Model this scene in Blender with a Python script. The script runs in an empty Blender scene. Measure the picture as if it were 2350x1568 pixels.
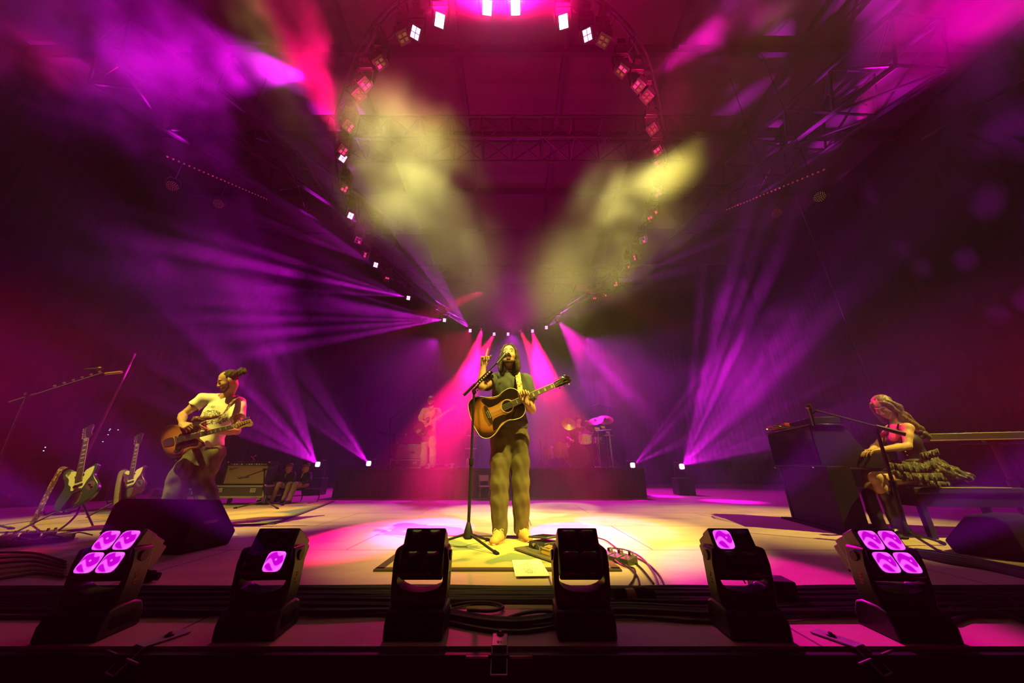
import bpy, bmesh, math, random
import numpy as np
from mathutils import Vector, Matrix, Quaternion, Euler, noise as mnoise
random.seed(7)
sc = bpy.context.scene
COL = sc.collection
PI = math.pi
V = Vector
def R(d): return math.radians(d)

# ------------------------------------------------------------------ camera
FPX = 780.0
PITCH = R(20.6)
CAMH = 0.6
cam = bpy.data.cameras.new('camera')
cam_o = bpy.data.objects.new('camera', cam)
COL.objects.link(cam_o)
cam.sensor_width = 36
cam.lens = FPX / 2350 * 36
cam.clip_start = 0.02
cam.clip_end = 200
cam_o.location = (0, 0, CAMH)
cam_o.rotation_euler = (PI / 2 + PITCH, 0, 0)
sc.camera = cam_o

def ray(px, py):
    a = (px - 1175) / FPX
    b = (784 - py) / FPX
    return V((a, math.cos(PITCH) - b * math.sin(PITCH), math.sin(PITCH) + b * math.cos(PITCH)))
def at(px, py, y):
    d = ray(px, py)
    return V((0, 0, CAMH)) + d * (y / d.y)
def atz(px, py, z):
    d = ray(px, py)
    return V((0, 0, CAMH)) + d * ((z - CAMH) / d.z)

# ------------------------------------------------------------------ view, world
sc.view_settings.view_transform = 'Standard'
sc.view_settings.look = 'None'
sc.view_settings.exposure = 0.0
sc.view_settings.gamma = 1.0
sc.view_settings.use_curve_mapping = False
sc.cycles.volume_step_rate = 8
sc.cycles.volume_bounces = 0
sc.cycles.max_bounces = 3
sc.cycles.diffuse_bounces = 2
sc.cycles.glossy_bounces = 2
sc.cycles.sample_clamp_indirect = 2
sc.cycles.use_light_tree = True
sc.cycles.use_adaptive_sampling = True
sc.cycles.adaptive_threshold = 0.04
wd = bpy.data.worlds.new('night')
sc.world = wd
wd.use_nodes = True
wd.node_tree.nodes['Background'].inputs[0].default_value = (0.0035, 0.0003, 0.0035, 1)
wd.node_tree.nodes['Background'].inputs[1].default_value = 1.0

# ------------------------------------------------------------------ lights
YEL = (1, .84, .11)
PALE = (1, .96, .34)
PNK = (1, 0.002, .14)
MAG = (1, 0.0, .5)
PUR = (.72, 0.0, 1)
VIO = (.95, .004, .95)
def spot(p, t, col, pw, ang, blend=.2, rad=.05, gobo=None, seed=0.0, name='spot_light', off=.13):
    l = bpy.data.lights.new(name, 'SPOT')
    l.color = col
    l.energy = pw
    l.spot_size = R(ang)
    l.spot_blend = blend
    l.shadow_soft_size = rad
    o = bpy.data.objects.new(name, l)
    COL.objects.link(o)
    o.location = V(p) + (V(t) - V(p)).normalized() * off
    o.rotation_euler = (V(t) - V(p)).to_track_quat('-Z', 'Y').to_euler()
    if gobo:
        # a prism gobo in the lamp: separate pencil beams inside the cone
        l.use_nodes = True
        n = l.node_tree
        em = n.nodes['Emission']
        def N(ty, **k):
            x = n.nodes.new(ty)
            for a, b in k.items():
                setattr(x, a, b)
            return x
        tc = N('ShaderNodeTexCoord')
        sp = N('ShaderNodeSeparateXYZ')
        n.links.new(tc.outputs['Normal'], sp.inputs[0])
        cb = N('ShaderNodeCombineXYZ')
        for ax in 'XY':
            d = N('ShaderNodeMath', operation='DIVIDE')
            n.links.new(sp.outputs[ax], d.inputs[0])
            n.links.new(sp.outputs['Z'], d.inputs[1])
            n.links.new(d.outputs[0], cb.inputs[ax])
        cb.inputs['Z'].default_value = seed
        vo = N('ShaderNodeTexVoronoi', voronoi_dimensions='3D')
        vo.inputs['Scale'].default_value = gobo
        vo.inputs['Randomness'].default_value = .75
        n.links.new(cb.outputs[0], vo.inputs['Vector'])
        mr = N('ShaderNodeMapRange')
        mr.inputs['From Min'].default_value = .38
        mr.inputs['From Max'].default_value = .12
        mr.inputs['To Min'].default_value = .04
        mr.inputs['To Max'].default_value = 3.2
        n.links.new(vo.outputs['Distance'], mr.inputs['Value'])
        n.links.new(mr.outputs[0], em.inputs['Strength'])
    return o

# front of house spots, high over the audience, warm yellow
T1 = V((0.02, 4.6, 1.15)); S1 = T1 + 3.1 * (at(900, 330, 2.1) - T1)
T2 = V((.14, 4.6, 1.0)); S2 = T2 + 3.2 * (at(1440, 385, 2.3) - T2)
spot(S1, T1, PALE, 15000, 7.6, .5, .04)
spot(S2, T2, PALE, 11000, 7.8, .5, .04)
spot((-3.2, -1.6, 9.2), (.1, 3.75, 0), YEL, 8000, 19, .8, .04)
spot((4.9, -.9, 8.9), (.3, 4.2, 0), YEL, 17000, 20, .8, .04)
# washes for the side players
spot((-6.2, -1.6, 9.6), (-3.35, 4.5, .9), YEL, 10000, 15, .9, .05)
spot((7.6, .2, 8.6), (3.6, 4.5, .2), YEL, 7500, 24, .9, .05)
spot((-4.6, -1.9, 9.9), at(985, 985, 8.9), YEL, 3600, 7, .7, .05)
spot((4.8, -1.9, 9.6), at(1340, 990, 9.5), YEL, 2400, 7, .7, .05)
spot((5.4, 2.2, 9.8), at(1500, 1135, 0.2), YEL, 700, 16, .9, .05)

spot((-8.0, -1.0, 9.2), (-5.1, 4.5, .8), YEL, 5500, 19, .9, .05)
spot((2.6, -2.6, 7.4), at(2045, 985, 3.7), YEL, 1500, 9, .8, .04)
# pink light from behind on the side players
spot((1.2, 8.2, 5.6), at(2030, 940, 3.72), PNK, 5200, 6, .7, .05)
spot((-.6, 8.8, 5.6), at(515, 930, 4.05), PNK, 4200, 9, .7, .05)

# rear truss beams, pink, coming down toward the stage front
spot(atz(1106, 757, 6.1), atz(975, 1213, 0), PNK, 115000, 5.6, .3, .06)
spot(atz(1134, 767, 6.1), atz(870, 1225, 0), PNK, 75000, 6.0, .35, .06)
spot(atz(1222, 760, 6.1), atz(1335, 1232, 0), PNK, 110000, 5.6, .3, .06)
spot(atz(1194, 759, 6.1), atz(1420, 1205, 0), PNK, 60000, 5.6, .35, .06)
spot(atz(1166, 767, 6.1), atz(1130, 1175, 0), PNK, 6000, 6.5, .6, .06)
spot(atz(1281, 736, 6.1), atz(1790, 1350, 0), MAG, 15000, 6.5, .5, .06)
spot(atz(1079, 759, 6.1), atz(600, 1420, 0), PNK, 1800, 13, .7, .06)
# lamps of the near truss facing the audience
for px, py, c, pw in ((1118, 18, PNK, 15000), (1183, 18, PNK, 15000), (1009, 47, PNK, 900), (1293, 50, PNK, 900)):
    p = atz(px, py, 6.1)
    spot(p, p + V((0, -1, -.5)), c, pw * .8, 102, .3, .07)
# wide fill spots added without fixtures, to tint the roof and the air
spot((0, 12.6, 5.6), (0, 5, 9.5), MAG, 1000, 110, .9, .1)
spot((-3.2, 6.5, 5.9), (-9, 9, 7.2), MAG, 200, 130, .9, .1)
spot((3.2, 6.5, 5.9), (8, 10, 6.4), VIO, 260, 120, .9, .1)
spot((0, 9, 6.6), (0, 15, 3.0), VIO, 500, 100, .9, .1)
for q in (-1, 1):
    spot((q * 2.4, 3.0, 5.2), (q * .3, 9, 9.3), PNK, 1000, 115, .9, .1)
    spot((q * 3.0, 12.8, 5.6), (q * 4.2, 9.6, 1.2), VIO, 1500, 80, .95, .1)
spot((0, 13.2, 6.0), (0, 10.6, .0), VIO, 2600, 84, .95, .1)
# fans from the sides of the truss
def fan(px, py, z, tx, ty, tyd, pw, ang, gobo, seed, col=VIO):
    p = atz(px, py, z) if z > 1 else at(px, py, 9.2)
    t = at(tx, ty, tyd)
    return spot(p, t, col, pw, ang, .35, .02, gobo, seed, off=.14 if z > 1 else .05)
fan(862, 608, 6.1, 560, 440, 6.5, 9000, 26, 9, 1.3)
fan(937, 684, 6.1, 600, 590, 8, 20000, 32, 9, 2.1)
fan(1020, 735, 6.1, 720, 725, 9, 22000, 28, 9, 3.7)
fan(1079, 757, 6.1, 900, 560, 10, 14000, 40, 8, 4.2)
fan(1254, 752, 6.1, 1480, 600, 10, 6000, 40, 7, 5.5)
fan(1281, 736, 6.1, 1440, 980, 9.5, 6500, 22, 5, 6.5, VIO)
fan(805, 497, 6.1, 640, 300, 5.5, 1200, 20, 8, 7.5)
fan(1413, 652, 6.1, 1640, 560, 8, 4500, 40, 6, 8.5)
# fans from lamps on the stage floor at the back
fan(729, 1066, .6, 600, 930, 7.5, 9000, 44, 7, 1.9)
fan(846, 1064, .6, 730, 930, 8, 6000, 32, 7, 2.9)
fan(1452, 1068, .6, 1560, 985, 8.6, 6500, 34, 8, 3.9)
fan(1565, 1071, .6, 1665, 975, 8.4, 9500, 74, 8, 4.9)
# clouds under the roof
spot(atz(838, 193, 6.1), at(380, 130, 3.2), VIO, 2600, 50, .8, .05, off=.9)
spot(atz(787, 345, 6.1), at(690, 90, 2.8), PNK, 1900, 30, .8, .05)
spot(atz(1465, 197, 6.1), at(1660, 60, 2.8), MAG, 2200, 30, .8, .05)
spot((8.5, 6, 8.6), at(2200, -20, 3.0), MAG, 9000, 44, .9, .05)
spot((-8.0, 5, 8.6), at(60, 60, 3.2), PNK, 900, 50, .9, .05)

# ------------------------------------------------------------------ haze and smoke
def make_haze():
    vm = bpy.data.materials.new('stage_haze'); vm.use_nodes = True
    nt = vm.node_tree; nt.nodes.clear()
    o = nt.nodes.new('ShaderNodeOutputMaterial'); vs = nt.nodes.new('ShaderNodeVolumeScatter')
    a = nt.nodes.new('ShaderNodeAttribute'); a.attribute_name = 'density'
    vs.inputs['Anisotropy'].default_value = .3
    nt.links.new(a.outputs['Fac'], vs.inputs['Density']); nt.links.new(vs.outputs[0], o.inputs['Volume'])
    g = bpy.data.node_groups.new('haze_density', 'GeometryNodeTree')
    g.interface.new_socket('Geometry', in_out='INPUT', socket_type='NodeSocketGeometry')
    g.interface.new_socket('Geometry', in_out='OUTPUT', socket_type='NodeSocketGeometry')
    L = g.links.new
    go = g.nodes.new('NodeGroupOutput'); vc = g.nodes.new('GeometryNodeVolumeCube'); sm = g.nodes.new('GeometryNodeSetMaterial')
    sm.inputs['Material'].default_value = vm
    pos = g.nodes.new('GeometryNodeInputPosition').outputs[0]
    def math_(op, a, b=None, c=None):
        m = g.nodes.new('ShaderNodeMath'); m.operation = op
        for i, x in enumerate((a, b, c)):
            if x is None: continue
            if isinstance(x, (int, float)): m.inputs[i].default_value = x
            else: L(x, m.inputs[i])
        return m.outputs[0]
    def vm_(op, a, b):
        m = g.nodes.new('ShaderNodeVectorMath'); m.operation = op
        for i, x in enumerate((a, b)):
            if isinstance(x, (tuple, Vector)): m.inputs[i].default_value = x
            else: L(x, m.inputs[i])
        return m
    def noise(scale, det, dist, lo, hi, stretch=(1, 1, 1)):
        n = g.nodes.new('ShaderNodeTexNoise'); n.inputs['Scale'].default_value = scale
        n.inputs['Detail'].default_value = det; n.inputs['Distortion'].default_value = dist; n.inputs['Roughness'].default_value = .55
        L(vm_('MULTIPLY', pos, stretch).outputs[0], n.inputs['Vector'])
        m = g.nodes.new('ShaderNodeMapRange'); m.interpolation_type = 'SMOOTHSTEP'
        m.inputs['From Min'].default_value = lo; m.inputs['From Max'].default_value = hi
        L(n.outputs['Fac'], m.inputs['Value'])
        return m.outputs[0]
    fine = noise(1.7, 6, .9, .44, .63)
    broad = noise(.42, 3, .7, .38, .68)
    sy = g.nodes.new('ShaderNodeSeparateXYZ'); L(pos, sy.inputs[0])
    ry = g.nodes.new('ShaderNodeMapRange'); ry.interpolation_type = 'SMOOTHSTEP'; ry.inputs['From Min'].default_value = 2.2; ry.inputs['From Max'].default_value = 6.0
    ry.inputs['To Min'].default_value = .12; L(sy.outputs['Y'], ry.inputs['Value'])
    rx = g.nodes.new('ShaderNodeMapRange'); rx.interpolation_type = 'SMOOTHSTEP'; rx.inputs['From Min'].default_value = 3.6; rx.inputs['From Max'].default_value = 9.0
    rx.inputs['To Min'].default_value = 1.0; rx.inputs['To Max'].default_value = .1; L(math_('ABSOLUTE', sy.outputs['X']), rx.inputs['Value'])
    tot = math_('MULTIPLY', math_('MULTIPLY', math_('MULTIPLY_ADD', broad, .014, .009), ry.outputs[0]), rx.outputs[0])
    for c, s, amp, kind in BLOBS:
        d = vm_('DIVIDE', vm_('SUBTRACT', pos, tuple(c)).outputs[0], tuple(s))
        ln = g.nodes.new('ShaderNodeVectorMath'); ln.operation = 'LENGTH'; L(d.outputs[0], ln.inputs[0])
        m = g.nodes.new('ShaderNodeMapRange'); m.interpolation_type = 'SMOOTHSTEP'
        m.inputs['From Min'].default_value = 1.0; m.inputs['From Max'].default_value = 0.15; m.inputs['To Max'].default_value = amp
        L(ln.outputs['Value'], m.inputs['Value'])
        tot = math_('MULTIPLY_ADD', m.outputs[0], fine if kind == 'f' else broad if kind == 'b' else 1.0, tot)
    L(tot, vc.inputs['Density'])
    vc.inputs['Min'].default_value = (-11.2, .12, 0.02); vc.inputs['Max'].default_value = (11.2, 15.6, 9.6)
    vc.inputs['Resolution X'].default_value = 230; vc.inputs['Resolution Y'].default_value = 160; vc.inputs['Resolution Z'].default_value = 100
    L(vc.outputs[0], sm.inputs[0]); L(sm.outputs[0], go.inputs[0])
    vol = bpy.data.volumes.new('haze'); ho = bpy.data.objects.new('haze', vol); COL.objects.link(ho)
    vol.materials.append(vm)
    md = ho.modifiers.new('haze', 'NODES'); md.node_group = g
    ho['label'] = 'drifting haze and smoke hanging in the coloured beams over the stage'
    ho['category'] = 'haze'; ho['kind'] = 'stuff'
BLOBS = [
    (at(925, 350, 2.15), (.62, .6, .46), 3.4, 'f'),
    (at(800, 270, 2.3), (.16, .3, .35), .8, 'f'),
    (at(900, 450, 2.3), (.5, .55, .5), 1.3, 'f'),
    (at(1000, 470, 2.6), (.65, .7, .9), .7, 'f'),
    (at(1070, 610, 3.0), (.6, .65, .8), .5, 'b'),
    (at(1530, 385, 2.2), (.30, .4, .34), 4.0, 'f'),
    (at(1420, 460, 2.35), (.5, .5, .4), 2.0, 'f'),
    (at(1400, 560, 2.7), (.8, .9, .6), .6, 'f'),
    (at(1280, 640, 3.0), (.55, .65, .7), .45, 'b'),
    (at(700, 300, 4.0), (1.0, 1.2, 1.8), .10, 'f'),
    (at(380, 150, 3.4), (3.2, 1.9, 1.5), .5, 'f'),
    (at(700, 90, 3.0), (1.1, 1.2, .9), 1.1, 'f'),
    (at(1660, 60, 3.0), (1.0, 1.1, .8), 1.0, 'f'),
    (at(2200, 30, 3.0), (2.6, 1.6, 1.2), .3, 'b'),
    (at(1150, 15, 2.5), (1.0, .8, .8), .4, 'n'),
    (V((0, 8.0, 2.4)), (3.0, 5.6, 4.2), .24, 'b'),
    (V((-2.1, 1.2, .7)), (1.6, 1.1, .6), .2, 'n'),
    (V((2.2, 1.2, .7)), (1.7, 1.1, .6), .2, 'n'),
    (at(1150, 60, 3.2), (2.6, 1.7, 1.4), .05, 'n'),
    (at(600, 640, 7.5), (4, 3.5, 2.5), .06, 'b'),
    (at(1600, 800, 8.5), (3, 3.5, 2.2), .09, 'b'),
    (at(1330, 850, 10), (2.2, 2.0, 1.8), .2, 'f'),
]
make_haze()

# ------------------------------------------------------------------ materials
MATS = {}
def mat(name, col, rough=.6, metal=0.0, emis=None, es=0.0, noise=None, coat=0.0, spec=.5, build=None):
    if name in MATS: return MATS[name]
    m = bpy.data.materials.new(name); m.use_nodes = True
    nt = m.node_tree; b = nt.nodes['Principled BSDF']
    b.inputs['Base Color'].default_value = (*col, 1)
    b.inputs['Roughness'].default_value = rough
    b.inputs['Metallic'].default_value = metal
    b.inputs['Coat Weight'].default_value = coat
    b.inputs['Specular IOR Level'].default_value = spec
    if emis:
        b.inputs['Emission Color'].default_value = (*emis, 1); b.inputs['Emission Strength'].default_value = es
    if noise:   # (scale, second colour, low, high, stretch)
        s, c2, lo, hi, st = noise
        tc = nt.nodes.new('ShaderNodeTexCoord'); mp = nt.nodes.new('ShaderNodeMapping'); mp.inputs['Scale'].default_value = st
        n = nt.nodes.new('ShaderNodeTexNoise'); n.inputs['Scale'].default_value = s; n.inputs['Detail'].default_value = 5
        r = nt.nodes.new('ShaderNodeMapRange'); r.inputs['From Min'].default_value = lo; r.inputs['From Max'].default_value = hi
        mx = nt.nodes.new('ShaderNodeMix'); mx.data_type = 'RGBA'
        mx.inputs[6].default_value = (*col, 1); mx.inputs[7].default_value = (*c2, 1)
        nt.links.new(tc.outputs['Object'], mp.inputs[0]); nt.links.new(mp.outputs[0], n.inputs['Vector'])
        nt.links.new(n.outputs['Fac'], r.inputs['Value']); nt.links.new(r.outputs[0], mx.inputs[0]); nt.links.new(mx.outputs[2], b.inputs['Base Color'])
    if build: build(m, nt, b)
    MATS[name] = m
    return m

# ------------------------------------------------------------------ mesh helpers
class MB:
    def __init__(s): s.v = []; s.f = []
    def add(s, vs, fs, T=None):
        k = len(s.v)
        s.v += [tuple(T @ V(v)) if T is not None else tuple(v) for v in vs]
        s.f += [tuple(i + k for i in f) for f in fs]
        return s
    def box(s, c, d, rot=None, T=None, taper=1.0):
        x, y, z = (q / 2 for q in d)
        t = taper
        vs = [V(p) for p in ((-x, -y, -z), (x, -y, -z), (x, y, -z), (-x, y, -z), (-x*t, -y*t, z), (x*t, -y*t, z), (x*t, y*t, z), (-x*t, y*t, z))]
        M_ = Matrix.Translation(V(c))
        if rot is not None: M_ = M_ @ (rot.to_4x4() if not isinstance(rot, tuple) else Euler(rot).to_matrix().to_4x4())
        if T is not None: M_ = T @ M_
        return s.add(vs, [(0, 3, 2, 1), (4, 5, 6, 7), (0, 1, 5, 4), (1, 2, 6, 5), (2, 3, 7, 6), (3, 0, 4, 7)], M_)
    def prism(s, pts, z0, z1, T=None, inset=0.0):
        n = len(pts)
        vs = [(p[0], p[1], z0) for p in pts] + [(p[0], p[1], z1) for p in pts]
        fs = [tuple(range(n - 1, -1, -1)), tuple(range(n, 2 * n))] + [(i, (i + 1) % n, n + (i + 1) % n, n + i) for i in range(n)]
        return s.add(vs, fs, T)
    def tube(s, pts, r, n=8, T=None, cap=True, closed=False):
        pts = [V(p) for p in pts]
        m = len(pts)
        rs = r if isinstance(r, (list, tuple)) else [r] * m
        vs = []; up = None
        for i, p in enumerate(pts):
            a = pts[i - 1] if (i > 0 or closed) else p
            b = pts[(i + 1) % m] if (i < m - 1 or closed) else p
            t = (b - a)
            if t.length < 1e-9: t = V((0, 0, 1))
            t.normalize()
            if up is None: up = V((0, 0, 1)) if abs(t.z) < .9 else V((1, 0, 0))
            x = up - t * up.dot(t)
            if x.length < 1e-6: x = t.orthogonal()
            x.normalize(); up = x; y = t.cross(x)
            vs += [p + (x * math.cos(2 * PI * k / n) + y * math.sin(2 * PI * k / n)) * rs[i] for k in range(n)]
        fs = []
        for i in range(m if closed else m - 1):
            j = (i + 1) % m
            fs += [(i * n + k, i * n + (k + 1) % n, j * n + (k + 1) % n, j * n + k) for k in range(n)]
        if cap and not closed:
            fs += [tuple(range(n - 1, -1, -1)), tuple(range((m - 1) * n, m * n))]
        return s.add(vs, fs, T)
    def cyl(s, a, b, r, n=12, r2=None, T=None): return s.tube([a, b], [r, r if r2 is None else r2], n, T)
    def lathe(s, prof, n=20, T=None):
        vs = [(r * math.cos(2 * PI * k / n), r * math.sin(2 * PI * k / n), z) for r, z in prof for k in range(n)]
        m = len(prof)
        fs = [(i * n + k, i * n + (k + 1) % n, (i + 1) * n + (k + 1) % n, (i + 1) * n + k) for i in range(m - 1) for k in range(n)]
        fs += [tuple(range(n - 1, -1, -1)), tuple(range((m - 1) * n, m * n))]
        return s.add(vs, fs, T)
    def ball(s, c, r, n=12, T=None):
        r = r if isinstance(r, (tuple, list)) else (r, r, r)
        prof = [(max(1e-4, math.sin(PI * i / (n // 2 + 2))), -math.cos(PI * i / (n // 2 + 2))) for i in range(n // 2 + 3)]
        M_ = Matrix.Translation(V(c)) @ Matrix.Diagonal((*r, 1))
        return s.lathe(prof, n, (T @ M_) if T is not None else M_)
    def build(s, name, m=None, parent=None, smooth=False, bevel=0.0, seg=2, autos=True):
        me = bpy.data.meshes.new(name)
        me.from_pydata(s.v, [], s.f)
        me.update()
        if m: me.materials.append(m)
        o = bpy.data.objects.new(name, me)
        COL.objects.link(o)
        if parent: o.parent = parent
        if bevel:
            b = o.modifiers.new('bevel', 'BEVEL'); b.width = bevel; b.segments = seg; b.limit_method = 'ANGLE'; b.angle_limit = R(35)
        if smooth or bevel:
            me.polygons.foreach_set('use_smooth', [True] * len(me.polygons))
            me.set_sharp_from_angle(angle=R(40))
        return o
def smooth_pts(pts, k=6):
    pts = [V(p) for p in pts]; out = []
    for i in range(len(pts) - 1):
        p0 = pts[max(i - 1, 0)]; p1 = pts[i]; p2 = pts[i + 1]; p3 = pts[min(i + 2, len(pts) - 1)]
        for j in range(k):
            t = j / k
            out.append(.5 * ((2 * p1) + (p2 - p0) * t + (2 * p0 - 5 * p1 + 4 * p2 - p3) * t * t + (3 * p1 - p0 - 3 * p2 + p3) * t ** 3))
    out.append(pts[-1])
    return out
def tag(o, label, cat=None, group=None, kind=None):
    o['label'] = label
    if cat: o['category'] = cat
    if group: o['group'] = group
    if kind: o['kind'] = kind
    return o
def thing(name, label, cat, loc=(0, 0, 0), rz=0.0, group=None, T=None):
    o = bpy.data.objects.new(name, None); COL.objects.link(o)
    o.empty_display_size = .1
    if T is not None: o.matrix_world = T
    else:
        o.location = loc; o.rotation_euler = (0, 0, rz)
    return tag(o, label, cat, group)
def struct(name, mb, m, **k):
    o = mb.build(name, m, **k); o['kind'] = 'structure'; return o
def dup(root, loc=None, rot=None, label=None, T=None):
    r = root.copy(); COL.objects.link(r)
    if loc is not None: r.location = loc
    if rot is not None: r.rotation_euler = rot
    if T is not None: r.matrix_world = T
    if label: r['label'] = label
    for ch in list(root.children):
        c = ch.copy(); COL.objects.link(c); c.parent = r
        for gch in list(ch.children):
            d = gch.copy(); COL.objects.link(d); d.parent = c
    return r
def frame(o, x, y):
    """matrix with local x along x, local y near y"""
    x = V(x).normalized(); z = x.cross(V(y)).normalized(); y = z.cross(x)
    return Matrix.Translation(V(o)) @ Matrix((x, y, z)).transposed().to_4x4()

# ------------------------------------------------------------------ soft bodies: a distance field polygonised by surface nets
class SDF:
    """smooth union of capsules and ellipsoids, turned into one continuous mesh"""
    def __init__(s, vox=.006, k=.02): s.p = []; s.vox = vox; s.k = k
    def cap(s, a, b, r1, r2=None, k=None, flat=None, sub=False):
        s.p.append(('c', V(a), V(b), r1, r1 if r2 is None else r2, s.k if k is None else k, flat, sub)); return s
    def chain(s, pts, rs, k=None, flat=None):
        for i in range(len(pts) - 1): s.cap(pts[i], pts[i + 1], rs[i], rs[i + 1], k, flat)
        return s
    def ell(s, c, r, rot=None, k=None, sub=False):
        r = r if isinstance(r, (tuple, list)) else (r, r, r)
        s.p.append(('e', V(c), r, rot if rot is not None else Matrix.Identity(3), None, s.k if k is None else k, None, sub)); return s
    def bx(s, c, h, rot=None, rr=.01, k=None, sub=False):
        s.p.append(('b', V(c), h, rot if rot is not None else Matrix.Identity(3), rr, s.k if k is None else k, None, sub)); return s
    def bounds(s, q):
        if q[0] == 'c':
            r = max(q[3], q[4]) * (1.3 if q[6] else 1); lo = np.minimum(np.array(q[1]), np.array(q[2])) - r; hi = np.maximum(np.array(q[1]), np.array(q[2])) + r
        else:
            r = max(q[2]) * 1.75 if q[0] == 'b' else max(q[2]); lo = np.array(q[1]) - r; hi = np.array(q[1]) + r
        e = s.vox * 3 + q[5]
        return lo - e, hi + e
    def mesh(s, post=None):
        los, his = zip(*[s.bounds(q) for q in s.p if not q[7]])
        lo = np.min(los, 0); hi = np.max(his, 0); h = s.vox
        n = np.ceil((hi - lo) / h).astype(int) + 2
        F = np.full(n, .06, np.float32)
        for q in s.p:
            a, b = s.bounds(q)
            i0 = np.clip(np.floor((a - lo) / h).astype(int), 0, n); i1 = np.clip(np.ceil((b - lo) / h).astype(int) + 1, 0, n)
            if (i1 <= i0).any(): continue
            g = [lo[d] + h * np.arange(i0[d], i1[d], dtype=np.float32) for d in range(3)]
            X = g[0][:, None, None]; Y = g[1][None, :, None]; Z = g[2][None, None, :]
            if q[0] == 'c':
                A = np.array(q[1]); B = np.array(q[2]); D = B - A; L2 = max(float(D @ D), 1e-12)
                px = X - A[0]; py = Y - A[1]; pz = Z - A[2]
                t = np.clip((px * D[0] + py * D[1] + pz * D[2]) / L2, 0, 1)
                dx = px - t * D[0]; dy = py - t * D[1]; dz = pz - t * D[2]
                if q[6]:   # flattened along an axis: (axis, factor)
                    ax, fc = q[6]; ax = V(ax).normalized(); w = dx * ax[0] + dy * ax[1] + dz * ax[2]
                    d = np.sqrt(np.maximum(dx * dx + dy * dy + dz * dz - w * w + (w / fc) ** 2, 0)) - (q[3] + (q[4] - q[3]) * t)
                    d = d * min(1, fc)
                else:
                    d = np.sqrt(dx * dx + dy * dy + dz * dz) - (q[3] + (q[4] - q[3]) * t)
            else:
                Rm = np.array(q[3]); C = np.array(q[1])
                px = X - C[0]; py = Y - C[1]; pz = Z - C[2]
                l = [px * Rm[0, d] + py * Rm[1, d] + pz * Rm[2, d] for d in range(3)]
                if q[0] == 'e':
                    r = q[2]
                    k0 = np.sqrt((l[0] / r[0]) ** 2 + (l[1] / r[1]) ** 2 + (l[2] / r[2]) ** 2)
                    k1 = np.sqrt((l[0] / r[0] ** 2) ** 2 + (l[1] / r[1] ** 2) ** 2 + (l[2] / r[2] ** 2) ** 2)
                    d = k0 * (k0 - 1) / np.maximum(k1, 1e-6)
                    d = np.where(k0 < .05, -min(r), d)
                else:
                    rr = q[4]; u = [np.abs(l[d]) - q[2][d] + rr for d in range(3)]
                    d = np.sqrt(sum(np.maximum(w, 0) ** 2 for w in u)) + np.minimum(np.maximum(np.maximum(u[0], u[1]), u[2]), 0) - rr
            d = d.astype(np.float32); k = max(q[5], 1e-4)
            sl = tuple(slice(i0[c], i1[c]) for c in range(3)); f = F[sl]
            if q[7]:
                d = -d; hh = np.maximum(k - np.abs(f - d), 0) / k; F[sl] = np.maximum(f, d) + hh * hh * k * .25
            else:
                hh = np.maximum(k - np.abs(f - d), 0) / k; F[sl] = np.minimum(f, d) - hh * hh * k * .25
        if post is not None: F = post(F, lo, h)
        ins = F < 0
        c = ins[:-1, :-1, :-1].astype(np.int8)
        cnt = sum(ins[i:n[0] - 1 + i, j:n[1] - 1 + j, l:n[2] - 1 + l].astype(np.int8) for i in (0, 1) for j in (0, 1) for l in (0, 1))
        act = (cnt > 0) & (cnt < 8)
        idx = np.full(act.shape, -1, np.int64); cells = np.argwhere(act); idx[act] = np.arange(len(cells))
        acc = np.zeros((len(cells), 3)); w = np.zeros(len(cells))
        corner = [(i, j, l) for i in (0, 1) for j in (0, 1) for l in (0, 1)]
        for a in corner:
            for d in range(3):
                if a[d]: continue
                b = list(a); b[d] = 1
                fa = F[cells[:, 0] + a[0], cells[:, 1] + a[1], cells[:, 2] + a[2]]; fb = F[cells[:, 0] + b[0], cells[:, 1] + b[1], cells[:, 2] + b[2]]
                m = (fa < 0) != (fb < 0)
                t = np.where(m, fa / np.where(m, fa - fb, 1), 0)
                p = np.array(a, float)[None].repeat(len(cells), 0); p[:, d] += t
                acc += p * m[:, None]; w += m
        vv = lo + h * (cells + acc / w[:, None])
        fs = []
        for d in range(3):
            u, v_ = [(1, 2), (2, 0), (0, 1)][d]
            sa = [slice(1, -1)] * 3; sb = [slice(1, -1)] * 3
            sa[d] = slice(0, -1); sb[d] = slice(1, None)
            A = ins[tuple(sa)]; B = ins[tuple(sb)]
            for flip in (False, True):
                e = np.argwhere((A & ~B) if not flip else (~A & B))
                if not len(e): continue
                e = e + 1; e[:, d] -= 1
                q = []
                for du, dv in ((0, 0), (-1, 0), (-1, -1), (0, -1)):
                    w_ = e.copy(); w_[:, u] += du; w_[:, v_] += dv; q.append(idx[w_[:, 0], w_[:, 1], w_[:, 2]])
                q = np.stack(q, 1)
                fs.append(q if not flip else q[:, ::-1])
        fs = np.concatenate(fs)
        fs = fs[(fs >= 0).all(1)]
        return vv, fs
    def build(s, name, m, parent=None, off=None, relax=2, post=None):
        vv, fs = s.mesh(post)
        for _ in range(relax):   # light smoothing
            acc = np.zeros_like(vv); w = np.zeros(len(vv))
            for i in range(4):
                a = fs[:, i]; b = fs[:, (i + 1) % 4]
                np.add.at(acc, a, vv[b]); np.add.at(w, a, 1); np.add.at(acc, b, vv[a]); np.add.at(w, b, 1)
            vv = vv * .5 + .5 * acc / np.maximum(w, 1)[:, None]
        if parent is not None and off is None:
            Mi = np.array(parent.matrix_world.inverted()) if parent.matrix_world != Matrix.Identity(4) else np.eye(4)
            Mi = np.array(parent.matrix_basis.inverted())
            vv = vv @ Mi[:3, :3].T + Mi[:3, 3]
        me = bpy.data.meshes.new(name)
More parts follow.
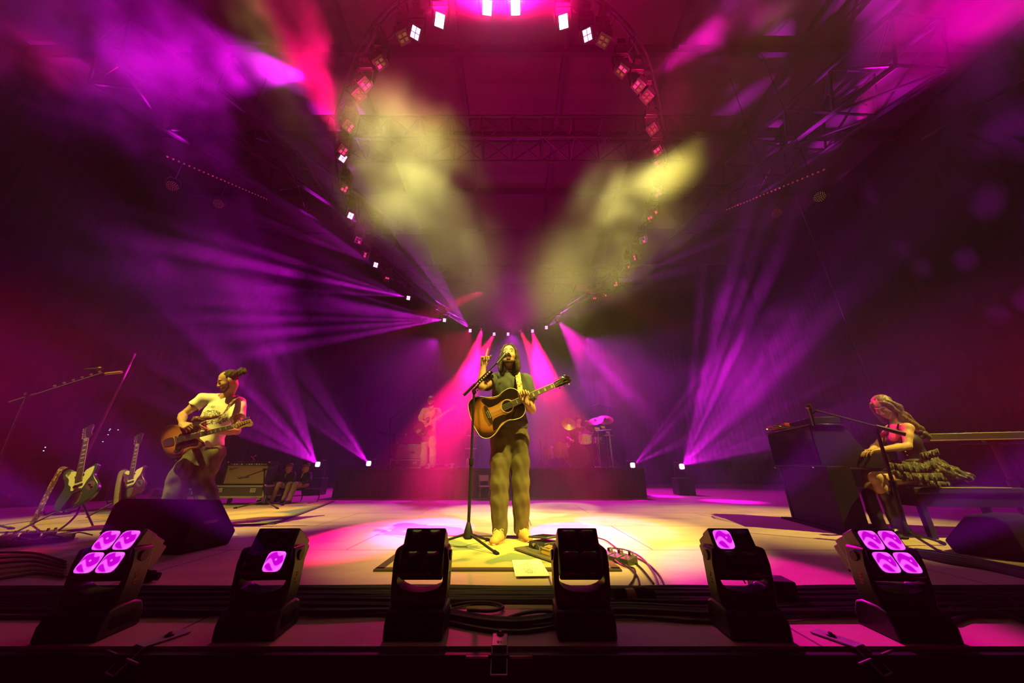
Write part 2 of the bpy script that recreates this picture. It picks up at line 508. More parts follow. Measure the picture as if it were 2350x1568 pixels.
        me.vertices.add(len(vv)); me.vertices.foreach_set('co', vv.astype(np.float32).ravel())
        me.loops.add(len(fs) * 4); me.loops.foreach_set('vertex_index', fs.astype(np.int32).ravel())
        me.polygons.add(len(fs)); me.polygons.foreach_set('loop_start', np.arange(0, len(fs) * 4, 4, dtype=np.int32))
        me.polygons.foreach_set('loop_total', np.full(len(fs), 4, np.int32))
        me.polygons.foreach_set('use_smooth', [True] * len(fs))
        me.update(calc_edges=True); me.validate()
        me.materials.append(m)
        o = bpy.data.objects.new(name, me); COL.objects.link(o)
        if parent: o.parent = parent
        return o
def folds(amp, freq, stretch=(1, 1, .35), seed=0.0):
    """cloth folds: a smooth wavy displacement of the field"""
    def post(F, lo, h):
        n = F.shape
        g = [(lo[d] + h * np.arange(n[d])) * stretch[d] * freq for d in range(3)]
        X, Y, Z = g[0][:, None, None], g[1][None, :, None], g[2][None, None, :]
        w = np.sin(X * 1.0 + 2.1 * np.sin(Z * 1.3 + seed) + Y * .7) + np.sin(Y * 1.3 + 1.7 * np.sin(X * .9 + seed * 2) + Z * .8) + .6 * np.sin(X * 2.3 + Z * 2.9 + Y * 1.7 + seed)
        return (F + amp * w).astype(np.float32)
    return post

# ------------------------------------------------------------------ the setting
def planks(m, nt, b):
    N = nt.nodes.new; L = nt.links.new
    tc = N('ShaderNodeTexCoord')
    br = N('ShaderNodeTexBrick'); br.inputs['Scale'].default_value = 1; br.offset = .37
    br.inputs['Mortar Size'].default_value = .006; br.inputs['Brick Width'].default_value = 2.44; br.inputs['Row Height'].default_value = 1.22
    br.inputs['Color1'].default_value = (.60, .42, .33, 1); br.inputs['Color2'].default_value = (.55, .385, .30, 1); br.inputs['Mortar'].default_value = (.12, .08, .06, 1)
    mp = N('ShaderNodeMapping'); mp.inputs['Location'].default_value = (1.32, .55, 0); L(tc.outputs['Object'], mp.inputs[0]); L(mp.outputs[0], br.inputs['Vector'])
    n1 = N('ShaderNodeTexNoise'); n1.inputs['Scale'].default_value = 1.3; n1.inputs['Detail'].default_value = 8; n1.inputs['Roughness'].default_value = .65
    mp2 = N('ShaderNodeMapping'); mp2.inputs['Scale'].default_value = (1, 2.6, 1); L(tc.outputs['Object'], mp2.inputs[0]); L(mp2.outputs[0], n1.inputs['Vector'])
    r1 = N('ShaderNodeMapRange'); r1.inputs['From Min'].default_value = .35; r1.inputs['From Max'].default_value = .7; r1.inputs['To Min'].default_value = .78; r1.inputs['To Max'].default_value = 1.08
    L(n1.outputs['Fac'], r1.inputs['Value'])
    n2 = N('ShaderNodeTexNoise'); n2.inputs['Scale'].default_value = 9; n2.inputs['Detail'].default_value = 6; n2.inputs['Distortion'].default_value = 2.2
    r2 = N('ShaderNodeMapRange'); r2.inputs['From Min'].default_value = .63; r2.inputs['From Max'].default_value = .72; r2.inputs['To Min'].default_value = 1; r2.inputs['To Max'].default_value = .72
    L(n2.outputs['Fac'], r2.inputs['Value'])
    mu = N('ShaderNodeMath'); mu.operation = 'MULTIPLY'; L(r1.outputs[0], mu.inputs[0]); L(r2.outputs[0], mu.inputs[1])
    vx = N('ShaderNodeVectorMath'); vx.operation = 'SCALE'; L(br.outputs['Color'], vx.inputs[0]); L(mu.outputs[0], vx.inputs['Scale'])
    L(vx.outputs[0], b.inputs['Base Color'])
m_deck = mat('stage_deck', (.5, .4, .3), .55, build=planks)
m_black = mat('black_paint', (.009, .008, .010), .5, spec=.3)
m_matt = mat('matt_black', (.006, .005, .007), .9, spec=.2)
m_drape = mat('drape', (.0035, .0028, .004), 1.0, spec=.1)
m_roof = mat('roof_sheet', (.055, .04, .05), .95, spec=.1)
m_steel = mat('dark_steel', (.02, .018, .022), .5, .6)

fl = struct('floor', MB().box((0, 8.77, -.03), (26, 14.46, .06)), m_deck)
ed = struct('trim_1', MB().box((0, 1.525, -.055), (26, .05, .09)), m_black, bevel=.004)
struct('wall_front', MB().box((0, 1.52, -.62), (26, .03, 1.1)), m_matt)
struct('ground', MB().box((0, .2, -1.2), (26, 2.7, .06)), mat('pit_soil', (.02, .014, .01), 1))
# drapes: back and sides, gathered cloth
def drape(x0, x1, y, z0, z1, rot=0.0, n=None, amp=.02):
    L = abs(x1 - x0); n = n or int(L * 14)
    vs = []
    for i in range(n + 1):
        x = x0 + (x1 - x0) * i / n
        o = amp * (math.sin(i * 1.9) + .5 * math.sin(i * .73))
        vs += [(x, y + o, z0), (x, y + o * .6, z1)]
    mb = MB().add(vs, [(2 * i, 2 * i + 2, 2 * i + 3, 2 * i + 1) for i in range(n)], Matrix.Rotation(rot, 4, 'Z'))
    return mb
struct('wall_back', drape(-13, 13, 15.8, 0, 11), m_drape, smooth=True)
struct('wall_left', drape(1, 16, 12.6, -1.2, 11, PI / 2), m_drape, smooth=True)
struct('wall_right', drape(-16, -1, 12.6, -1.2, 11, -PI / 2), m_drape, smooth=True)
struct('ceiling', MB().box((0, 7.5, 11.05), (26, 17, .1)), m_roof)
def beam(i, a, b, w=.14, h=.22, m=m_steel):
    a, b = V(a), V(b)
    T = frame((a + b) / 2, b - a, (0, 0, 1))
    struct('trim_%d' % i, MB().box((0, 0, 0), ((b - a).length, h, w), T=T), m)
k = 2
for x in (-7.5, -4.2, -1.4, 1.4, 4.2, 7.5):
    beam(k, (x, -.8, 10.85), (x, 15.5, 10.85)); k += 1
for y in (3.2, 5.6, 8, 10.4, 12.8):
    beam(k, (-12.5, y, 10.75), (12.5, y, 10.75), .12, .3); k += 1
# lattice trusses
def truss(name, label, a, b, s=.5, step=None, r=.028, group=None, rb=.014):
    a, b = V(a), V(b); L = (b - a).length; step = step or s
    T = frame(a, b - a, (0, 0, 1))
    t = thing(name, label, 'truss', T=T, group=group)
    n = max(1, round(L / step))
    cs = [(-s / 2, -s / 2), (s / 2, -s / 2), (s / 2, s / 2), (-s / 2, s / 2)]
    for c in cs: MB().cyl((0, *c), (L, *c), r, 8).build('chord', m_steel, t)
    mb = MB()
    for i in range(n):
        x0, x1 = L * i / n, L * (i + 1) / n
        for q in range(4):
            c, d = cs[q], cs[(q + 1) % 4]
            mb.cyl((x0, *c), (x1, *d), rb, 5)
            mb.cyl((x0, *c), (x0, *d), rb, 5)
    mb.build('bracing', m_steel, t)
    return t
truss('roof_truss', 'wide lattice roof truss running back along the left side under the roof', at(250, 120, 4.4), at(900, 560, 12.5), 1.1, 1.2, .06, rb=.03)
truss('roof_truss', 'wide lattice roof truss running back along the right side under the roof', at(2110, 95, 4.2), at(1560, 520, 12.5), 1.1, 1.2, .06, rb=.03)
truss('roof_truss', 'dark cross truss spanning the roof above the oval of lamps', (-5.2, 7.2, 9.6), (5.2, 7.2, 9.6), .8, .9, .045, rb=.022)
truss('roof_truss', 'rear cross truss hanging far back over the drum riser', (-5.6, 13.4, 8.6), (5.6, 13.4, 8.6), .8, .9, .045, rb=.022)

# ------------------------------------------------------------------ moving head lamps along the stage edge
m_lampblk = mat('lamp_housing', (.009, .008, .01), .42, noise=(30, (.014, .012, .014), .4, .7, (1, 1, 1)))
m_glass_off = mat('dark_lens_glass', (.006, .004, .008), .12, coat=.6)
m_mark = mat('red_lettering', (.5, .03, .03), .6)
def lens_on(m, nt, b):
    # glowing lens: bright rim, brighter lower half with a hot point
    N = nt.nodes.new; L = nt.links.new
    tc = N('ShaderNodeTexCoord'); sp = N('ShaderNodeSeparateXYZ'); L(tc.outputs['UV'], sp.inputs[0])
    def mt(op, a, c=None, d=None):
        q = N('ShaderNodeMath'); q.operation = op
        for i, x in enumerate((a, c, d)):
            if x is None: continue
            if isinstance(x, (int, float)): q.inputs[i].default_value = x
            else: L(x, q.inputs[i])
        return q.outputs[0]
    u = mt('SUBTRACT', sp.outputs[0], .5); v = mt('SUBTRACT', sp.outputs[1], .5)
    r = mt('SQRT', mt('ADD', mt('MULTIPLY', u, u), mt('MULTIPLY', v, v)))
    rim = N('ShaderNodeMapRange'); rim.inputs['From Min'].default_value = .43; rim.inputs['From Max'].default_value = .49; L(r, rim.inputs['Value'])
    swirl = mt('SINE', mt('ADD', mt('MULTIPLY', v, 9.0), mt('MULTIPLY', mt('SINE', mt('MULTIPLY', u, 7.0)), 1.6)))
    low = N('ShaderNodeMapRange'); low.interpolation_type = 'SMOOTHSTEP'; low.inputs['From Min'].default_value = -.2; low.inputs['From Max'].default_value = -.9; L(swirl, low.inputs['Value'])
    hx = mt('SUBTRACT', u, .12); hy = mt('SUBTRACT', v, .05)
    hot = N('ShaderNodeMapRange'); hot.inputs['From Min'].default_value = .06; hot.inputs['From Max'].default_value = .03
    L(mt('SQRT', mt('ADD', mt('MULTIPLY', hx, hx), mt('MULTIPLY', hy, hy))), hot.inputs['Value'])
    k = mt('ADD', mt('MULTIPLY', rim.outputs[0], .7), mt('ADD', mt('MULTIPLY', low.outputs[0], .75), mt('MULTIPLY', hot.outputs[0], 1.5)))
    mx = N('ShaderNodeMix'); mx.data_type = 'RGBA'; mx.clamp_factor = True
    mx.inputs[6].default_value = (.72, .0, .78, 1); mx.inputs[7].default_value = (1.0, .13, 1.0, 1); L(k, mx.inputs[0])
    L(mx.outputs[2], b.inputs['Emission Color'])
    st = mt('MULTIPLY_ADD', k, .35, .85); L(st, b.inputs['Emission Strength'])
m_lens = mat('lit_lens', (.02, 0, .03), .15, build=lens_on)
W2 = .088   # half width of the head
def lens_mesh(cx, cz, h, m, parent, name='lens', T=None):
    """a slightly domed square lens with clipped corners, facing local -y"""
    n = 28; vs = []; uv = []
    for ring in (1.0, .8, .5, .0):
        for k in range(n):
            a = 2 * PI * k / n
            c, s = math.cos(a), math.sin(a)
            q = (abs(c) ** 5 + abs(s) ** 5) ** (-.2)      # rounded square
            x, z = c * q * ring * h, s * q * ring * h
            vs.append((cx + x, -.004 - .012 * (1 - ring ** 2), cz + z)); uv.append((.5 + x / h * .5, .5 + z / h * .5))
    fs = [(r * n + k, r * n + (k + 1) % n, (r + 1) * n + (k + 1) % n, (r + 1) * n + k) for r in range(3) for k in range(n)]
    mb = MB().add(vs, fs, T); o = mb.build(name, m, parent, smooth=True)
    ul = o.data.uv_layers.new(name='UVMap')
    for l in o.data.loops: ul.data[l.index].uv = uv[l.vertex_index]
    return o
def footlight(x, y, label, lit, rz=0.0, tilt=27, logo=False):
    t = thing('moving_head_light', label, 'stage light', (x, y, 0), rz, group='moving head lamps along the stage edge')
    mb = MB()
    prof = [(-.088, 0), (.088, 0), (.088, .05), (.07, .088), (.035, .1), (-.035, .1), (-.07, .088), (-.088, .05)]
    T = Matrix(((0, 0, 1, 0), (1, 0, 0, 0), (0, 1, 0, 0), (0, 0, 0, 1)))
    mb.prism(prof, -.112, .112, T)
    base = mb.build('base', m_lampblk, t, bevel=.008)
    fb = MB()
    for sx in (-1, 1):
        for sy in (-1, 1): fb.cyl((sx * .09, sy * .065, -.004), (sx * .09, sy * .065, .004), .012)
    fb.build('rubber_foot', m_matt, base)
    MB().box((.113, 0, .045), (.004, .1, .04)).build('connector_panel', m_matt, base, bevel=.001)
    # yoke: one arched piece, solid below, two tapering arms above
    n = 10
    out = [(-.104, .085), (.104, .085), (.112, .15), (.114, .24), (.106, .29), (.094, .3), (.092, .29)]
    arch = [(.09 * math.cos(a), .172 - .032 * math.sin(a)) for a in [PI * i / n for i in range(n + 1)]]
    pts = out + [(.092, .18)] + arch[1:-1] + [(-.092, .18), (-.092, .29), (-.094, .3), (-.106, .29), (-.114, .24), (-.112, .15)]
    mb = MB()
    Ty = Matrix(((1, 0, 0, 0), (0, 0, 1, 0), (0, 1, 0, 0), (0, 0, 0, 1)))
    mb.prism(pts, -.045, .045, Ty)
    yoke = mb.build('yoke', m_lampblk, t, bevel=.006)
    for sx in (-1, 1):
        MB().cyl((sx * .106, 0, .262), (sx * .117, 0, .262), .02, 16).build('pivot_cap', m_black, yoke, bevel=.002)
        lb = MB()
        for j, (w, q) in enumerate(((.03, .2), (.024, .19), (.034, .178), (.026, .166))):
            lb.box((sx * .1145, -.004 + .003 * (j % 2), q), (.001, w * .55, .005))
        lb.build('lettering', m_mark, yoke)
    # head
    h = bpy.data.objects.new('head', None); COL.objects.link(h); h.parent = t
    Hm = Matrix.Translation((0, 0, .268)) @ Matrix.Rotation(R(-tilt), 4, 'X')
    mb = MB()
    mb.box((0, .002, 0), (.172, .075, .176), T=Hm)
    mb.box((0, .066, .012), (.166, .07, .144), T=Hm)
    mb.box((0, .115, .02), (.15, .05, .105), T=Hm)
    shell = mb.build('head_shell', m_lampblk, h, bevel=.007)
    h2 = MB().box((0, -.037, 0), (.164, .004, .168), T=Hm).build('lens_plate', m_glass_off, h, bevel=.002)
    for ix in (-1, 1):
        for iz in (-1, 1):
            on = (ix, iz) in lit
            lens_mesh(ix * .0395, iz * .0405, .0365, m_lens if on else m_glass_off, h, 'lens', Hm @ Matrix.Translation((0, -.037, 0)))
        mk = MB()
        for q in range(4): mk.box((ix * .04 + (q - 1.5) * .0055, -.0395, -.0815), (.004, .001, .0022), T=Hm)
        mk.build('marking', m_mark, h)
    bpy.context.view_layer.update()
    for (ix, iz) in lit:
        p = t.matrix_basis @ Hm @ V((ix * .0395, -.075, iz * .0405))
        dr = (t.matrix_basis.to_3x3() @ Hm.to_3x3() @ V((0, -1, 0)))
        LAMP_BEAMS.append((p, dr, x, len(lit)))
    return t
# flatten: the head is drawn as its shell, with plate and lenses as sub-parts
def fix_head(t):
    e = [c for c in t.children if c.name.startswith('head')][0]
    shell = [c for c in e.children if c.name.startswith('head_shell')][0]
    for c in list(e.children):
        if c is not shell: c.parent = shell
    shell.parent = t; bpy.data.objects.remove(e); shell.name = 'head'
LAMP_BEAMS = []
ALL4 = [(-1, 1), (1, 1), (-1, -1), (1, -1)]
FL = [(-1.655, 1.64, 'black moving head lamp at the far left with four glowing purple lenses', ALL4, 4),
      (-1.005, 1.655, 'black moving head lamp with one lit lens standing right of the black floor monitor', [(1, -1)], 3),
      (-.372, 1.66, 'unlit black moving head lamp on the stage edge, left of the numbered bracket', [], 0),
      (.282, 1.66, 'unlit black moving head lamp on the stage edge in front of the pedal board', [], 0),
      (.935, 1.655, 'black moving head lamp with one lit lens, standing beside a small black box', [(-1, 1)], -3),
      (1.545, 1.64, 'black moving head lamp at the right of the stage edge with four glowing purple lenses', ALL4, -4)]
for x, y, lb, lit, rz in FL: fix_head(footlight(x, y, lb, lit, R(rz)))
for p, dr, x, n in LAMP_BEAMS:
    spot(p, p + dr, PUR, (130 if n > 1 else 600), 8, .3, .02, off=.01)

# ------------------------------------------------------------------ oval of hung lamps
m_pk = mat('pink_lamp_face', (.05, 0, .02), .3, emis=(1, .02, .2), es=1.2)
rl_ = random.Random(21)
m_wh = mat('white_hot_lamp_face', (.1, .05, .1), .3, emis=(1, .6, .95), es=14)
m_pu = mat('violet_lamp_face', (.04, 0, .05), .3, emis=(1, .35, 1), es=4)
RING = [(1118, 18, 'w'), (1183, 18, 'w'), (1009, 47, 'w'), (1293, 50, 'w'), (953, 75, 'v'), (1348, 80, 'v'), (925, 84, 'd'), (1385, 92, 'd'), (872, 143, 'p'), (1427, 161, 'p'),
        (838, 193, 'p'), (1465, 197, 'p'), (824, 218, 'd'), (1484, 222, 'd'), (800, 290, 'p'), (1497, 297, 'd'), (787, 345, 'p'), (1510, 348, 'p'), (786, 362, 'v'), (1512, 375, 'p'), (790, 432, 'p'), (1510, 442, 'p'),
        (804, 495, 'v'), (1502, 485, 'p'), (1493, 503, 'p'), (822, 552, 'p'), (1475, 552, 'p'), (840, 586, 'p'), (1459, 591, 'p'), (862, 608, 'v'), (1440, 611, 'p'), (888, 641, 'p'), (1413, 652, 'p'),
        (937, 684, 'v'), (1388, 676, 'p'), (1365, 687, 'p'), (1020, 735, 'v'), (1281, 737, 'p'), (1254, 752, 'v'), (1079, 759, 'v'), (1222, 760, 'v'), (1106, 757, 'p'), (1194, 759, 'p'), (1134, 767, 'v'), (1166, 767, 'v')]
ZR = 6.1
FM = {'w': m_wh, 'v': m_pu, 'p': m_pk, 'd': m_glass_off}
def hung_lamp(p, face, aim, label):
    t = thing('hanging_moving_light', label, 'stage light', p, group='lamps hung on the oval truss')
    MB().box((0, 0, .325), (.2, .16, .14)).build('base', m_lampblk, t, bevel=.008)
    MB().box((0, 0, .42), (.1, .3, .1)).build('clamp', m_matt, t, bevel=.004)
    mb = MB(); 
    for sx in (-1, 1): mb.box((sx * .107, 0, .14), (.018, .07, .26))
    mb.box((0, 0, .25), (.232, .08, .03)); mb.build('yoke', m_lampblk, t, bevel=.004)
    T = (V(aim) - V(p)).to_track_quat('-Y', 'Z').to_matrix().to_4x4()
    h = MB().box((0, .06, 0), (.17, .17, .17), T=T).build('head', m_lampblk, t, bevel=.008)
    s = .055
    pat = rl_.choice(([(-1, 1), (1, 1)], [(1, 1), (1, -1)], [(-1, 1)], [(1, -1)], [(-1, -1), (1, 1), (1, -1)], [(-1, 1), (-1, -1)]))
    for ix in (-1, 1):
        for iz in (-1, 1):
            w = .024 if face in 'wv' else .021
            if face == 'w': w = .027
            on = face != 'p' or (ix, iz) in pat
            MB().box((ix * .028, -.03, iz * .034), (w * 2, .006, w * 2.5), T=T).build('lens', FM[face] if on else m_glass_off, h, bevel=.006)
    return t
def ring_word(px, py):
    d = 'near' if py < 100 else 'middle' if py < 500 else 'far'
    return d
cnt = {}
for i, (px, py, f) in enumerate(RING):
    p = atz(px, py, ZR)
    if f == 'w': aim = V((0, 0, .8)); 
    elif f in 'v' and py < 100: aim = V((0, .5, .8))
    elif py > 700: aim = V((0, 1, .8))
    else: aim = V((0, 2.5, 1.5))
    side = 'left' if px < 1150 else 'right'
    hue = {'w': 'dazzling white', 'v': 'violet', 'p': 'pink', 'd': 'unlit dark'}[f]
    col = 'left' if px < 1150 else 'right'
    key = (f, col)
    lab = '%s lamp on the %s %s of the oval truss' % (hue, ring_word(px, py), side)
    cnt.setdefault(lab, []).append((px, py, f, p, aim))
POS = ['topmost', 'second from the top', 'third from the top', 'fourth from the top', 'fifth from the top', 'sixth from the top', 'seventh from the top', 'eighth from the top', 'ninth from the top', 'tenth from the top']
for lab, lst in cnt.items():
    lst.sort(key=lambda q: q[1])
    for i, (px, py, f, p, aim) in enumerate(lst):
        l = lab if len(lst) == 1 else lab + ', ' + (POS[i] if i < len(lst) - 1 or len(lst) > 2 else 'lower one')
        hung_lamp(p, f, aim, l)
# the oval truss itself: a tube ladder through the lamps
lp = sorted([(math.atan2(at_.x, at_.y - 7.5), at_) for at_ in [atz(px, py, ZR) for px, py, f in RING if f != 'd']], key=lambda q: q[0])
cur = []
for a, p in lp:
    if not cur or (p - cur[-1]).length > .55: cur.append(p)
def closed_smooth(c, k=5):
    n = len(c); out = []
    for i in range(n):
        p0, p1, p2, p3 = c[i - 1], c[i], c[(i + 1) % n], c[(i + 2) % n]
        for j in range(k):
            t = j / k
            out.append(.5 * ((2 * p1) + (p2 - p0) * t + (2 * p0 - 5 * p1 + 4 * p2 - p3) * t * t + (3 * p1 - p0 - 3 * p2 + p3) * t ** 3))
    return out
ov = closed_smooth([V((p.x, p.y, 0)) for p in cur])
ctr = V((0, 7.5, 0))
rt = thing('oval_truss', 'oval lighting truss hung over the stage carrying the ring of pink lamps', 'truss', (0, 7.5, ZR + .42))
for dz, sc_ in ((0, 1.0), (0, 1.05), (.25, 1.025)):
    MB().tube([(p - ctr) * sc_ + V((0, 0, dz)) for p in ov], .02, 6, closed=True).build('chord', m_steel, rt)
mb = MB()
for i, p in enumerate(ov[::2]):
    q = p - ctr; mb = MB()
    mb.cyl(q, q * 1.05, .009, 5); mb.cyl(q, q * 1.025 + V((0, 0, .25)), .009, 5); mb.cyl(q * 1.05, q * 1.025 + V((0, 0, .25)), .009, 5)
    mb.build('brace', m_steel, rt)
for a in (0, 1, 2, 3, 4, 5):
    q = ov[int(len(ov) * a / 6)] - ctr
    MB().cyl(q * 1.02 + V((0, 0, .25)), q * 1.02 + V((0, 0, 4.46)), .008, 5).build('hanging_cable', m_steel, rt)

# round LED lamps and fairy strings at the sides
m_dotr = mat('dim_red_led', (.1, .02, .02), .4, emis=(.5, .05, .06), es=.35)
m_doty = mat('dim_amber_led', (.1, .06, .02), .4, emis=(.6, .35, .12), es=.35)
for i, (px, py, yd, mm, lb) in enumerate(((395, 427, 5.6, m_dotr, 'round lamp with a dotted face hung below the left roof truss, outer one'), (501, 468, 6.4, m_dotr, 'round lamp with a dotted face hung below the left roof truss, inner one'),
                                     (1881, 452, 5.6, m_doty, 'round amber lamp with a dotted face hung below the right roof truss, outer one'), (1782, 489, 6.4, m_dotr, 'round lamp with a dotted face hung below the right roof truss, inner one'))):
    p = at(px, py, yd)
    T = Matrix.Translation(p) @ (V((0, 0, .8)) - p).to_track_quat('-Y', 'Z').to_matrix().to_4x4()
    t = thing('round_stage_lamp', lb, 'stage light', T=T, group='round lamps hung at the sides')
    MB().lathe([(.06, .14), (.095, .1), (.1, .0), (.1, -.012)], 20, Matrix.Rotation(R(-90), 4, 'X')).build('housing', m_matt, t, smooth=True)
    mb = MB()
    for rr, n in ((0, 1), (.032, 6), (.062, 11), (.088, 16)):
        for q in range(n):
            a = 2 * PI * q / n
            mb.ball((rr * math.cos(a), -.016, rr * math.sin(a)), .0068, 6)
    mb.build('led_face', mm, t, smooth=True)
    mb = MB(); mb.cyl((0, 0, .4), T.to_3x3().inverted() @ V((0, 0, 10.98 - p.z)), .008, 6); mb.tube([(-.11, 0, 0), (-.12, 0, .08), (-.08, 0, .17), (.08, 0, .17), (.12, 0, .08), (.11, 0, 0)], .008, 6); mb.cyl((0, 0, .17), (0, 0, .42), .01, 6)
    mb.build('bracket', m_steel, t)
for lb, a, b in (('string of tiny red lights on a cable below the left roof truss', at(385, 358, 5.2), at(612, 456, 8.2)), ('string of tiny red lights on a cable below the right roof truss', at(1890, 388, 5.2), at(1668, 480, 8.2))):
    t = thing('light_string', lb, 'string lights', a)
    d = b - a
    MB().cyl((0, 0, 0), d, .006, 5).build('cable', m_matt, t)
    for i in range(26): MB().ball(d * (i / 25) + V((0, 0, -.02)), .02, 6).build('bulb', m_dotr, t, smooth=True)

# floor lamps at the back of the stage
for i, (px, py, lb) in enumerate(((729, 1066, 'bright violet floor lamp beside the seated figures, throwing a fan of beams'), (846, 1064, 'small violet floor lamp left of the amplifier on the riser'), (1452, 1068, 'violet floor lamp just right of the drum riser'), (1565, 1071, 'brightest violet floor lamp, standing on the rear right of the stage'))):
    p = at(px, py, 9.2)
    t = thing('floor_moving_light', lb, 'stage light', (p.x, 9.3, 0), group='violet lamps on the floor at the back')
    MB().box((0, 0, .2), (.42, .36, .4)).build('base', m_lampblk, t, bevel=.02)
    mb = MB()
    for sx in (-1, 1): mb.box((sx * .15, 0, .52), (.03, .1, .26))
    mb.box((0, 0, .405), (.31, .1, .03))
    mb.build('yoke', m_lampblk, t, bevel=.006)
    h = MB().box((0, 0, p.z), (.24, .18, .22)).build('head', m_lampblk, t, bevel=.02)
    lens_mesh(0, p.z, .06, m_wh if i == 3 else m_pu, h, 'lens', Matrix.Translation((0, -.095, 0)))

# ------------------------------------------------------------------ stage edge brackets
m_galv = mat('galvanised_steel', (.42, .4, .42), .5, .5, noise=(14, (.2, .17, .18), .45, .7, (1, 1, 1)))
def text_mesh(txt, size, mtl, parent, M_, name='lettering', ext=.0006, align='CENTER'):
    cu = bpy.data.curves.new(name, 'FONT'); cu.body = txt; cu.size = size; cu.extrude = ext; cu.align_x = align; cu.align_y = 'CENTER'; cu.resolution_u = 2
    tmp = bpy.data.objects.new('t', cu); COL.objects.link(tmp)
    me = bpy.data.meshes.new_from_object(tmp.evaluated_get(bpy.context.evaluated_depsgraph_get()))
    bpy.data.objects.remove(tmp)
    me.transform(M_); me.materials.clear(); me.materials.append(mtl)
    o = bpy.data.objects.new(name, me); COL.objects.link(o); o.parent = parent
    return o
m_ink = mat('black_ink', (.01, .008, .008), .8)
def bracket(x, label, num, yaw):
    t = thing('stage_edge_bracket', label, 'bracket', (x, 1.5, 0), yaw, group='metal brackets on the stage edge')
    pl = MB().box((0, .1, .004), (.056, .14, .006)).build('top_plate', m_galv, t, bevel=.001)
    MB().lathe([(.014, 0), (.014, .004), (.008, .007), (.006, .011)], 16, Matrix.Translation((0, .115, .007))).build('bolt', m_steel, pl, smooth=True)
    mb = MB()
    for a, b in (((-.0275, .03, .004), (-.0275, -.03, -.05)), ((.0275, .03, .004), (.0275, -.03, -.05)), ((-.0275, -.03, -.05), (.0275, -.03, -.05))):
        mb.cyl(a, b, .0028, 6)
    mb.build('loop', m_galv, t)
    MB().box((0, -.028, -.11), (.056, .004, .12)).build('front_plate', m_steel, t, bevel=.001)
    for sx in (-1, 1):
        MB().box((sx * .076, -.012, -.01), (.078, .006, .007)).build('side_bar', m_galv, t, bevel=.001)
    if num:
        text_mesh(num, .022, m_ink, pl, Matrix.Translation((0, .052, .0078)), 'lettering')
    return t
bracket(-.045, 'galvanised bracket numbered 01 bolted over the centre of the stage edge', '01', 0)
bracket(-1.35, 'dim metal bracket on the stage edge between the two left moving head lamps', None, R(-24))
bracket(1.26, 'purple-lit metal bracket on the stage edge between the two right moving head lamps', None, R(24))

# ------------------------------------------------------------------ cables
m_cab = [mat('black_cable', (.012, .011, .013), .45), mat('dark_cable', (.02, .017, .02), .4), mat('rubber_cable', (.008, .008, .009), .6)]
CG = 'black cables lying along the stage edge'
rc = random.Random(11)
def cable(pts, r, label, m=None, group=None, k=7, name='cable'):
    o = MB().tube(smooth_pts(pts, k), r, 7).build(name, m or rc.choice(m_cab), smooth=True)
    return tag(o, label, 'cable', group)
def run(y0, amp, r, x0=-3.4, x1=3.4, n=16, zz=0.0, bend=None):
    ph = rc.uniform(0, 6); pts = []
    for i in range(n + 1):
        x = x0 + (x1 - x0) * i / n
        y = y0 + amp * (math.sin(x * 2.1 + ph) + .5 * math.sin(x * 4.7 + ph * 2))
        if bend: y += bend(x)
        pts.append((x, y, r + zz + .004 * math.sin(x * 3 + ph) ** 2))
    return pts
for i in range(9):
    cable(run(2.16 - i * .026 , .012, .0085 + .002 * (i % 3), zz=.0), .0085 + .002 * (i % 3), 'straight black cable in the bundle running behind the row of moving head lamps', group='bundled cables behind the edge lamps')
def sag(x):
    return -.16 * math.exp(-((x + .02) / .24) ** 2) - .05 * math.exp(-((x - 1.0) / .3) ** 2)
for i in range(7):
    cable(run(1.9 - i * .018, .02, .008 + .003 * (i % 2), bend=sag, zz=.004 * (i % 3)), .008 + .003 * (i % 2), 'black cable sagging toward the stage edge between the middle lamps', group='sagging cables between the edge lamps')
cable([(-.28, 1.9, .01), (-.2, 1.93, .012), (-.1, 1.93, .012), (-.04, 1.88, .012), (-.09, 1.83, .012), (-.2, 1.84, .012)], .007, 'thin cable curled in a loop right of the unlit left lamp')
cable([(-.06, 1.72, .01), (.05, 1.78, .02), (.16, 1.8, .02), (.24, 1.75, .012)], .007, 'thin cable arching over the sagging bundle near the centre bracket')
cable([(-.06, 1.7, .01), (.06, 1.68, .01), (.17, 1.7, .01), (.23, 1.74, .012)], .01, 'thick cable dipping below the sagging bundle near the centre bracket')
cable([(1.95, 1.98, .01), (1.88, 2.12, .012), (1.95, 2.2, .012), (2.08, 2.16, .014), (2.2, 2.05, .012), (2.5, 1.98, .01), (3.0, 1.9, .01)], .013, 'thick cable looped on the floor at the right front of the stage')
# cables falling from the pedal board to the edge bundle
for i, (a, c, d) in enumerate((((1362, 1232), (1420, 1262), (1500, 1340)), ((1395, 1262), (1440, 1300), (1468, 1345)), ((1395, 1268), (1480, 1290), (1525, 1345)), ((1400, 1275), (1455, 1305), (1440, 1350)), ((1398, 1258), (1470, 1278), (1512, 1347)))):
    p = [atz(*a, .03), atz((a[0] + c[0]) / 2, (a[1] + c[1]) / 2 + (8 if i % 2 else -6), .012), atz(*c, .008), atz((c[0] + d[0]) / 2 + 8, (c[1] + d[1]) / 2, .008), atz(*d, .012)]
    cable(p, .0055, 'thin cable trailing from the pedal board to the edge bundle right of the unlit lamp', group='cables trailing from the pedal board')
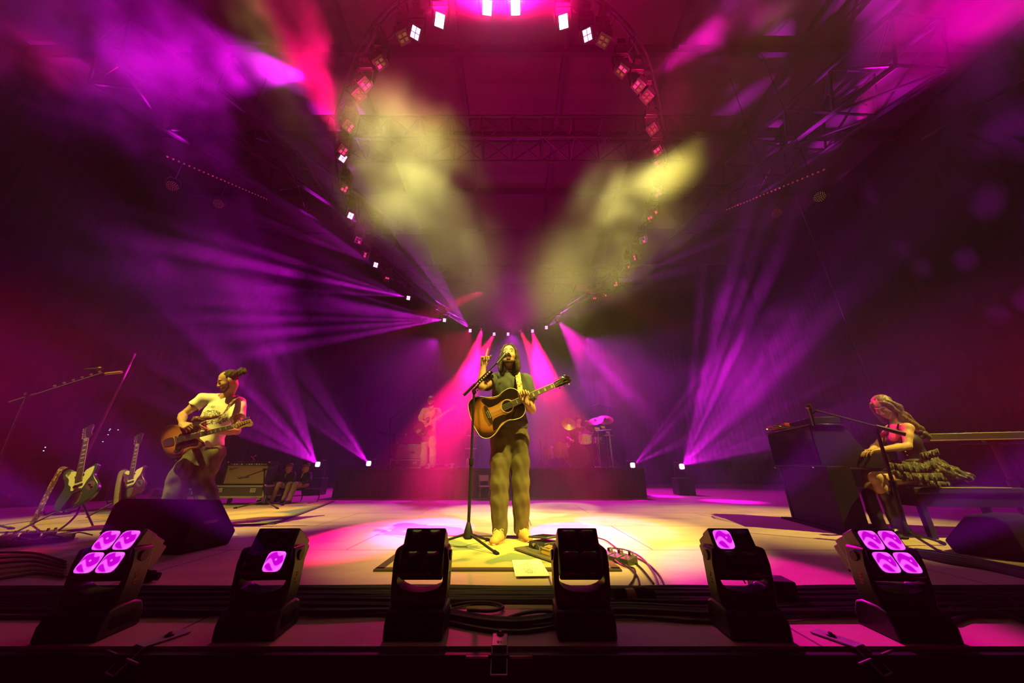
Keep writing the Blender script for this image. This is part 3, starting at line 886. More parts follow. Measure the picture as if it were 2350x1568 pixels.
# cables running right along the floor under the bench
for i in range(5):
    p = [atz(2100, 1262 + i * 3, .01), atz(2180, 1272 + i * 5, .01), atz(2270, 1290 + i * 4, .01), atz(2400, 1316 + i * 5, .01)]
    cable(p, .012, 'dark cable running right across the floor below the bench', group='cables below the bench')
for i in range(4):
    p = [atz(2350 - 0, 1390 + 12 * i, .01), atz(2290, 1372 + 12 * i, .02), atz(2230, 1382 + 10 * i, .01), atz(2180, 1400 + i * 9, .01)]
    cable(p, .009, 'tangled cable right of the last moving head lamp', group='tangled cables at the right end')
for i in range(6):
    p = [atz(-40, 1270 + i * 13, .012), atz(40, 1268 + i * 11, .012), atz(90, 1272 + i * 9, .012), atz(150, 1290 + i * 7, .012)]
    cable(p, .008, 'cable lying below the effects board at the left corner', mat('tan_cable', (.3, .22, .06), .5) if i in (3, 4) else None, group='cables below the left effects board')
# connector lumps on the bundle
for i, (px, py, w, lb, mm) in enumerate(((1445, 1368, .085, 'fat cable connector wrapped in yellow tape beside the unlit right lamp', mat('yellow_tape', (.4, .3, .05), .6)),
                              (318, 1325, .06, 'cable connector with orange tape behind the first moving head lamp', mat('orange_tape', (.6, .2, .03), .6)))):
    p = atz(px, py, .03)
    t = thing('cable_connector', lb, 'connector', p)
    MB().cyl((-w, 0, 0), (w, .02, 0), .03, 14).build('barrel', m_matt, t, bevel=.003)
    MB().cyl((-.02, -.004, 0), (.02, .004, 0), .0318, 14).build('tape_band', mm, t)
    MB().cyl((w * .9, .018, 0), (w * 1.5, .03, -.004), .02, 12).build('strain_relief', m_matt, t, bevel=.002)
# small box right of lamp five
p = atz(1795, 1385, 0)
t = thing('connection_box', 'small black connection box on the floor behind the fifth moving head lamp', 'box', (p.x, p.y + .05, 0), R(-8))
MB().box((0, 0, .045), (.17, .12, .09)).build('case', m_black, t, bevel=.006)
MB().cyl((-.05, -.03, .09), (-.05, -.03, .1), .012).build('knob', m_steel, t)
text_mesh('GB', .03, mat('faded_print', (.25, .2, .25), .7), t, Matrix.Translation((.02, .02, .091)), 'lettering')
for k_, (px, py) in enumerate(((1712, 1345), (1728, 1350))):
    p = atz(px, py, .0)
    tag(MB().tube(smooth_pts([(p.x, p.y, .01), (p.x - .01, p.y + .01, .06), (p.x + .01, p.y, .13), (p.x + .03, p.y - .02, .16)], 5), .004, 6).build('lamp_cable', m_cab[0], smooth=True), ('thin cable rising behind the fifth lamp, %s one' % ('left', 'right')[k_]), 'cable')

# ------------------------------------------------------------------ pit plants in front of the stage
m_leaf = mat('dark_leaf', (.03, .05, .02), .5, noise=(8, (.08, .06, .04), .4, .6, (1, 1, 1)))
mb = MB(); rl = random.Random(3)
for i in range(2600):
    x = rl.uniform(-2.6, 2.6); y = rl.uniform(.75, 1.42); z = -.62 + .28 * rl.random() + (.05 * math.sin(x * 5))
    s = rl.uniform(.006, .016); e = Euler((rl.uniform(0, 6), rl.uniform(0, 6), rl.uniform(0, 6))).to_matrix().to_4x4()
    T = Matrix.Translation((x, y, z)) @ e
    mb.add([(-s * 1.6, 0, 0), (0, s * .6, s * .1), (s * 1.6, 0, 0), (0, -s * .6, s * .1)], [(0, 1, 2, 3)], T)
for i in range(300):
    x = rl.uniform(-2.6, 2.6); y = rl.uniform(.75, 1.42)
    mb.cyl((x, y, -1.17), (x + rl.uniform(-.1, .1), y, -.45 + rl.uniform(-.1, .1)), .002, 4)
tag(mb.build('foliage', m_leaf), 'dark leafy plants growing in the pit before the stage edge', 'plants', kind='stuff')

# ------------------------------------------------------------------ people
m_skin = mat('skin', (.52, .30, .19), .55, noise=(40, (.46, .25, .16), .4, .7, (1, 1, 1)))
m_eye = mat('eye_white', (.38, .32, .28), .35)
m_iris = mat('iris', (.03, .015, .01), .2)
m_lip = mat('lips', (.36, .12, .09), .5)
m_hair_dk = mat('dark_brown_hair', (.022, .012, .007), .8, noise=(25, (.04, .022, .012), .4, .6, (6, 6, 1)))
m_hair_lt = mat('light_brown_hair', (.10, .06, .03), .5, noise=(20, (.17, .11, .05), .4, .6, (5, 5, 1)))
def hframe(c, f, u=(0, 0, 1)):
    f = V(f).normalized(); x = f.cross(V(u)).normalized(); z = x.cross(f)
    return Matrix.Translation(V(c)) @ Matrix((x, f, z)).transposed().to_4x4()     # local y = facing, z = up, x = the person's right
def head_sdf(S, T, mouth=0.0, s=1.0, fem=False, lid=0.3):
    r3 = T.to_3x3().normalized()
    P = lambda x, y, z: T @ V((x * s, y * s, z * s))
    E = lambda c, r, **k: S.ell(P(*c), tuple(q * s for q in r), r3, **k)
    E((0, -.012, .032), (.076, .096, .088), k=.02)
    E((0, .022, -.025), (.063, .068, .085), k=.02)
    E((0, .03, -.082), (.047 if not fem else .041, .045, .034), k=.02)
    E((0, .066, -.101), (.02, .017, .016), k=.015)
    for q in (-1, 1):
        E((q * .04, .054, -.03), (.022, .024, .024), k=.02)
        S.cap(P(q * .012, .089, .026), P(q * .042, .072, .027), .008 * s, .007 * s, k=.008 * s)
        E((q * .031, .101, .004), (.017, .016, .0105), k=.006 * s, sub=True)
        E((q * .077, -.004, -.012), (.008, .02, .031), k=.005 * s)
        lz = .011 - .009 * lid
        S.cap(P(q * .019, .0875, lz), P(q * .043, .081, lz - .001), .0042 * s, .004 * s, k=.003 * s)
        if lid > .6: S.ell(P(q * .031, .0775, .004), .0125 * s, k=.003)
        S.cap(P(q * .02, .086, -.009), P(q * .042, .08, -.008), .0045 * s, k=.004 * s)
    S.cap(P(0, .087, .012), P(0, .107, -.03), .0075 * s, .0105 * s, k=.008 * s)
    S.cap(P(-.011, .098, -.035), P(.011, .098, -.035), .0085 * s, k=.006 * s)
    S.cap(P(-.02, .086, -.062), P(.02, .086, -.062), .0068 * s, k=.005 * s)
    S.cap(P(-.016, .085, -.078 - mouth), P(.016, .085, -.078 - mouth), .0075 * s, k=.005 * s)
    if mouth: E((0, .096, -.07 - mouth * .4), (.017, .014, .005 + mouth * .5), k=.003, sub=True)
def face_parts(T, root, s=1.0, mouth=0.0, vox=.004):
    P = lambda x, y, z: T @ V((x * s, y * s, z * s))
    inv = root.matrix_basis.inverted()
    for q in (-1, 1):
        e = MB().ball(inv @ P(q * .031, .0755, .004), .0118 * s, 12).build('eye', m_eye, root, smooth=True)
        MB().ball(inv @ P(q * .0315, .0832, .003), .006 * s, 8).build('iris', m_iris, e, smooth=True)
def hand_sdf(S, w, d, n, side, curls=(35, 40, 45, 50), thumb=(.75, .55, 20), s=1.0, spread=1.0):
    """w wrist, d direction of the hand, n palm normal, side = +1 when the thumb lies toward d x n"""
    w = V(w); d = V(d).normalized(); n = (V(n) - d * V(n).dot(d)).normalized(); t = d.cross(n).normalized() * side
    r3 = Matrix((t, d, n)).transposed()
    S.bx(w + d * .048 * s, (.037 * s, .045 * s, .0125 * s), r3, rr=.0115 * s, k=.012 * s)
    S.cap(w - d * .01 * s, w + d * .03 * s, .024 * s, .022 * s, k=.015 * s, flat=(n, .75))
    L = [(.044, .027, .022), (.048, .031, .023), (.045, .029, .022), (.036, .022, .019)]
    for i in range(4):
        off = (.029 - i * .0195) * s
        p = w + d * (.086 - .003 * abs(i - 1) - (.006 if i == 3 else 0)) * s + t * off
        c = curls[i]; ang = 0.0; q = p - d * .02 * s
        S.cap(q, p, .0095 * s, .0092 * s, k=.006 * s)
        lat = t * math.sin(R(3.5 * spread * (1.2 - i))) 
        for j, l in enumerate(L[i]):
            ang += R(c * (.8 if j == 0 else 1.0) if not isinstance(c, tuple) else c[j])
            e = p + ((d * math.cos(ang) + n * math.sin(ang)) + lat * (1 if j == 0 else .6)).normalized() * l * s
            S.cap(p, e, (.0092 - j * .0008) * s, (.0086 - j * .0009) * s, k=.0035 * s)
            p = e
    a, b, cc = thumb
    p0 = w + d * .022 * s + t * .026 * s + n * .004 * s
    v1 = (d * a + t * b + n * .25).normalized(); p1 = p0 + v1 * .042 * s
    v2 = (v1 + n * math.tan(R(cc)) * .6 + d * .35 - t * .25).normalized(); p2 = p1 + v2 * .032 * s
    v3 = (v2 + n * math.tan(R(cc)) * .4 - t * .2).normalized(); p3 = p2 + v3 * .026 * s
    S.cap(p0, p1, .0145 * s, .011 * s, k=.01 * s); S.cap(p1, p2, .0105 * s, .0095 * s, k=.004); S.cap(p2, p3, .0095 * s, .0078 * s, k=.004)
def arm_sdf(S, sh, el, wr, s=1.0, fem=False):
    f = .85 if fem else 1.0
    sh, el, wr = V(sh), V(el), V(wr)
    m1 = sh.lerp(el, .45); m2 = el.lerp(wr, .3)
    S.chain([sh, m1, el], [.052 * s * f, .045 * s * f, .037 * s * f], k=.02)
    S.chain([el, m2, wr], [.037 * s * f, .041 * s * f, .025 * s * f], k=.015)
def leg_chain(S, hip, kn, an, r, k=.03):
    hip, kn, an = V(hip), V(kn), V(an)
    S.chain([hip, hip.lerp(kn, .5), kn, kn.lerp(an, .35), an], r, k=k)
def shoe(S, heel, toe, up=V((0, 0, 1)), s=1.0):
    heel, toe = V(heel), V(toe); d = (toe - heel).normalized()
    L = (toe - heel).length
    S.cap(heel + d * .03 * s + up * .04 * s, heel + d * L * .5 + up * .045 * s, .036 * s, .04 * s, k=.02)
    S.cap(heel + d * L * .5 + up * .04 * s, toe - d * .035 * s + up * .032 * s, .041 * s, .036 * s, k=.02, flat=(up, .85))
    S.cap(heel + d * .035 * s + up * .05 * s, heel + d * .05 * s + up * .1 * s, .036 * s, .038 * s, k=.02)
    lo = (heel + toe) / 2 - up * .05 * s
    side = d.cross(up)
    S.bx(lo, (.12 * s, L, .05 * s), Matrix((side, d, up)).transposed(), rr=.001, k=.004, sub=True)
def sole(parent, heel, toe, m, s=1.0, name='sole'):
    heel, toe = V(heel), V(toe); d = (toe - heel).normalized(); side = d.cross(V((0, 0, 1))).normalized(); L = (toe - heel).length
    pts = []
    for k in range(20):
        a = 2 * PI * k / 20; c, q = math.cos(a), math.sin(a)
        w = (.042 if c > 0 else .037) * s
        pts.append((L / 2 + c * (L / 2 + .004), q * w * (1 if abs(c) < .6 else .95)))
    T = parent.matrix_basis.inverted() @ Matrix.Translation(heel) @ Matrix((d, side * -1, V((0, 0, 1)))).transposed().to_4x4()
    return MB().prism(pts, .001, .022 * s, T).build(name, m, parent, bevel=.004)
def laces(parent, heel, toe, m, s=1.0):
    heel, toe = V(heel), V(toe); d = (toe - heel).normalized(); side = d.cross(V((0, 0, 1))).normalized(); L = (toe - heel).length
    inv = parent.matrix_basis.inverted(); mb = MB()
    pr = lambda u, v: heel + d * (L * u) + side * v + V((0, 0, (.092 - (u - .42) * .1) * s - abs(v) * .25))
    for i in range(5):
        u = .42 + .07 * i
        mb.tube([inv @ pr(u, -.026), inv @ (pr(u + .02, 0) + V((0, 0, .004))), inv @ pr(u + .04, .026)], .0032, 5)
        mb.tube([inv @ pr(u, .026), inv @ (pr(u + .02, 0) + V((0, 0, .006))), inv @ pr(u + .04, -.026)], .0032, 5)
    for q in (-1, 1):
        mb.tube([inv @ (pr(.42, 0) + V((0, 0, .012))), inv @ (pr(.45, q * .04) + V((0, 0, .014))), inv @ (pr(.5, q * .045) + V((0, 0, -.006))), inv @ (pr(.43, q * .012) + V((0, 0, .01)))], .0028, 5)
    mb.build('laces', m, parent)
def pix(d, y, **k): return at(d[0], d[1], y)
def proot(name, label, loc):
    t = thing(name, label, 'person', loc); bpy.context.view_layer.update(); return t

# ---------------- singer with the acoustic guitar
SY = 3.40
sing = proot('person', 'bearded long-haired singer in dark t-shirt playing a sunburst acoustic guitar, one hand raised', (0, SY, 0))
HC = at(1168.5, 817, SY - .05)
HT = hframe(HC, (-.05, -.95, .24), (0, .2, 1))
chest = at(1168, 893, SY); neckb = at(1167, 856, SY + .01); pel = at(1170, 990, SY + .02)
shR, shL = at(1133, 872, SY + .01), at(1207, 874, SY + .01)
elR, wrR = at(1105, 888, SY - .26), at(1109, 841, SY - .24)
elL, wrL = at(1221, 941, SY - .02), at(1208, 925, SY - .26)
S = SDF(.0045, .02)
head_sdf(S, HT, mouth=.009)
S.cap(HC + V((0, .02, -.07)), neckb, .053, .058, k=.03)
S.cap(neckb, chest + V((0, .03, 0)), .06, .07, k=.03); S.cap(shR, shL, .05, k=.03); S.cap(chest + V((0, .03, 0)), pel + V((0, .02, .08)), .08, .08, k=.03)
arm_sdf(S, shR, elR, wrR); arm_sdf(S, shL, elL, wrL)
hand_sdf(S, wrR, V((.02, -.05, 1)), V((.75, -.55, 0)), 1, curls=((8, 6, 4), (88, 80, 50), (90, 85, 55), (92, 85, 55)), thumb=(.8, .35, 40), s=1.05)
NKP = at(1203, 907, SY - .30)
dL = (NKP - wrL).normalized()
hand_sdf(S, wrL, V((-.22, -.25, .95)), V((.1, -1, -.2)), -1, curls=((40, 70, 40), (42, 72, 40), (44, 74, 40), (46, 74, 44)), thumb=(.8, .5, 10), s=1.0)
S.build('body', m_skin, sing)
face_parts(HT, sing)
# hair: long, parted in the middle, to the shoulders, and a beard
P = lambda x, y, z: HT @ V((x, y, z))
h3 = HT.to_3x3()
S = SDF(.005, .02)
S.ell(P(0, -.028, .045), (.084, .094, .084), h3)
for q in (-1, 1):
    S.chain([P(q * .012, .05, .112), P(q * .045, .052, .088), P(q * .073, .045, .035), P(q * .082, .03, -.03), P(q * .084, .012, -.1), P(q * .082, .0, -.165)], [.009, .013, .016, .019, .024, .018], k=.015)
    S.chain([P(q * .05, -.04, .04), P(q * .07, -.045, -.06), P(q * .068, -.04, -.15), P(q * .062, -.025, -.2)], [.036, .036, .034, .016], k=.02)
    S.cap(P(q * .08, .012, -.1), P(q * .098, .008, -.145), .012, .016)
    S.cap(P(q * .088, -.01, -.14), P(q * .1, -.005, -.175), .014, .01)
S.chain([P(0, -.09, .03), P(0, -.09, -.08), P(0, -.07, -.18)], [.05, .055, .03], k=.03)
S.bx(P(0, .11, -.04), (.052, .06, .11), h3, rr=.03, k=.01, sub=True)
S.build('hair', m_hair_dk, sing, relax=1, post=folds(.0022, 130, (1, 1, .12)))
S = SDF(.004, .008)
S.chain([P(-.068, .02, -.03), P(-.058, .035, -.08), P(-.03, .066, -.108), P(0, .075, -.114), P(.03, .066, -.108), P(.058, .035, -.08), P(.068, .02, -.03)], [.008, .010, .013, .015, .013, .010, .008], k=.01)
S.chain([P(-.026, .087, -.068), P(-.018, .094, -.053), P(0, .098, -.05), P(.018, .094, -.053), P(.026, .087, -.068)], [.005, .0065, .0065, .0065, .005], k=.004)
S.build('beard', m_hair_dk, sing, relax=1)
inv = sing.matrix_basis.inverted()
for q in (-1, 1):
    MB().tube([inv @ P(q * .015, .096, .029), inv @ P(q * .03, .091, .033), inv @ P(q * .046, .078, .028)], [.002, .0027, .0018], 6).build('eyebrow', m_hair_dk, sing, smooth=True)
MB().tube([inv @ P(-.018, .092, -.088), inv @ P(0, .0955, -.0895), inv @ P(.018, .092, -.088)], .0045, 6).build('lip', m_lip, sing, smooth=True)
# t-shirt
m_tee = mat('washed_grey_cotton', (.055, .062, .058), .85, noise=(9, (.07, .078, .07), .4, .7, (1, 1, 1)))
S = SDF(.006, .04)
S.ell(chest + V((0, 0, -.02)), (.175, .118, .17)); S.ell((chest + pel) / 2 + V((0, 0, .02)), (.17, .115, .22)); S.ell(pel + V((0, 0, .08)), (.178, .122, .13))
S.cap(shR + V((.03, 0, .012)), shL + V((-.03, 0, .012)), .066, k=.04)
S.cap(shR, shR.lerp(elR, .62), .07, .074, k=.03); S.cap(shL, shL.lerp(elL, .7), .07, .078, k=.03)
S.cap(neckb + V((0, 0, -.045)), chest, .075, .1, k=.04)
S.cap(shR.lerp(elR, .7), elR + (elR - shR) * .25, .085, k=.012, sub=True); S.cap(shL.lerp(elL, .79), elL + (elL - shL) * .25, .09, k=.004, sub=True)
S.bx(pel + V((0, 0, -.1)), (.3, .3, .075), rr=.002, k=.004, sub=True)
S.ell(neckb + V((0, -.01, .035)), (.066, .066, .05), k=.006, sub=True)
S.build('t_shirt', m_tee, sing, post=folds(.0034, 30, (1, 1, .4), 1.0))
MB().lathe([(.066, 0), (.069, .006), (.066, .012), (.063, .006)], 24, inv @ Matrix.Translation(neckb + V((0, -.012, -.004))) @ Matrix.Rotation(R(-14), 4, 'X')).build('collar', m_tee, sing, smooth=True)
# trousers
m_tro = mat('olive_canvas', (.095, .07, .036), .9, noise=(14, (.13, .10, .05), .4, .7, (1, 1, .4)))
hpR, hpL = at(1150, 1010, SY + .02), at(1190, 1010, SY + .02)
knR, knL = at(1146, 1110, SY - .02), at(1194, 1108, SY + .04)
anR = atz(1150, 1232, .09); anL = atz(1193, 1222, .09)
anR.y = SY + .03; anL.y = SY + .12; anR.x = -.108; anL.x = .085
S = SDF(.006, .035)
S.ell(pel + V((0, 0, .01)), (.165, .112, .12)); S.cap(hpR, hpL, .095, k=.04)
leg_chain(S, hpR, knR, anR + V((0, 0, .0)), [.098, .094, .08, .079, .07]); leg_chain(S, hpL, knL, anL, [.098, .094, .08, .079, .07])
S.cap(anR + V((0, 0, -.02)), anR + V((0, 0, -.2)), .1, k=.003, sub=True)
S.cap(anL + V((0, 0, -.02)), anL + V((0, 0, -.2)), .1, k=.003, sub=True)
S.p = S.p[:-2]
S.bx(V((0, SY + .05, -.04)), (.4, .4, .095), rr=.001, k=.002, sub=True)
S.build('trousers', m_tro, sing, post=folds(.0028, 34, (1, 1, .42), .3))
mb = MB()
for i, a in enumerate((-70, -30, 20, 60)):
    q = pel + V((.163 * math.sin(R(a)), -.112 * math.cos(R(a)), .055)); mb.box(inv @ q, (.012, .008, .05), (0, 0, R(a)))
mb.build('belt_loops', m_tro, sing)
m_shoe = mat('tan_suede', (.40, .2, .07), .8, noise=(30, (.46, .25, .09), .4, .7, (1, 1, 1)))
m_sole = mat('gum_sole', (.45, .26, .12), .6)
m_lace = mat('orange_laces', (.75, .38, .18), .7)
hlR, toR = V((-.085, SY + .09, 0)), V((-.155, SY - .20, 0))
hlL, toL = V((.07, SY + .19, 0)), V((.15, SY - .08, 0))
for h_, t_, an in ((hlR, toR, anR), (hlL, toL, anL)):
    S = SDF(.004, .015); shoe(S, h_, t_, s=1.16); S.cap(h_ + (t_ - h_).normalized() * .06 + V((0, 0, .08)), an + V((0, 0, .04)), .04, .04, k=.02)
    o = S.build('shoe', m_shoe, sing)
    for nm, fn, mm in (('sole', sole, m_sole), ('laces', laces, m_lace)):
        before = set(sing.children); fn(sing, h_, t_, mm, 1.16)
        for c in set(sing.children) - before: c.parent = o

# ---------------- guitarist on the left
GY = 4.05
gu = proot('person', 'guitarist with hair in a bun and white printed t-shirt, looking down at his electric guitar', (-3.3, GY, 0))
inv = gu.matrix_basis.inverted()
HC2 = at(524, 874, GY - .12)
HT2 = hframe(HC2, (-.62, -.62, -.48), (0, 0, 1))
nb2 = at(520, 913, GY); ch2 = at(503, 950, GY); pl2 = at(468, 1030, GY + .02)
sR2, sL2 = at(466, 917, GY - .03), at(549, 924, GY + .02)
eR2, wR2 = at(419, 953, GY - .1), at(418, 974, GY - .36)
eL2, wL2 = at(543, 990, GY - .06), at(487, 990, GY - .3)
S = SDF(.0045, .02)
head_sdf(S, HT2, lid=.75)
S.cap(HT2 @ V((0, -.03, -.06)), nb2, .053, .06, k=.03)
S.cap(nb2, ch2 + V((0, .03, 0)), .06, .07, k=.03); S.cap(sR2, sL2, .05, k=.03); S.cap(ch2 + V((0, .03, 0)), pl2 + V((0, .02, .08)), .08, .08, k=.03)
arm_sdf(S, sR2, eR2, wR2); arm_sdf(S, sL2, eL2, wL2)
hand_sdf(S, wR2, V((.9, -.2, -.25)), V((.1, .8, -.6)), 1, curls=((40, 45, 30), (50, 50, 30), (55, 50, 30), (60, 50, 30)), thumb=(.85, .4, 30))
hand_sdf(S, wL2, V((-.8, -.35, .3)), V((.1, -.2, 1)), -1, curls=((35, 60, 40), (40, 62, 40), (45, 62, 40), (48, 62, 40)), thumb=(.7, .6, 10))
S.build('body', m_skin, gu)
face_parts(HT2, gu)
P = lambda x, y, z: HT2 @ V((x, y, z))
h3 = HT2.to_3x3()
S = SDF(.005, .02)
S.ell(P(0, -.03, .042), (.084, .092, .086), h3); S.ell(P(0, -.1, .05), (.045, .05, .045), h3, k=.02)
S.ell(P(.005, -.15, .075), (.036, .04, .04), h3, k=.01); S.ell(P(-.02, -.17, .05), (.03, .03, .03), h3, k=.01); S.cap(P(0, -.16, .1), P(.01, -.2, .085), .014, .01)
S.bx(P(0, .115, -.02), (.06, .06, .095), h3, rr=.03, k=.01, sub=True)
S.build('hair', m_hair_dk, gu, relax=1, post=folds(.002, 130, (1, 1, .3)))
S = SDF(.004, .008)
S.chain([P(-.068, .02, -.03), P(-.058, .035, -.08), P(-.03, .066, -.108), P(0, .075, -.112), P(.03, .066, -.108), P(.058, .035, -.08), P(.068, .02, -.03)], [.008, .012, .015, .016, .015, .012, .008], k=.01)
S.chain([P(-.022, .089, -.058), P(0, .097, -.052), P(.022, .089, -.058)], .0055 and [.005, .006, .005], k=.004)
S.build('beard', m_hair_dk, gu, relax=1)
for q in (-1, 1):
    MB().tube([inv @ P(q * .015, .096, .029), inv @ P(q * .03, .091, .033), inv @ P(q * .046, .078, .028)], [.002, .0027, .0018], 6).build('eyebrow', m_hair_dk, gu, smooth=True)
def tee_print(m, nt, b):
    # white cotton with a sketchy black drawing across the chest
    N = nt.nodes.new; L = nt.links.new
    tc = N('ShaderNodeTexCoord'); sp = N('ShaderNodeSeparateXYZ'); L(tc.outputs['Object'], sp.inputs[0])
    vo = N('ShaderNodeTexVoronoi'); vo.feature = 'DISTANCE_TO_EDGE'; vo.inputs['Scale'].default_value = 22
    nz = N('ShaderNodeTexNoise'); nz.inputs['Scale'].default_value = 14; nz.inputs['Detail'].default_value = 3
    ad = N('ShaderNodeVectorMath'); ad.operation = 'MULTIPLY_ADD'; L(nz.outputs['Color'], ad.inputs[0]); ad.inputs[1].default_value = (.12, .12, .12); L(tc.outputs['Object'], ad.inputs[2])
    L(ad.outputs[0], vo.inputs['Vector'])
    ln = N('ShaderNodeMapRange'); ln.inputs['From Min'].default_value = .05; ln.inputs['From Max'].default_value = .09; L(vo.outputs['Distance'], ln.inputs['Value'])
    # window of the print, in the shirt's own space
    ds = N('ShaderNodeVectorMath'); ds.operation = 'SUBTRACT'; L(tc.outputs['Object'], ds.inputs[0]); ds.inputs[1].default_value = PRINT_C
    dv = N('ShaderNodeVectorMath'); dv.operation = 'DIVIDE'; L(ds.outputs[0], dv.inputs[0]); dv.inputs[1].default_value = (.16, .4, .085)
    le = N('ShaderNodeVectorMath'); le.operation = 'LENGTH'; L(dv.outputs[0], le.inputs[0])
    wi = N('ShaderNodeMath'); wi.operation = 'LESS_THAN'; wi.inputs[1].default_value = 1.0; L(le.outputs['Value'], wi.inputs[0])
    iv = N('ShaderNodeMath'); iv.operation = 'SUBTRACT'; iv.inputs[0].default_value = 1; L(ln.outputs[0], iv.inputs[1])
    mu = N('ShaderNodeMath'); mu.operation = 'MULTIPLY'; L(wi.outputs[0], mu.inputs[0]); L(iv.outputs[0], mu.inputs[1])
    mx = N('ShaderNodeMix'); mx.data_type = 'RGBA'; mx.inputs[6].default_value = (.78, .76, .7, 1); mx.inputs[7].default_value = (.04, .035, .03, 1)
    L(mu.outputs[0], mx.inputs[0]); L(mx.outputs[2], b.inputs['Base Color'])
PRINT_C = tuple(inv @ (ch2 + V((0, -.1, -.06))))
m_tee2 = mat('white_printed_cotton', (.78, .76, .7), .85, build=tee_print)
S = SDF(.006, .04)
S.ell(ch2 + V((0, 0, -.01)), (.172, .118, .17)); S.ell((ch2 + pl2) / 2 + V((0, 0, .02)), (.168, .12, .22)); S.ell(pl2 + V((.01, 0, .06)), (.182, .13, .12))
S.cap(sR2 + V((.03, 0, .012)), sL2 + V((-.03, 0, .012)), .066, k=.04)
S.cap(sR2, sR2.lerp(eR2, .6), .068, .072, k=.03); S.cap(sL2, sL2.lerp(eL2, .62), .068, .078, k=.03)
S.cap(sR2.lerp(eR2, .68), eR2 + (eR2 - sR2) * .25, .085, k=.004, sub=True); S.cap(sL2.lerp(eL2, .7), eL2 + (eL2 - sL2) * .25, .09, k=.004, sub=True)
S.bx(pl2 + V((0, 0, -.12)), (.32, .3, .08), rr=.002, k=.004, sub=True)
S.ell(nb2 + V((-.01, -.02, .035)), (.068, .068, .05), k=.006, sub=True)
shirt2 = S.build('t_shirt', m_tee2, gu, post=folds(.004, 20, (1, 1, .6), 2.0))
from mathutils.bvhtree import BVHTree
bt = BVHTree.FromObject(shirt2, bpy.context.evaluated_depsgraph_get())
fr = frame(inv @ (ch2 + V((-.045, -.3, .065))), (1, 0, -.14), (.14, 0, 1))
lt = text_mesh('I  SURF', .044, m_ink, gu, fr, 'lettering', ext=.0)
for v in lt.data.vertices:        # printed on the cloth
    hit = bt.ray_cast(v.co, V((0, 1, 0)))
    if hit[0] is not None: v.co = hit[0] - V((0, .0015, 0))
m_tro2 = mat('faded_green_trousers', (.05, .04, .03), .9, noise=(12, (.11, .10, .06), .45, .6, (1, 1, .5)))
hR, hL = at(450, 1045, GY + .02), at(492, 1042, GY + .03)
kR, kL = at(413, 1095, GY - .06), at(462, 1098, GY + .05)
aR, aL = V((-3.62, GY - .02, .09)), V((-3.28, GY + .12, .09))
S = SDF(.007, .035)
S.ell(pl2 + V((0, 0, 0)), (.168, .115, .12)); S.cap(hR, hL, .1, k=.04)
leg_chain(S, hR, kR, aR, [.105, .102, .098, .1, .105]); leg_chain(S, hL, kL, aL, [.105, .102, .098, .1, .105])
S.bx(V((-3.4, GY + .05, -.06)), (.6, .5, .1), rr=.001, k=.002, sub=True)
S.build('trousers', m_tro2, gu, post=folds(.004, 28, (1, 1, .5), .9))
m_shoe_bk = mat('black_shoe', (.02, .018, .018), .5)
for h_, t_ in ((aR + V((.02, .06, -.09)), aR + V((-.06, -.2, -.09))), (aL + V((0, .07, -.09)), aL + V((.04, -.2, -.09)))):
    S = SDF(.006, .015); shoe(S, h_, t_); S.cap(h_ + V((0, -.03, .08)), h_ + V((0, -.04, .18)), .04, .05); S.build('shoe', m_shoe_bk, gu)

# ---------------- bassist at the back
BY = 8.9; RZ = .62
ba = proot('person', 'bass player in a cap and short-sleeved shirt standing on the riser behind the singer', (-2.05, BY, RZ))
inv = ba.matrix_basis.inverted()
HC3 = at(989, 921, BY); HT3 = hframe(HC3, (.05, -.98, -.16))
nb3, ch3, pl3 = at(990, 938, BY), at(989, 958, BY), at(985, 1000, BY)
sR3, sL3 = at(973, 943, BY), at(1006, 943, BY)
eR3, wR3 = at(964, 965, BY - .05), at(971, 968, BY - .3)
eL3, wL3 = at(1010, 968, BY - .05), at(1010, 957, BY - .32)
S = SDF(.008, .02); head_sdf(S, HT3); S.cap(HT3 @ V((0, -.03, -.06)), nb3, .053, .06, k=.03); S.cap(nb3, ch3 + V((0, .03, 0)), .06, .07, k=.03); S.cap(sR3, sL3, .05); S.cap(ch3 + V((0, .03, 0)), pl3, .08, .08, k=.03)
arm_sdf(S, sR3, eR3, wR3); arm_sdf(S, sL3, eL3, wL3)
hand_sdf(S, wR3, (.7, -.1, -.5), (.3, .9, .2), 1, s=1.05); hand_sdf(S, wL3, (-.2, -.3, .8), (.2, -1, 0), -1, curls=(55, 55, 55, 55), s=1.05)
S.build('body', m_skin, ba)
m_cap = mat('dark_cap', (.05, .05, .055), .8)
P = lambda x, y, z: HT3 @ V((x, y, z)); h3 = HT3.to_3x3()
S = SDF(.008, .01); S.ell(P(0, -.01, .06), (.09, .106, .085), h3); S.cap(P(-.03, .1, .05), P(.03, .1, .05), .045, flat=(HT3.to_3x3() @ V((0, .1, 1)), .3)); S.cap(P(-.025, .14, .045), P(.025, .14, .045), .04, flat=(HT3.to_3x3() @ V((0, .1, 1)), .3)); S.bx(P(0, 0, -.06), (.2, .2, .08), h3, rr=.001, k=.004, sub=True)
cp = S.build('cap', m_cap, ba)
MB().ball(inv @ P(0, .075, .105), (.05, .018, .03), 12).build('cap_badge', mat('pale_badge', (.7, .66, .4), .7), cp, smooth=True)
S = SDF(.006, .008); S.chain([P(-.068, .02, -.03), P(-.055, .04, -.085), P(0, .075, -.115), P(.055, .04, -.085), P(.068, .02, -.03)], [.012, .018, .022, .018, .012], k=.01); S.build('beard', m_hair_dk, ba)
m_sh3 = mat('khaki_shirt', (.4, .35, .27), .85)
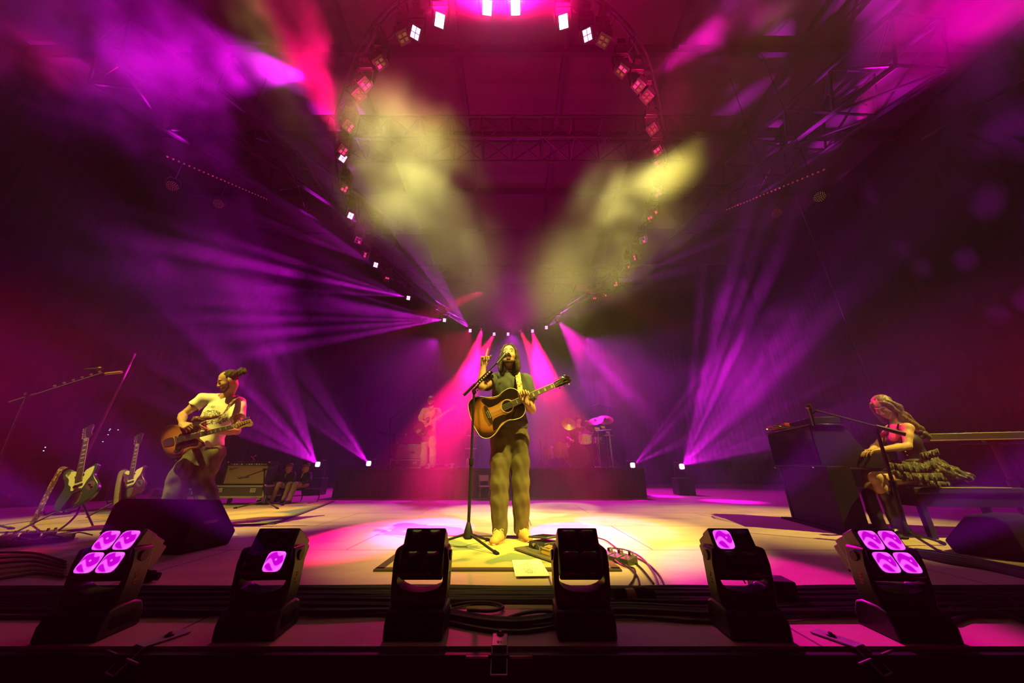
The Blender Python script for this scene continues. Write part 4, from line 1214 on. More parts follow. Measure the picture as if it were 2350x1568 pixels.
S = SDF(.009, .04); S.ell(ch3, (.17, .118, .18)); S.ell((ch3 + pl3) / 2, (.165, .12, .24)); S.ell(pl3 + V((0, 0, .02)), (.18, .125, .15))
S.cap(sR3 + V((.03, 0, .01)), sL3 + V((-.03, 0, .01)), .068); S.cap(sR3, sR3.lerp(eR3, .75), .07, .075, k=.03); S.cap(sL3, sL3.lerp(eL3, .75), .07, .075, k=.03)
S.bx(pl3 + V((0, 0, -.14)), (.3, .3, .08), rr=.002, k=.004, sub=True)
sh3 = S.build('shirt', m_sh3, ba, post=folds(.004, 18, (1, 1, .5)))
MB().tube([inv @ (nb3 + V((-.06, -.07, .0))), inv @ (nb3 + V((0, -.1, -.05))), inv @ (nb3 + V((.06, -.07, .0))), inv @ (nb3 + V((.05, .05, .03))), inv @ (nb3 + V((-.05, .05, .03)))], .016, 8, closed=True).build('collar', m_sh3, sh3, smooth=True)
m_tr3 = mat('cream_trousers', (.5, .44, .32), .9)
kR3, kL3 = at(974, 1035, BY), at(993, 1036, BY)
aR3, aL3 = V((at(972, 1070, BY).x, BY, RZ + .09)), V((at(993, 1070, BY).x, BY, RZ + .09))
S = SDF(.009, .03); S.ell(pl3 + V((0, 0, -.02)), (.165, .115, .13)); leg_chain(S, pl3 + V((-.085, 0, -.05)), kR3, aR3, [.1, .095, .082, .085, .08]); leg_chain(S, pl3 + V((.085, 0, -.05)), kL3, aL3, [.1, .095, .082, .085, .08])
S.build('trousers', m_tr3, ba, post=folds(.004, 20, (1, 1, .9)))
for a in (aR3, aL3):
    S = SDF(.008, .015); z = V((a.x, a.y, RZ)); shoe(S, z + V((0, .07, 0)), z + V((0, -.2, 0))); S.build('shoe', mat('pale_shoe', (.6, .5, .42), .7), ba)

# ---------------- drummer, seated behind the kit
DY = 10.0
dr = proot('person', 'drummer with cap and headphones seated behind the drum kit with one arm raised', (2.0, DY, RZ))
inv = dr.matrix_basis.inverted()
HC4 = at(1328, 963, DY); HT4 = hframe(HC4, (.2, -.95, -.25))
P = lambda x, y, z: HT4 @ V((x, y, z)); h3 = HT4.to_3x3()
nb4, ch4, pl4 = at(1328, 981, DY), at(1328, 1000, DY), at(1326, 1036, DY + .05)
sR4, sL4 = at(1313, 986, DY), at(1343, 985, DY)
eR4, wR4 = at(1302, 1004, DY - .1), at(1310, 1010, DY - .36); eL4, wL4 = at(1357, 994, DY - .12), at(1345, 970, DY - .42)
S = SDF(.009, .02); head_sdf(S, HT4); S.cap(HT4 @ V((0, -.03, -.06)), nb4, .053, .06, k=.03); S.cap(nb4, ch4 + V((0, .03, 0)), .06, .07, k=.03); S.cap(sR4, sL4, .05); S.cap(ch4 + V((0, .03, 0)), pl4, .08, .08, k=.03)
arm_sdf(S, sR4, eR4, wR4); arm_sdf(S, sL4, eL4, wL4); hand_sdf(S, wR4, (.4, -.8, -.1), (0, 0, -1), -1, curls=(60, 60, 60, 60)); hand_sdf(S, wL4, (-.1, -.8, .4), (0, 0, -1), 1, curls=(60, 60, 60, 60))
S.build('body', m_skin, dr)
S = SDF(.009, .01); S.ell(P(0, -.01, .05), (.088, .102, .09), h3); S.bx(P(0, .02, -.075), (.2, .2, .08), h3, rr=.001, k=.004, sub=True); S.build('cap', m_cap, dr)
mb = MB()
for q in (-1, 1): mb.cyl(inv @ P(q * .075, 0, -.01), inv @ P(q * .108, 0, -.01), .036, 14)
mb.tube([inv @ P(math.sin(a) * .098, -.005, math.cos(a) * .12 + .02) for a in [R(-80 + 16 * i) for i in range(11)]], .01, 6)
mb.build('headphones', m_black, dr, smooth=True)
m_sh4 = mat('dark_patterned_shirt', (.04, .035, .04), .85, noise=(14, (.25, .22, .12), .6, .66, (1, 1, 1)))
S = SDF(.01, .04); S.ell(ch4, (.172, .12, .19)); S.ell((ch4 + pl4) / 2, (.165, .125, .24)); S.cap(sR4, sL4, .068); S.cap(sR4, sR4.lerp(eR4, .8), .07, .072, k=.03); S.cap(sL4, sL4.lerp(eL4, .8), .07, .072, k=.03)
S.build('shirt', m_sh4, dr, post=folds(.004, 18))
m_tr4 = mat('dark_trousers', (.03, .028, .035), .9)
S = SDF(.01, .03); S.ell(pl4 + V((0, 0, -.06)), (.17, .14, .12))
for q in (-1, 1):
    hip = pl4 + V((q * .1, 0, -.08)); kn = V((hip.x + q * .14, DY - .42, RZ + .5)); an = V((kn.x + q * .02, DY - .5, RZ + .1)); leg_chain(S, hip, kn, an, [.1, .09, .07, .068, .055]); 
S.build('trousers', m_tr4, dr)
for q in (-1, 1):
    S = SDF(.009, .015); z = V((pl4.x + q * .26, DY - .46, RZ)); shoe(S, z + V((0, .02, .0)), z + V((0, -.24, .0))); S.build('shoe', m_shoe_bk, dr)

# ---------------- pianist on the right
PY = 3.72
pi_ = proot('person', 'woman with long brown hair in a dark ruffled dress seated playing the boxy keyboard', (4.1, PY, 0))
inv = pi_.matrix_basis.inverted()
HC5 = at(2028, 934, PY)
HT5 = hframe(HC5, (-.80, -.22, -.58), (0, 0, 1))
P = lambda x, y, z: HT5 @ V((x, y, z)); h3 = HT5.to_3x3()
nb5 = at(2062, 972, PY + .02); ch5 = at(2072, 1008, PY + .02); pl5 = at(2118, 1082, PY + .05)
sN, sF = at(2083, 982, PY - .16), at(2044, 985, PY + .2)
eN, wN = at(2083, 1024, PY - .2), at(2016, 1033, PY - .28); eF, wF = at(2012, 1024, PY + .2), at(1999, 1034, PY - .02)
S = SDF(.0045, .02)
head_sdf(S, HT5, s=.97, fem=True, lid=.9)
S.cap(P(0, -.035, -.06), nb5, .045, .05, k=.03); S.cap(nb5, ch5, .055, .09, k=.05); S.cap(sN, sF, .045, k=.04); S.cap(ch5, pl5 + V((0, 0, .1)), .095, .1, k=.05)
arm_sdf(S, sN, eN, wN, fem=True); arm_sdf(S, sF, eF, wF, fem=True)
hand_sdf(S, wN, (-.95, .1, -.1), (0, 0, -1), -1, curls=(18, 20, 22, 25), thumb=(.8, .6, 8), s=.9)
hand_sdf(S, wF, (-.95, -.1, -.1), (0, 0, -1), 1, curls=(18, 20, 22, 25), thumb=(.8, .6, 8), s=.9)
# legs: bare knees, one leg nearer the pedals
hipN, hipF = pl5 + V((0, -.09, -.04)), pl5 + V((0, .1, -.04))
kN, kF = at(2012, 1098, PY - .14), at(1996, 1092, PY + .12)
aN, aF = V((kN.x + .02, PY - .16, .3)), V((kF.x - .10, PY + .1, .3))
S.chain([hipN, kN], [.085, .058], k=.03); S.chain([hipF, kF], [.085, .058], k=.03)
S.chain([kN, kN.lerp(aN, .4), aN], [.056, .052, .04], k=.02); S.chain([kF, kF.lerp(aF, .4), aF], [.056, .052, .04], k=.02)
S.build('body', m_skin, pi_)
face_parts(HT5, pi_, .97)
for q in (-1, 1):
    MB().tube([inv @ P(q * .014, .094, .027), inv @ P(q * .03, .09, .032), inv @ P(q * .046, .076, .028)], [.0025, .003, .002], 6).build('eyebrow', m_hair_dk, pi_, smooth=True)
MB().tube([inv @ P(-.018, .088, -.07), inv @ P(0, .093, -.07), inv @ P(.018, .088, -.07)], .0045, 6).build('lip', m_lip, pi_, smooth=True)
S = SDF(.005, .02)
S.ell(P(0, -.025, .04), (.083, .092, .085), h3)
b1 = at(2083, 958, PY - .1); b2 = at(2112, 985, PY - .02); b3 = at(2122, 1002, PY + .04)
S.chain([P(-.075, -.01, .03), P(-.082, -.05, -.05), b1 + V((0, .05, 0)), b2, b3], [.024, .032, .034, .03, .014], k=.02)
S.chain([P(.03, -.06, .04), P(.02, -.1, -.04), at(2078, 955, PY + .06), at(2105, 982, PY + .05), b3], [.05, .046, .036, .03, .014], k=.02)
S.chain([P(-.05, .05, .075), P(-.075, .03, .02), P(-.08, .02, -.05), P(-.085, -.01, -.1)], [.02, .022, .016, .012], k=.01)
S.chain([P(.05, .05, .075), P(.075, .03, .02), P(.085, .02, -.08), P(.085, .02, -.17)], [.02, .024, .024, .018], k=.01)
S.bx(P(0, .11, -.03), (.052, .055, .105), h3, rr=.03, k=.01, sub=True)
S.build('hair', m_hair_lt, pi_, relax=1, post=folds(.002, 110, (1, 1, .35)))
def floral(m, nt, b):
    N = nt.nodes.new; L = nt.links.new
    tc = N('ShaderNodeTexCoord'); n = N('ShaderNodeTexNoise'); n.inputs['Scale'].default_value = 26; n.inputs['Detail'].default_value = 4; n.inputs['Distortion'].default_value = 2.5
    L(tc.outputs['Object'], n.inputs['Vector']); r = N('ShaderNodeMapRange'); r.inputs['From Min'].default_value = .56; r.inputs['From Max'].default_value = .62; L(n.outputs['Fac'], r.inputs['Value'])
    mx = N('ShaderNodeMix'); mx.data_type = 'RGBA'; mx.inputs[6].default_value = (.035, .03, .03, 1); mx.inputs[7].default_value = (.3, .25, .12, 1); L(r.outputs[0], mx.inputs[0]); L(mx.outputs[2], b.inputs['Base Color'])
m_dress = mat('dark_floral_cloth', (.03, .03, .03), .95, build=floral)
m_bodice = mat('black_satin', (.02, .017, .02), .5)
S = SDF(.006, .03)
S.ell(ch5 + V((.0, 0, -.03)), (.105, .14, .12)); S.ell((ch5 + pl5) / 2, (.095, .12, .19)); S.ell(pl5 + V((0, 0, .06)), (.15, .165, .12))
S.ell(ch5 + V((0, -.05, .1)), (.075, .07, .06), sub=True, k=.01)
S.build('bodice', m_bodice, pi_, post=folds(.002, 25))
for a, b in ((sN + V((-.045, .03, .045)), ch5 + V((-.09, -.08, .05))), (sF + V((-.045, -.05, .045)), ch5 + V((-.09, .06, .05)))):
    MB().tube([inv @ a, inv @ a.lerp(b, .5) + V((-.02, 0, 0)), inv @ b], .008, 6).build('strap', m_bodice, pi_, smooth=True)
mb = MB()
for i in range(7): mb.ball(inv @ (ch5 + V((-.122 + .004 * i, -.07, .045 - .035 * i))), .0065, 8)
mb.build('buttons', mat('gold_button', (.7, .5, .2), .3, .8), pi_, smooth=True)
# skirt in ruffled tiers
S = SDF(.007, .03)
S.cap(pl5 + V((-.02, -.08, .02)), kN + V((.17, .03, .02)), .125, .075, k=.04); S.cap(pl5 + V((-.02, .08, .02)), kF + V((.17, 0, .02)), .125, .075, k=.04)
S.ell(pl5 + V((.06, 0, .0)), (.17, .2, .12), k=.04)
S.ell(pl5 + V((.17, -.04, -.05)), (.15, .18, .07), k=.04)
S.build('skirt', m_dress, pi_, post=folds(.008, 34, (1, 1, 1), .5))
rr_ = random.Random(5)
def ruffle(pts, w, n=70):
    sp = smooth_pts(pts, max(2, n // (len(pts) - 1))); vs = []
    for i, p in enumerate(sp):
        a = .011 * math.sin(i * .8) + .006 * math.sin(i * 1.9 + 1) + .004 * math.sin(i * 3.1)
        vs += [inv @ (p + V((0, a * .2, 0))), inv @ (p + V((a * .8, a, -w * .5))), inv @ (p + V((a * 1.6, a * 1.7, -w)))]
    mb = MB().add(vs, [(3 * i + j, 3 * i + 3 + j, 3 * i + 4 + j, 3 * i + 1 + j) for i in range(len(sp) - 1) for j in (0, 1)])
    o = mb.build('ruffle', m_dress, pi_, smooth=True); s_ = o.modifiers.new('s', 'SOLIDIFY'); s_.thickness = .003
    return o
ruffle([at(2030, 1060, PY - .22), at(2070, 1066, PY - .27), at(2110, 1068, PY - .24), at(2148, 1052, PY - .12), at(2150, 1045, PY + .05)], .07)
ruffle([at(2048, 1078, PY - .25), at(2090, 1085, PY - .29), at(2130, 1086, PY - .26), at(2168, 1085, PY - .1), at(2172, 1080, PY + .05)], .08)
ruffle([at(2110, 1040, PY - .14), at(2132, 1035, PY - .1), at(2150, 1030, PY), at(2145, 1028, PY + .1)], .06)
ruffle([at(2100, 1100, PY - .28), at(2140, 1104, PY - .26), at(2175, 1106, PY - .14), at(2190, 1108, PY)], .05)
S = SDF(.006, .01)
for i in range(14): S.ell(at(2122, 998, PY - .05) + V((rr_.uniform(-.03, .03), rr_.uniform(-.03, .03), rr_.uniform(-.035, .035))), .017)
S.build('hair_ruffle', m_dress, pi_)
m_boot = mat('black_leather_boot', (.015, .013, .015), .35)
for k_, a in ((kN, aN), (kF, aF)):
    S = SDF(.006, .02); z = V((a.x, a.y, 0)); S.chain([a + V((0, 0, .06)), a + V((0, 0, -.1)), z + V((0, 0, .07))], [.058, .055, .045], k=.02)
    shoe(S, z + V((.06, 0, 0)), z + V((-.2, -.01, 0))); S.build('boot', m_boot, pi_, post=folds(.002, 40))

# ------------------------------------------------------------------ guitars
def spl(pts, k=6):
    n = len(pts); out = []
    for i in range(n):
        p0, p1, p2, p3 = [V((*pts[(i + j) % n], 0)) for j in (-1, 0, 1, 2)]
        for j in range(k):
            t = j / k
            q = .5 * ((2 * p1) + (p2 - p0) * t + (2 * p0 - 5 * p1 + 4 * p2 - p3) * t * t + (3 * p1 - p0 - 3 * p2 + p3) * t ** 3)
            out.append((q.x, q.y))
    return out
m_ebony = mat('dark_fretboard', (.05, .025, .015), .4)
m_maple = mat('maple', (.6, .4, .16), .4, noise=(20, (.5, .3, .1), .4, .7, (1, 4, 1)))
m_nickel = mat('nickel', (.7, .68, .66), .22, .95)
m_cream = mat('cream_plastic', (.8, .72, .5), .4)
m_string = mat('string_wire', (.6, .55, .5), .3, .9)
m_pearl = mat('pearl_inlay', (.8, .78, .66), .3)
m_mahog = mat('mahogany', (.16, .045, .02), .4)
def neck_parts(t, x0, x1, z, w0, w1, n_strings, head, m_neck, m_board, m_face, inlay='dot', bind=False, frets=16, L_bridge=-.12, zb=None, thick=.022, head_len=.17):
    """neck along +x from x0 (body joint) to x1 (nut); z = top of the fretboard"""
    nk = MB().add([(x0 - .06, -w0 / 2, z - .005), (x0 - .06, w0 / 2, z - .005), (x1, w1 / 2, z - .005), (x1, -w1 / 2, z - .005),
              (x0 - .06, -w0 / 3, z - thick), (x0 - .06, w0 / 3, z - thick), (x1, w1 / 3, z - thick), (x1, -w1 / 3, z - thick)],
             [(0, 3, 2, 1), (4, 5, 6, 7), (0, 1, 5, 4), (1, 2, 6, 5), (2, 3, 7, 6), (3, 0, 4, 7)]).build('neck', m_neck, t, bevel=.004)
    fx = x0 - .1
    fb = MB().add([(fx, -w0 / 2, z), (fx, w0 / 2, z), (x1, w1 / 2, z), (x1, -w1 / 2, z), (fx, -w0 / 2, z - .006), (fx, w0 / 2, z - .006), (x1, w1 / 2, z - .006), (x1, -w1 / 2, z - .006)],
             [(0, 3, 2, 1), (4, 5, 6, 7), (0, 1, 5, 4), (1, 2, 6, 5), (2, 3, 7, 6), (3, 0, 4, 7)]).build('fretboard', m_board, t)
    sc_ = x1 - L_bridge; fr = MB(); il = MB()
    W = lambda x: w0 + (w1 - w0) * (x - fx) / (x1 - fx)
    prev = x1
    for i in range(1, frets + 1):
        x = L_bridge + sc_ / 2 ** (i / 12)
        if x < fx: break
        fr.box((x, 0, z + .0006), (.0018, W(x), .0014))
        m_ = (x + prev) / 2
        if i in (1, 3, 5, 7, 9, 12, 15) and inlay == 'block': il.box((m_, 0, z + .0003), ((prev - x) * .5, W(m_) * .6, .0008))
        elif i in (3, 5, 7, 9, 12, 15) and inlay == 'dot': il.cyl((m_, 0, z), (m_, 0, z + .0008), .0035, 10)
        prev = x
    fr.build('fret', m_nickel, fb)
    if il.v: il.build('inlay', m_pearl, fb)
    if bind:
        b = MB()
        for q in (-1, 1): b.tube([(fx, q * w0 / 2, z - .002), (x1, q * w1 / 2, z - .002)], .0017, 5)
        b.build('binding', m_cream, fb)
    MB().box((x1 + .002, 0, z + .001), (.005, w1, .007)).build('nut', m_pearl, nk)
    hz = z - .014
    hd = MB().prism([(x1 + a * head_len, b * w1) for a, b in head], hz - .008, hz + .004).build('headstock', m_face, t, bevel=.002)
    n = n_strings
    six = head is HEAD_SLOPE
    tn = []
    for i in range(n):
        if six: px, py_ = x1 + head_len * (.2 + .13 * i), w1 * (.55 + .03 * i); side = 1
        else: px, py_ = x1 + head_len * (.25 + .27 * (i // 2)), w1 * .42 * (1 if i % 2 else -1); side = 1 if i % 2 else -1
        tm = MB(); tm.cyl((px, py_ * .8, hz + .004), (px, py_ * .8, hz + .014), .004, 8); tm.cyl((px, py_, hz - .005), (px, py_ + side * w1 * .55, hz - .005), .0025, 6)
        tm.ball((px, py_ + side * w1 * .62, hz - .005), (.009, .007, .006), 8)
        tm.build('tuner', m_nickel, hd, smooth=True)
        tn.append((px, py_ * .8))
    st = MB(); zb = zb if zb is not None else z + .006
    for i in range(n):
        y = (i - (n - 1) / 2)
        st.tube([(L_bridge, y * .0105 * (6 / n) ** .6, zb), (x1, y * w1 * .85 / n, z + .003), (tn[i][0], tn[i][1], hz + .01)], .0009, 4)
    st.build('strings', m_string, t)
    return nk
HEAD_OPEN = [(0, -.5), (.1, -.62), (.35, -.72), (.85, -.86), (.98, -.6), (1.0, -.2), (.95, 0), (1.0, .2), (.98, .6), (.85, .86), (.35, .72), (.1, .62), (0, .5)]
HEAD_SLOPE = [(0, -.5), (.08, -.62), (.2, -.95), (.3, -1.0), (.38, -.8), (.62, -.78), (.85, -1.05), (1.0, -.85), (1.02, -.3), (.95, .3), (.9, .85), (.12, .62), (0, .5)]
HEAD_CRAZY = HEAD_OPEN

def burst(m, nt, b):
    N = nt.nodes.new; L = nt.links.new
    tc = N('ShaderNodeTexCoord'); sp = N('ShaderNodeVectorMath'); sp.operation = 'SUBTRACT'; L(tc.outputs['Object'], sp.inputs[0]); sp.inputs[1].default_value = (-.08, 0, 0)
    dv = N('ShaderNodeVectorMath'); dv.operation = 'DIVIDE'; L(sp.outputs[0], dv.inputs[0]); dv.inputs[1].default_value = (.27, .215, 5)
    ln = N('ShaderNodeVectorMath'); ln.operation = 'LENGTH'; L(dv.outputs[0], ln.inputs[0])
    nz = N('ShaderNodeTexNoise'); nz.inputs['Scale'].default_value = 40; mp = N('ShaderNodeMapping'); mp.inputs['Scale'].default_value = (.08, 1, 1); L(tc.outputs['Object'], mp.inputs[0]); L(mp.outputs[0], nz.inputs['Vector'])
    ad = N('ShaderNodeMath'); ad.operation = 'MULTIPLY_ADD'; L(nz.outputs['Fac'], ad.inputs[0]); ad.inputs[1].default_value = .06; L(ln.outputs['Value'], ad.inputs[2])
    cr = N('ShaderNodeValToRGB'); L(ad.outputs[0], cr.inputs[0])
    e = cr.color_ramp.elements; e[0].position = .35; e[0].color = (.62, .26, .055, 1); e[1].position = .98; e[1].color = (.018, .008, .005, 1)
    q = cr.color_ramp.elements.new(.68); q.color = (.4, .13, .03, 1)
    q = cr.color_ramp.elements.new(.84); q.color = (.06, .02, .01, 1)
    L(cr.outputs[0], b.inputs['Base Color'])
m_burst = mat('sunburst_top', (.4, .2, .05), .28, coat=.5, build=burst)
m_ros = mat('rosewood_side', (.12, .035, .02), .3, coat=.4)
m_guard = mat('dark_pickguard', (.02, .01, .008), .25, coat=.4)
def strap_pat(m, nt, b):
    N = nt.nodes.new; L = nt.links.new
    tc = N('ShaderNodeTexCoord'); v = N('ShaderNodeTexVoronoi'); v.inputs['Scale'].default_value = 34; L(tc.outputs['Object'], v.inputs['Vector'])
    r = N('ShaderNodeMapRange'); r.inputs['From Min'].default_value = .36; r.inputs['From Max'].default_value = .42; L(v.outputs['Distance'], r.inputs['Value'])
    mx = N('ShaderNodeMix'); mx.data_type = 'RGBA'; c1, c2 = STRAPC[m.name]; mx.inputs[6].default_value = (*c1, 1); mx.inputs[7].default_value = (*c2, 1)
    L(r.outputs[0], mx.inputs[0]); L(mx.outputs[2], b.inputs['Base Color'])
STRAPC = {'cream_woven_strap': ((.3, .16, .06), (.75, .62, .3)), 'ring_pattern_strap': ((.42, .28, .14), (.1, .03, .03)), 'flower_strap': ((.5, .4, .2), (.12, .03, .05)), 'grey_strap': ((.3, .24, .2), (.2, .15, .14))}
def ribbon(pts, w, nrm, m, parent, name='strap', th=.003):
    """flat strap through points; nrm = list of width directions"""
    sp = smooth_pts(pts, 8); ns = smooth_pts(nrm, 8) if isinstance(nrm, list) else [V(nrm)] * len(sp); vs = []
    for p, n in zip(sp, ns):
        n = n.normalized(); vs += [p - n * w / 2, p + n * w / 2]
    o = MB().add(vs, [(2 * i, 2 * i + 2, 2 * i + 3, 2 * i + 1) for i in range(len(sp) - 1)]).build(name, m, parent, smooth=True)
    s_ = o.modifiers.new('s', 'SOLIDIFY'); s_.thickness = th
    return o
def acoustic(T, label):
    t = thing('acoustic_guitar', label, 'guitar', T=T)
    out = spl([(.225, .03), (.215, .10), (.16, .142), (.09, .138), (.03, .122), (-.05, .14), (-.13, .185), (-.2, .195), (-.255, .155), (-.275, .07), (-.278, 0), (-.275, -.07), (-.255, -.155), (-.2, -.195), (-.13, -.185), (-.05, -.14), (.03, -.122), (.09, -.138), (.16, -.142), (.215, -.10), (.225, -.03)], 4)
    D = .105
    MB().prism(out, -D, -.002).build('body_side', m_ros, t, smooth=True)
    MB().prism(out, -.002, .001).build('body_top', m_burst, t)
    for z, nm in ((.0, 'binding'), (-D, 'binding')): MB().tube([(x, y, z) for x, y in out], .0032, 6, closed=True).build(nm, m_cream, t, smooth=True)
    hole = [(.075 + .05 * math.cos(a), .05 * math.sin(a)) for a in [2 * PI * i / 32 for i in range(32)]]
    MB().prism(hole, .001, .0016).build('sound_hole', m_matt, t)
    MB().tube([(x * 1 + (x - .075) * .16, y * 1.16, .0014) for x, y in hole], .0026, 5, closed=True).build('rosette', m_cream, t)
    for q in (1, -1):
        pg = spl([(.15, q * .055), (.16, q * .1), (.11, q * .125), (.04, q * .11), (-.03, q * .115), (-.09, q * .15), (-.125, q * .15), (-.115, q * .11), (-.085, q * .06), (.0, q * .055), (.045, q * .066), (.1, q * .066)], 4)
        MB().prism(pg if q > 0 else pg[::-1], .0012, .0026).build('pickguard', m_guard, t)
    br = MB().prism(spl([(-.125, -.085), (-.1, -.075), (-.095, 0), (-.1, .075), (-.125, .085), (-.135, 0)], 4), .001, .009).build('bridge', m_ebony, t, bevel=.002)
    MB().box((-.107, 0, .0105), (.003, .075, .005)).build('saddle', m_pearl, br)
    pn = MB()
    for i in range(6): pn.ball((-.122, (i - 2.5) * .011, .0115), .0032, 6)
    pn.build('bridge_pin', m_pearl, br)
    neck_parts(t, .225, .545, .009, .056, .044, 6, HEAD_OPEN, m_mahog, m_ebony, m_guard, 'block', True, 20, -.107, .014, head_len=.17)
    MB().box((.64, .02, .005), (.05, .03, .016), (0, 0, .5)).build('capo', m_nickel, t, bevel=.003)
    return t
gT = frame(at(1147, 940, SY - .235), at(1262, 889, SY - .3) - at(1147, 940, SY - .235), V((-.35, -.12, .93)))
ag = acoustic(gT, 'sunburst acoustic guitar with dark pickguards held by the singer')
gi = gT.inverted()
ribbon([gi @ at(1178, 956, SY - .17), gi @ at(1193, 905, SY - .165), gi @ at(1190, 872, SY - .125), gi @ at(1187, 856, SY - .02), gi @ at(1180, 853, SY + .1)], .052,
       [gi.to_3x3() @ V(q) for q in ((1, 0, .1), (1, 0, 0), (1, 0, 0), (1, .1, .1), (1, .1, 0))], mat('cream_woven_strap', (.7, .6, .3), .8, build=strap_pat), ag)
OFFSET = [(.02, .03), (.07, .07), (.105, .115), (.085, .15), (.03, .155), (-.04, .13), (-.10, .122), (-.17, .145), (-.25, .172), (-.32, .165), (-.368, .11), (-.378, .03), (-.36, -.06), (-.33, -.13), (-.27, -.172), (-.20, -.17), (-.13, -.14), (-.07, -.122), (-.01, -.135), (.035, -.145), (.055, -.12), (.035, -.07), (.005, -.032)]
def electric(name, label, T, m_body, m_guard_, bass=False, m_face=None, inlay='block', m_board=None, group=None, kind='offset'):
    t = thing(name, label, 'guitar', T=T, group=group)
    out = spl(OFFSET, 4)
    MB().prism(out, -.04, .0).build('body', m_body, t, bevel=.007, seg=3)
    pg = spl([(.03, .035), (.05, .07), (.065, .11), (.03, .125), (-.03, .09), (-.09, .085), (-.13, .06), (-.18, .05), (-.185, -.03), (-.17, -.05), (-.12, -.07), (-.07, -.1), (0, -.115), (.03, -.11), (.015, -.05), (-.01, -.033), (-.01, .033)], 4) if kind == 'offset' else \
         spl([(.03, .035), (.04, .09), (.0, .1), (-.08, .06), (-.16, .055), (-.2, 0), (-.23, -.08), (-.21, -.13), (-.15, -.1), (-.08, -.09), (0, -.1), (.02, -.05), (-.01, -.033), (-.01, .033)], 4)
    g = MB().prism(pg, .0, .003).build('pickguard', m_guard_, t)
    for x in (-.035, -.145):
        p = MB().box((x, 0, .006), (.024 if not bass else .034, .078, .008)).build('pickup', m_black if m_guard_ is not m_black else m_cream, t, bevel=.002)
        mb = MB()
        for i in range(6): mb.cyl((x, (i - 2.5) * .0108, .0095), (x, (i - 2.5) * .0108, .0115), .0026, 6)
        mb.build('pole_piece', m_nickel, p)
    b = MB().box((-.20, 0, .006), (.02, .085, .012)).build('bridge', m_nickel, t, bevel=.002)
    MB().prism(spl([(-.235, -.035), (-.235, .035), (-.3, .042), (-.345, .025), (-.345, -.025), (-.3, -.042)], 3), .0, .003).build('tailpiece', m_nickel, t)
    c = MB().prism(spl([(-.15, -.085), (-.19, -.065), (-.25, -.1), (-.24, -.14), (-.19, -.145), (-.15, -.12)], 3), .0, .003).build('control_plate', m_nickel, t)
    for x, y in ((-.18, -.1), (-.215, -.12)): MB().lathe([(.0105, 0), (.01, .012), (.007, .014)], 12, Matrix.Translation((x, y, .003))).build('knob', m_black, c, smooth=True)
    c2 = MB().prism(spl([(.06, .08), (.085, .11), (.04, .14), (-.01, .13), (0, .105)], 3), .0, .003).build('switch_plate', m_nickel, t)
    n = 4 if bass else 6
    neck_parts(t, .0, .6 if bass else .42, .012, .058, .043 if not bass else .046, n, HEAD_SLOPE, m_maple, m_board or m_ebony, m_face or m_maple, inlay, True, 20, -.2, .016, head_len=.19 if not bass else .22)
    return t
def burst3(m, nt, b):
    burst(m, nt, b)
    for nd in nt.nodes:
        if nd.type == 'VECT_MATH' and nd.operation == 'SUBTRACT': nd.inputs[1].default_value = (-.14, 0, 0)
        if nd.type == 'VECT_MATH' and nd.operation == 'DIVIDE': nd.inputs[1].default_value = (.3, .2, 5)
m_burst2 = mat('sunburst_lacquer', (.4, .2, .05), .2, coat=.8, build=burst3)
m_white_pl = mat('aged_white_plastic', (.78, .74, .52), .4)
m_tort = mat('dark_shell_plastic', (.03, .015, .015), .25, coat=.5)
o2 = at(449, 1000, GY - .33); xx = at(536, 979, GY - .36) - o2
T2 = frame(o2, xx, V((-.1, -.25, .95)))
eg = electric('electric_guitar', 'sunburst electric guitar with a big maple headstock held by the man in the white shirt', T2, m_burst2, m_tort, kind='s')
gi = T2.inverted()
ribbon([gi @ at(440, 962, GY - .26), gi @ at(505, 955, GY - .19), gi @ at(531, 925, GY - .14), gi @ at(543, 912, GY - .04), gi @ at(536, 908, GY + .09)], .055,
       [gi.to_3x3() @ V(q) for q in ((.3, 0, 1), (.7, -.1, .6), (.8, 0, .5), (.9, .1, .3), (1, .1, 0))], mat('ring_pattern_strap', (.4, .3, .2), .8, build=strap_pat), eg)
# guitars resting on floor stands at the left
def floor_stand(T, label):
    t = thing('guitar_stand', label, 'guitar stand', T=T, group='floor stands under the spare guitars')
    mb = MB()
    for q in (-1, 1): mb.tube(smooth_pts([(0, .06, .32), (q * .1, .02, .2), (q * .17, -.08, .1), (q * .2, -.2, .012)], 4), .009, 8)
    mb.cyl((0, .06, .32), (0, .3, .012), .009, 8)
    mb.build('leg', m_black, t, smooth=True)
    mb = MB()
    for q in (-1, 1): mb.tube([(q * .1, .02, .2), (q * .1, -.1, .17), (q * .1, -.115, .2)], .008, 8)
    mb.build('cradle', m_matt, t)
    return t
def spare(px, py, y, ptop, label, mb_, mg, slabel, st, tilt=.0):
    foot = at(px, py, y); b = V((foot.x, y, .56))
    tip = at(*ptop, y + .12); d = (tip - b)
    T = frame(b, d, V((-1, -.08, 0)))
    e = electric('electric_guitar', label, T, mb_, mg, group='spare guitars on floor stands', m_face=m_guard)
    floor_stand(Matrix.Translation((foot.x, y + .02, 0)), slabel)
    return e, T
m_teal = mat('dark_teal_lacquer', (.02, .055, .05), .25, coat=.6)
m_burg = mat('burgundy_lacquer', (.07, .012, .03), .25, coat=.6)
e1, T1g = spare(170, 1122, 3.95, (204, 985), 'dark teal electric guitar with a yellowish-white pickguard on a floor stand at the far left', m_teal, m_white_pl, 'black floor stand under the teal guitar', None)
e2, T2g = spare(302, 1090, 5.1, (319, 1005), 'burgundy electric guitar with a cream pickguard on a floor stand behind the teal one', m_burg, m_cream, 'black floor stand under the burgundy guitar', None)
gi = T1g.inverted()
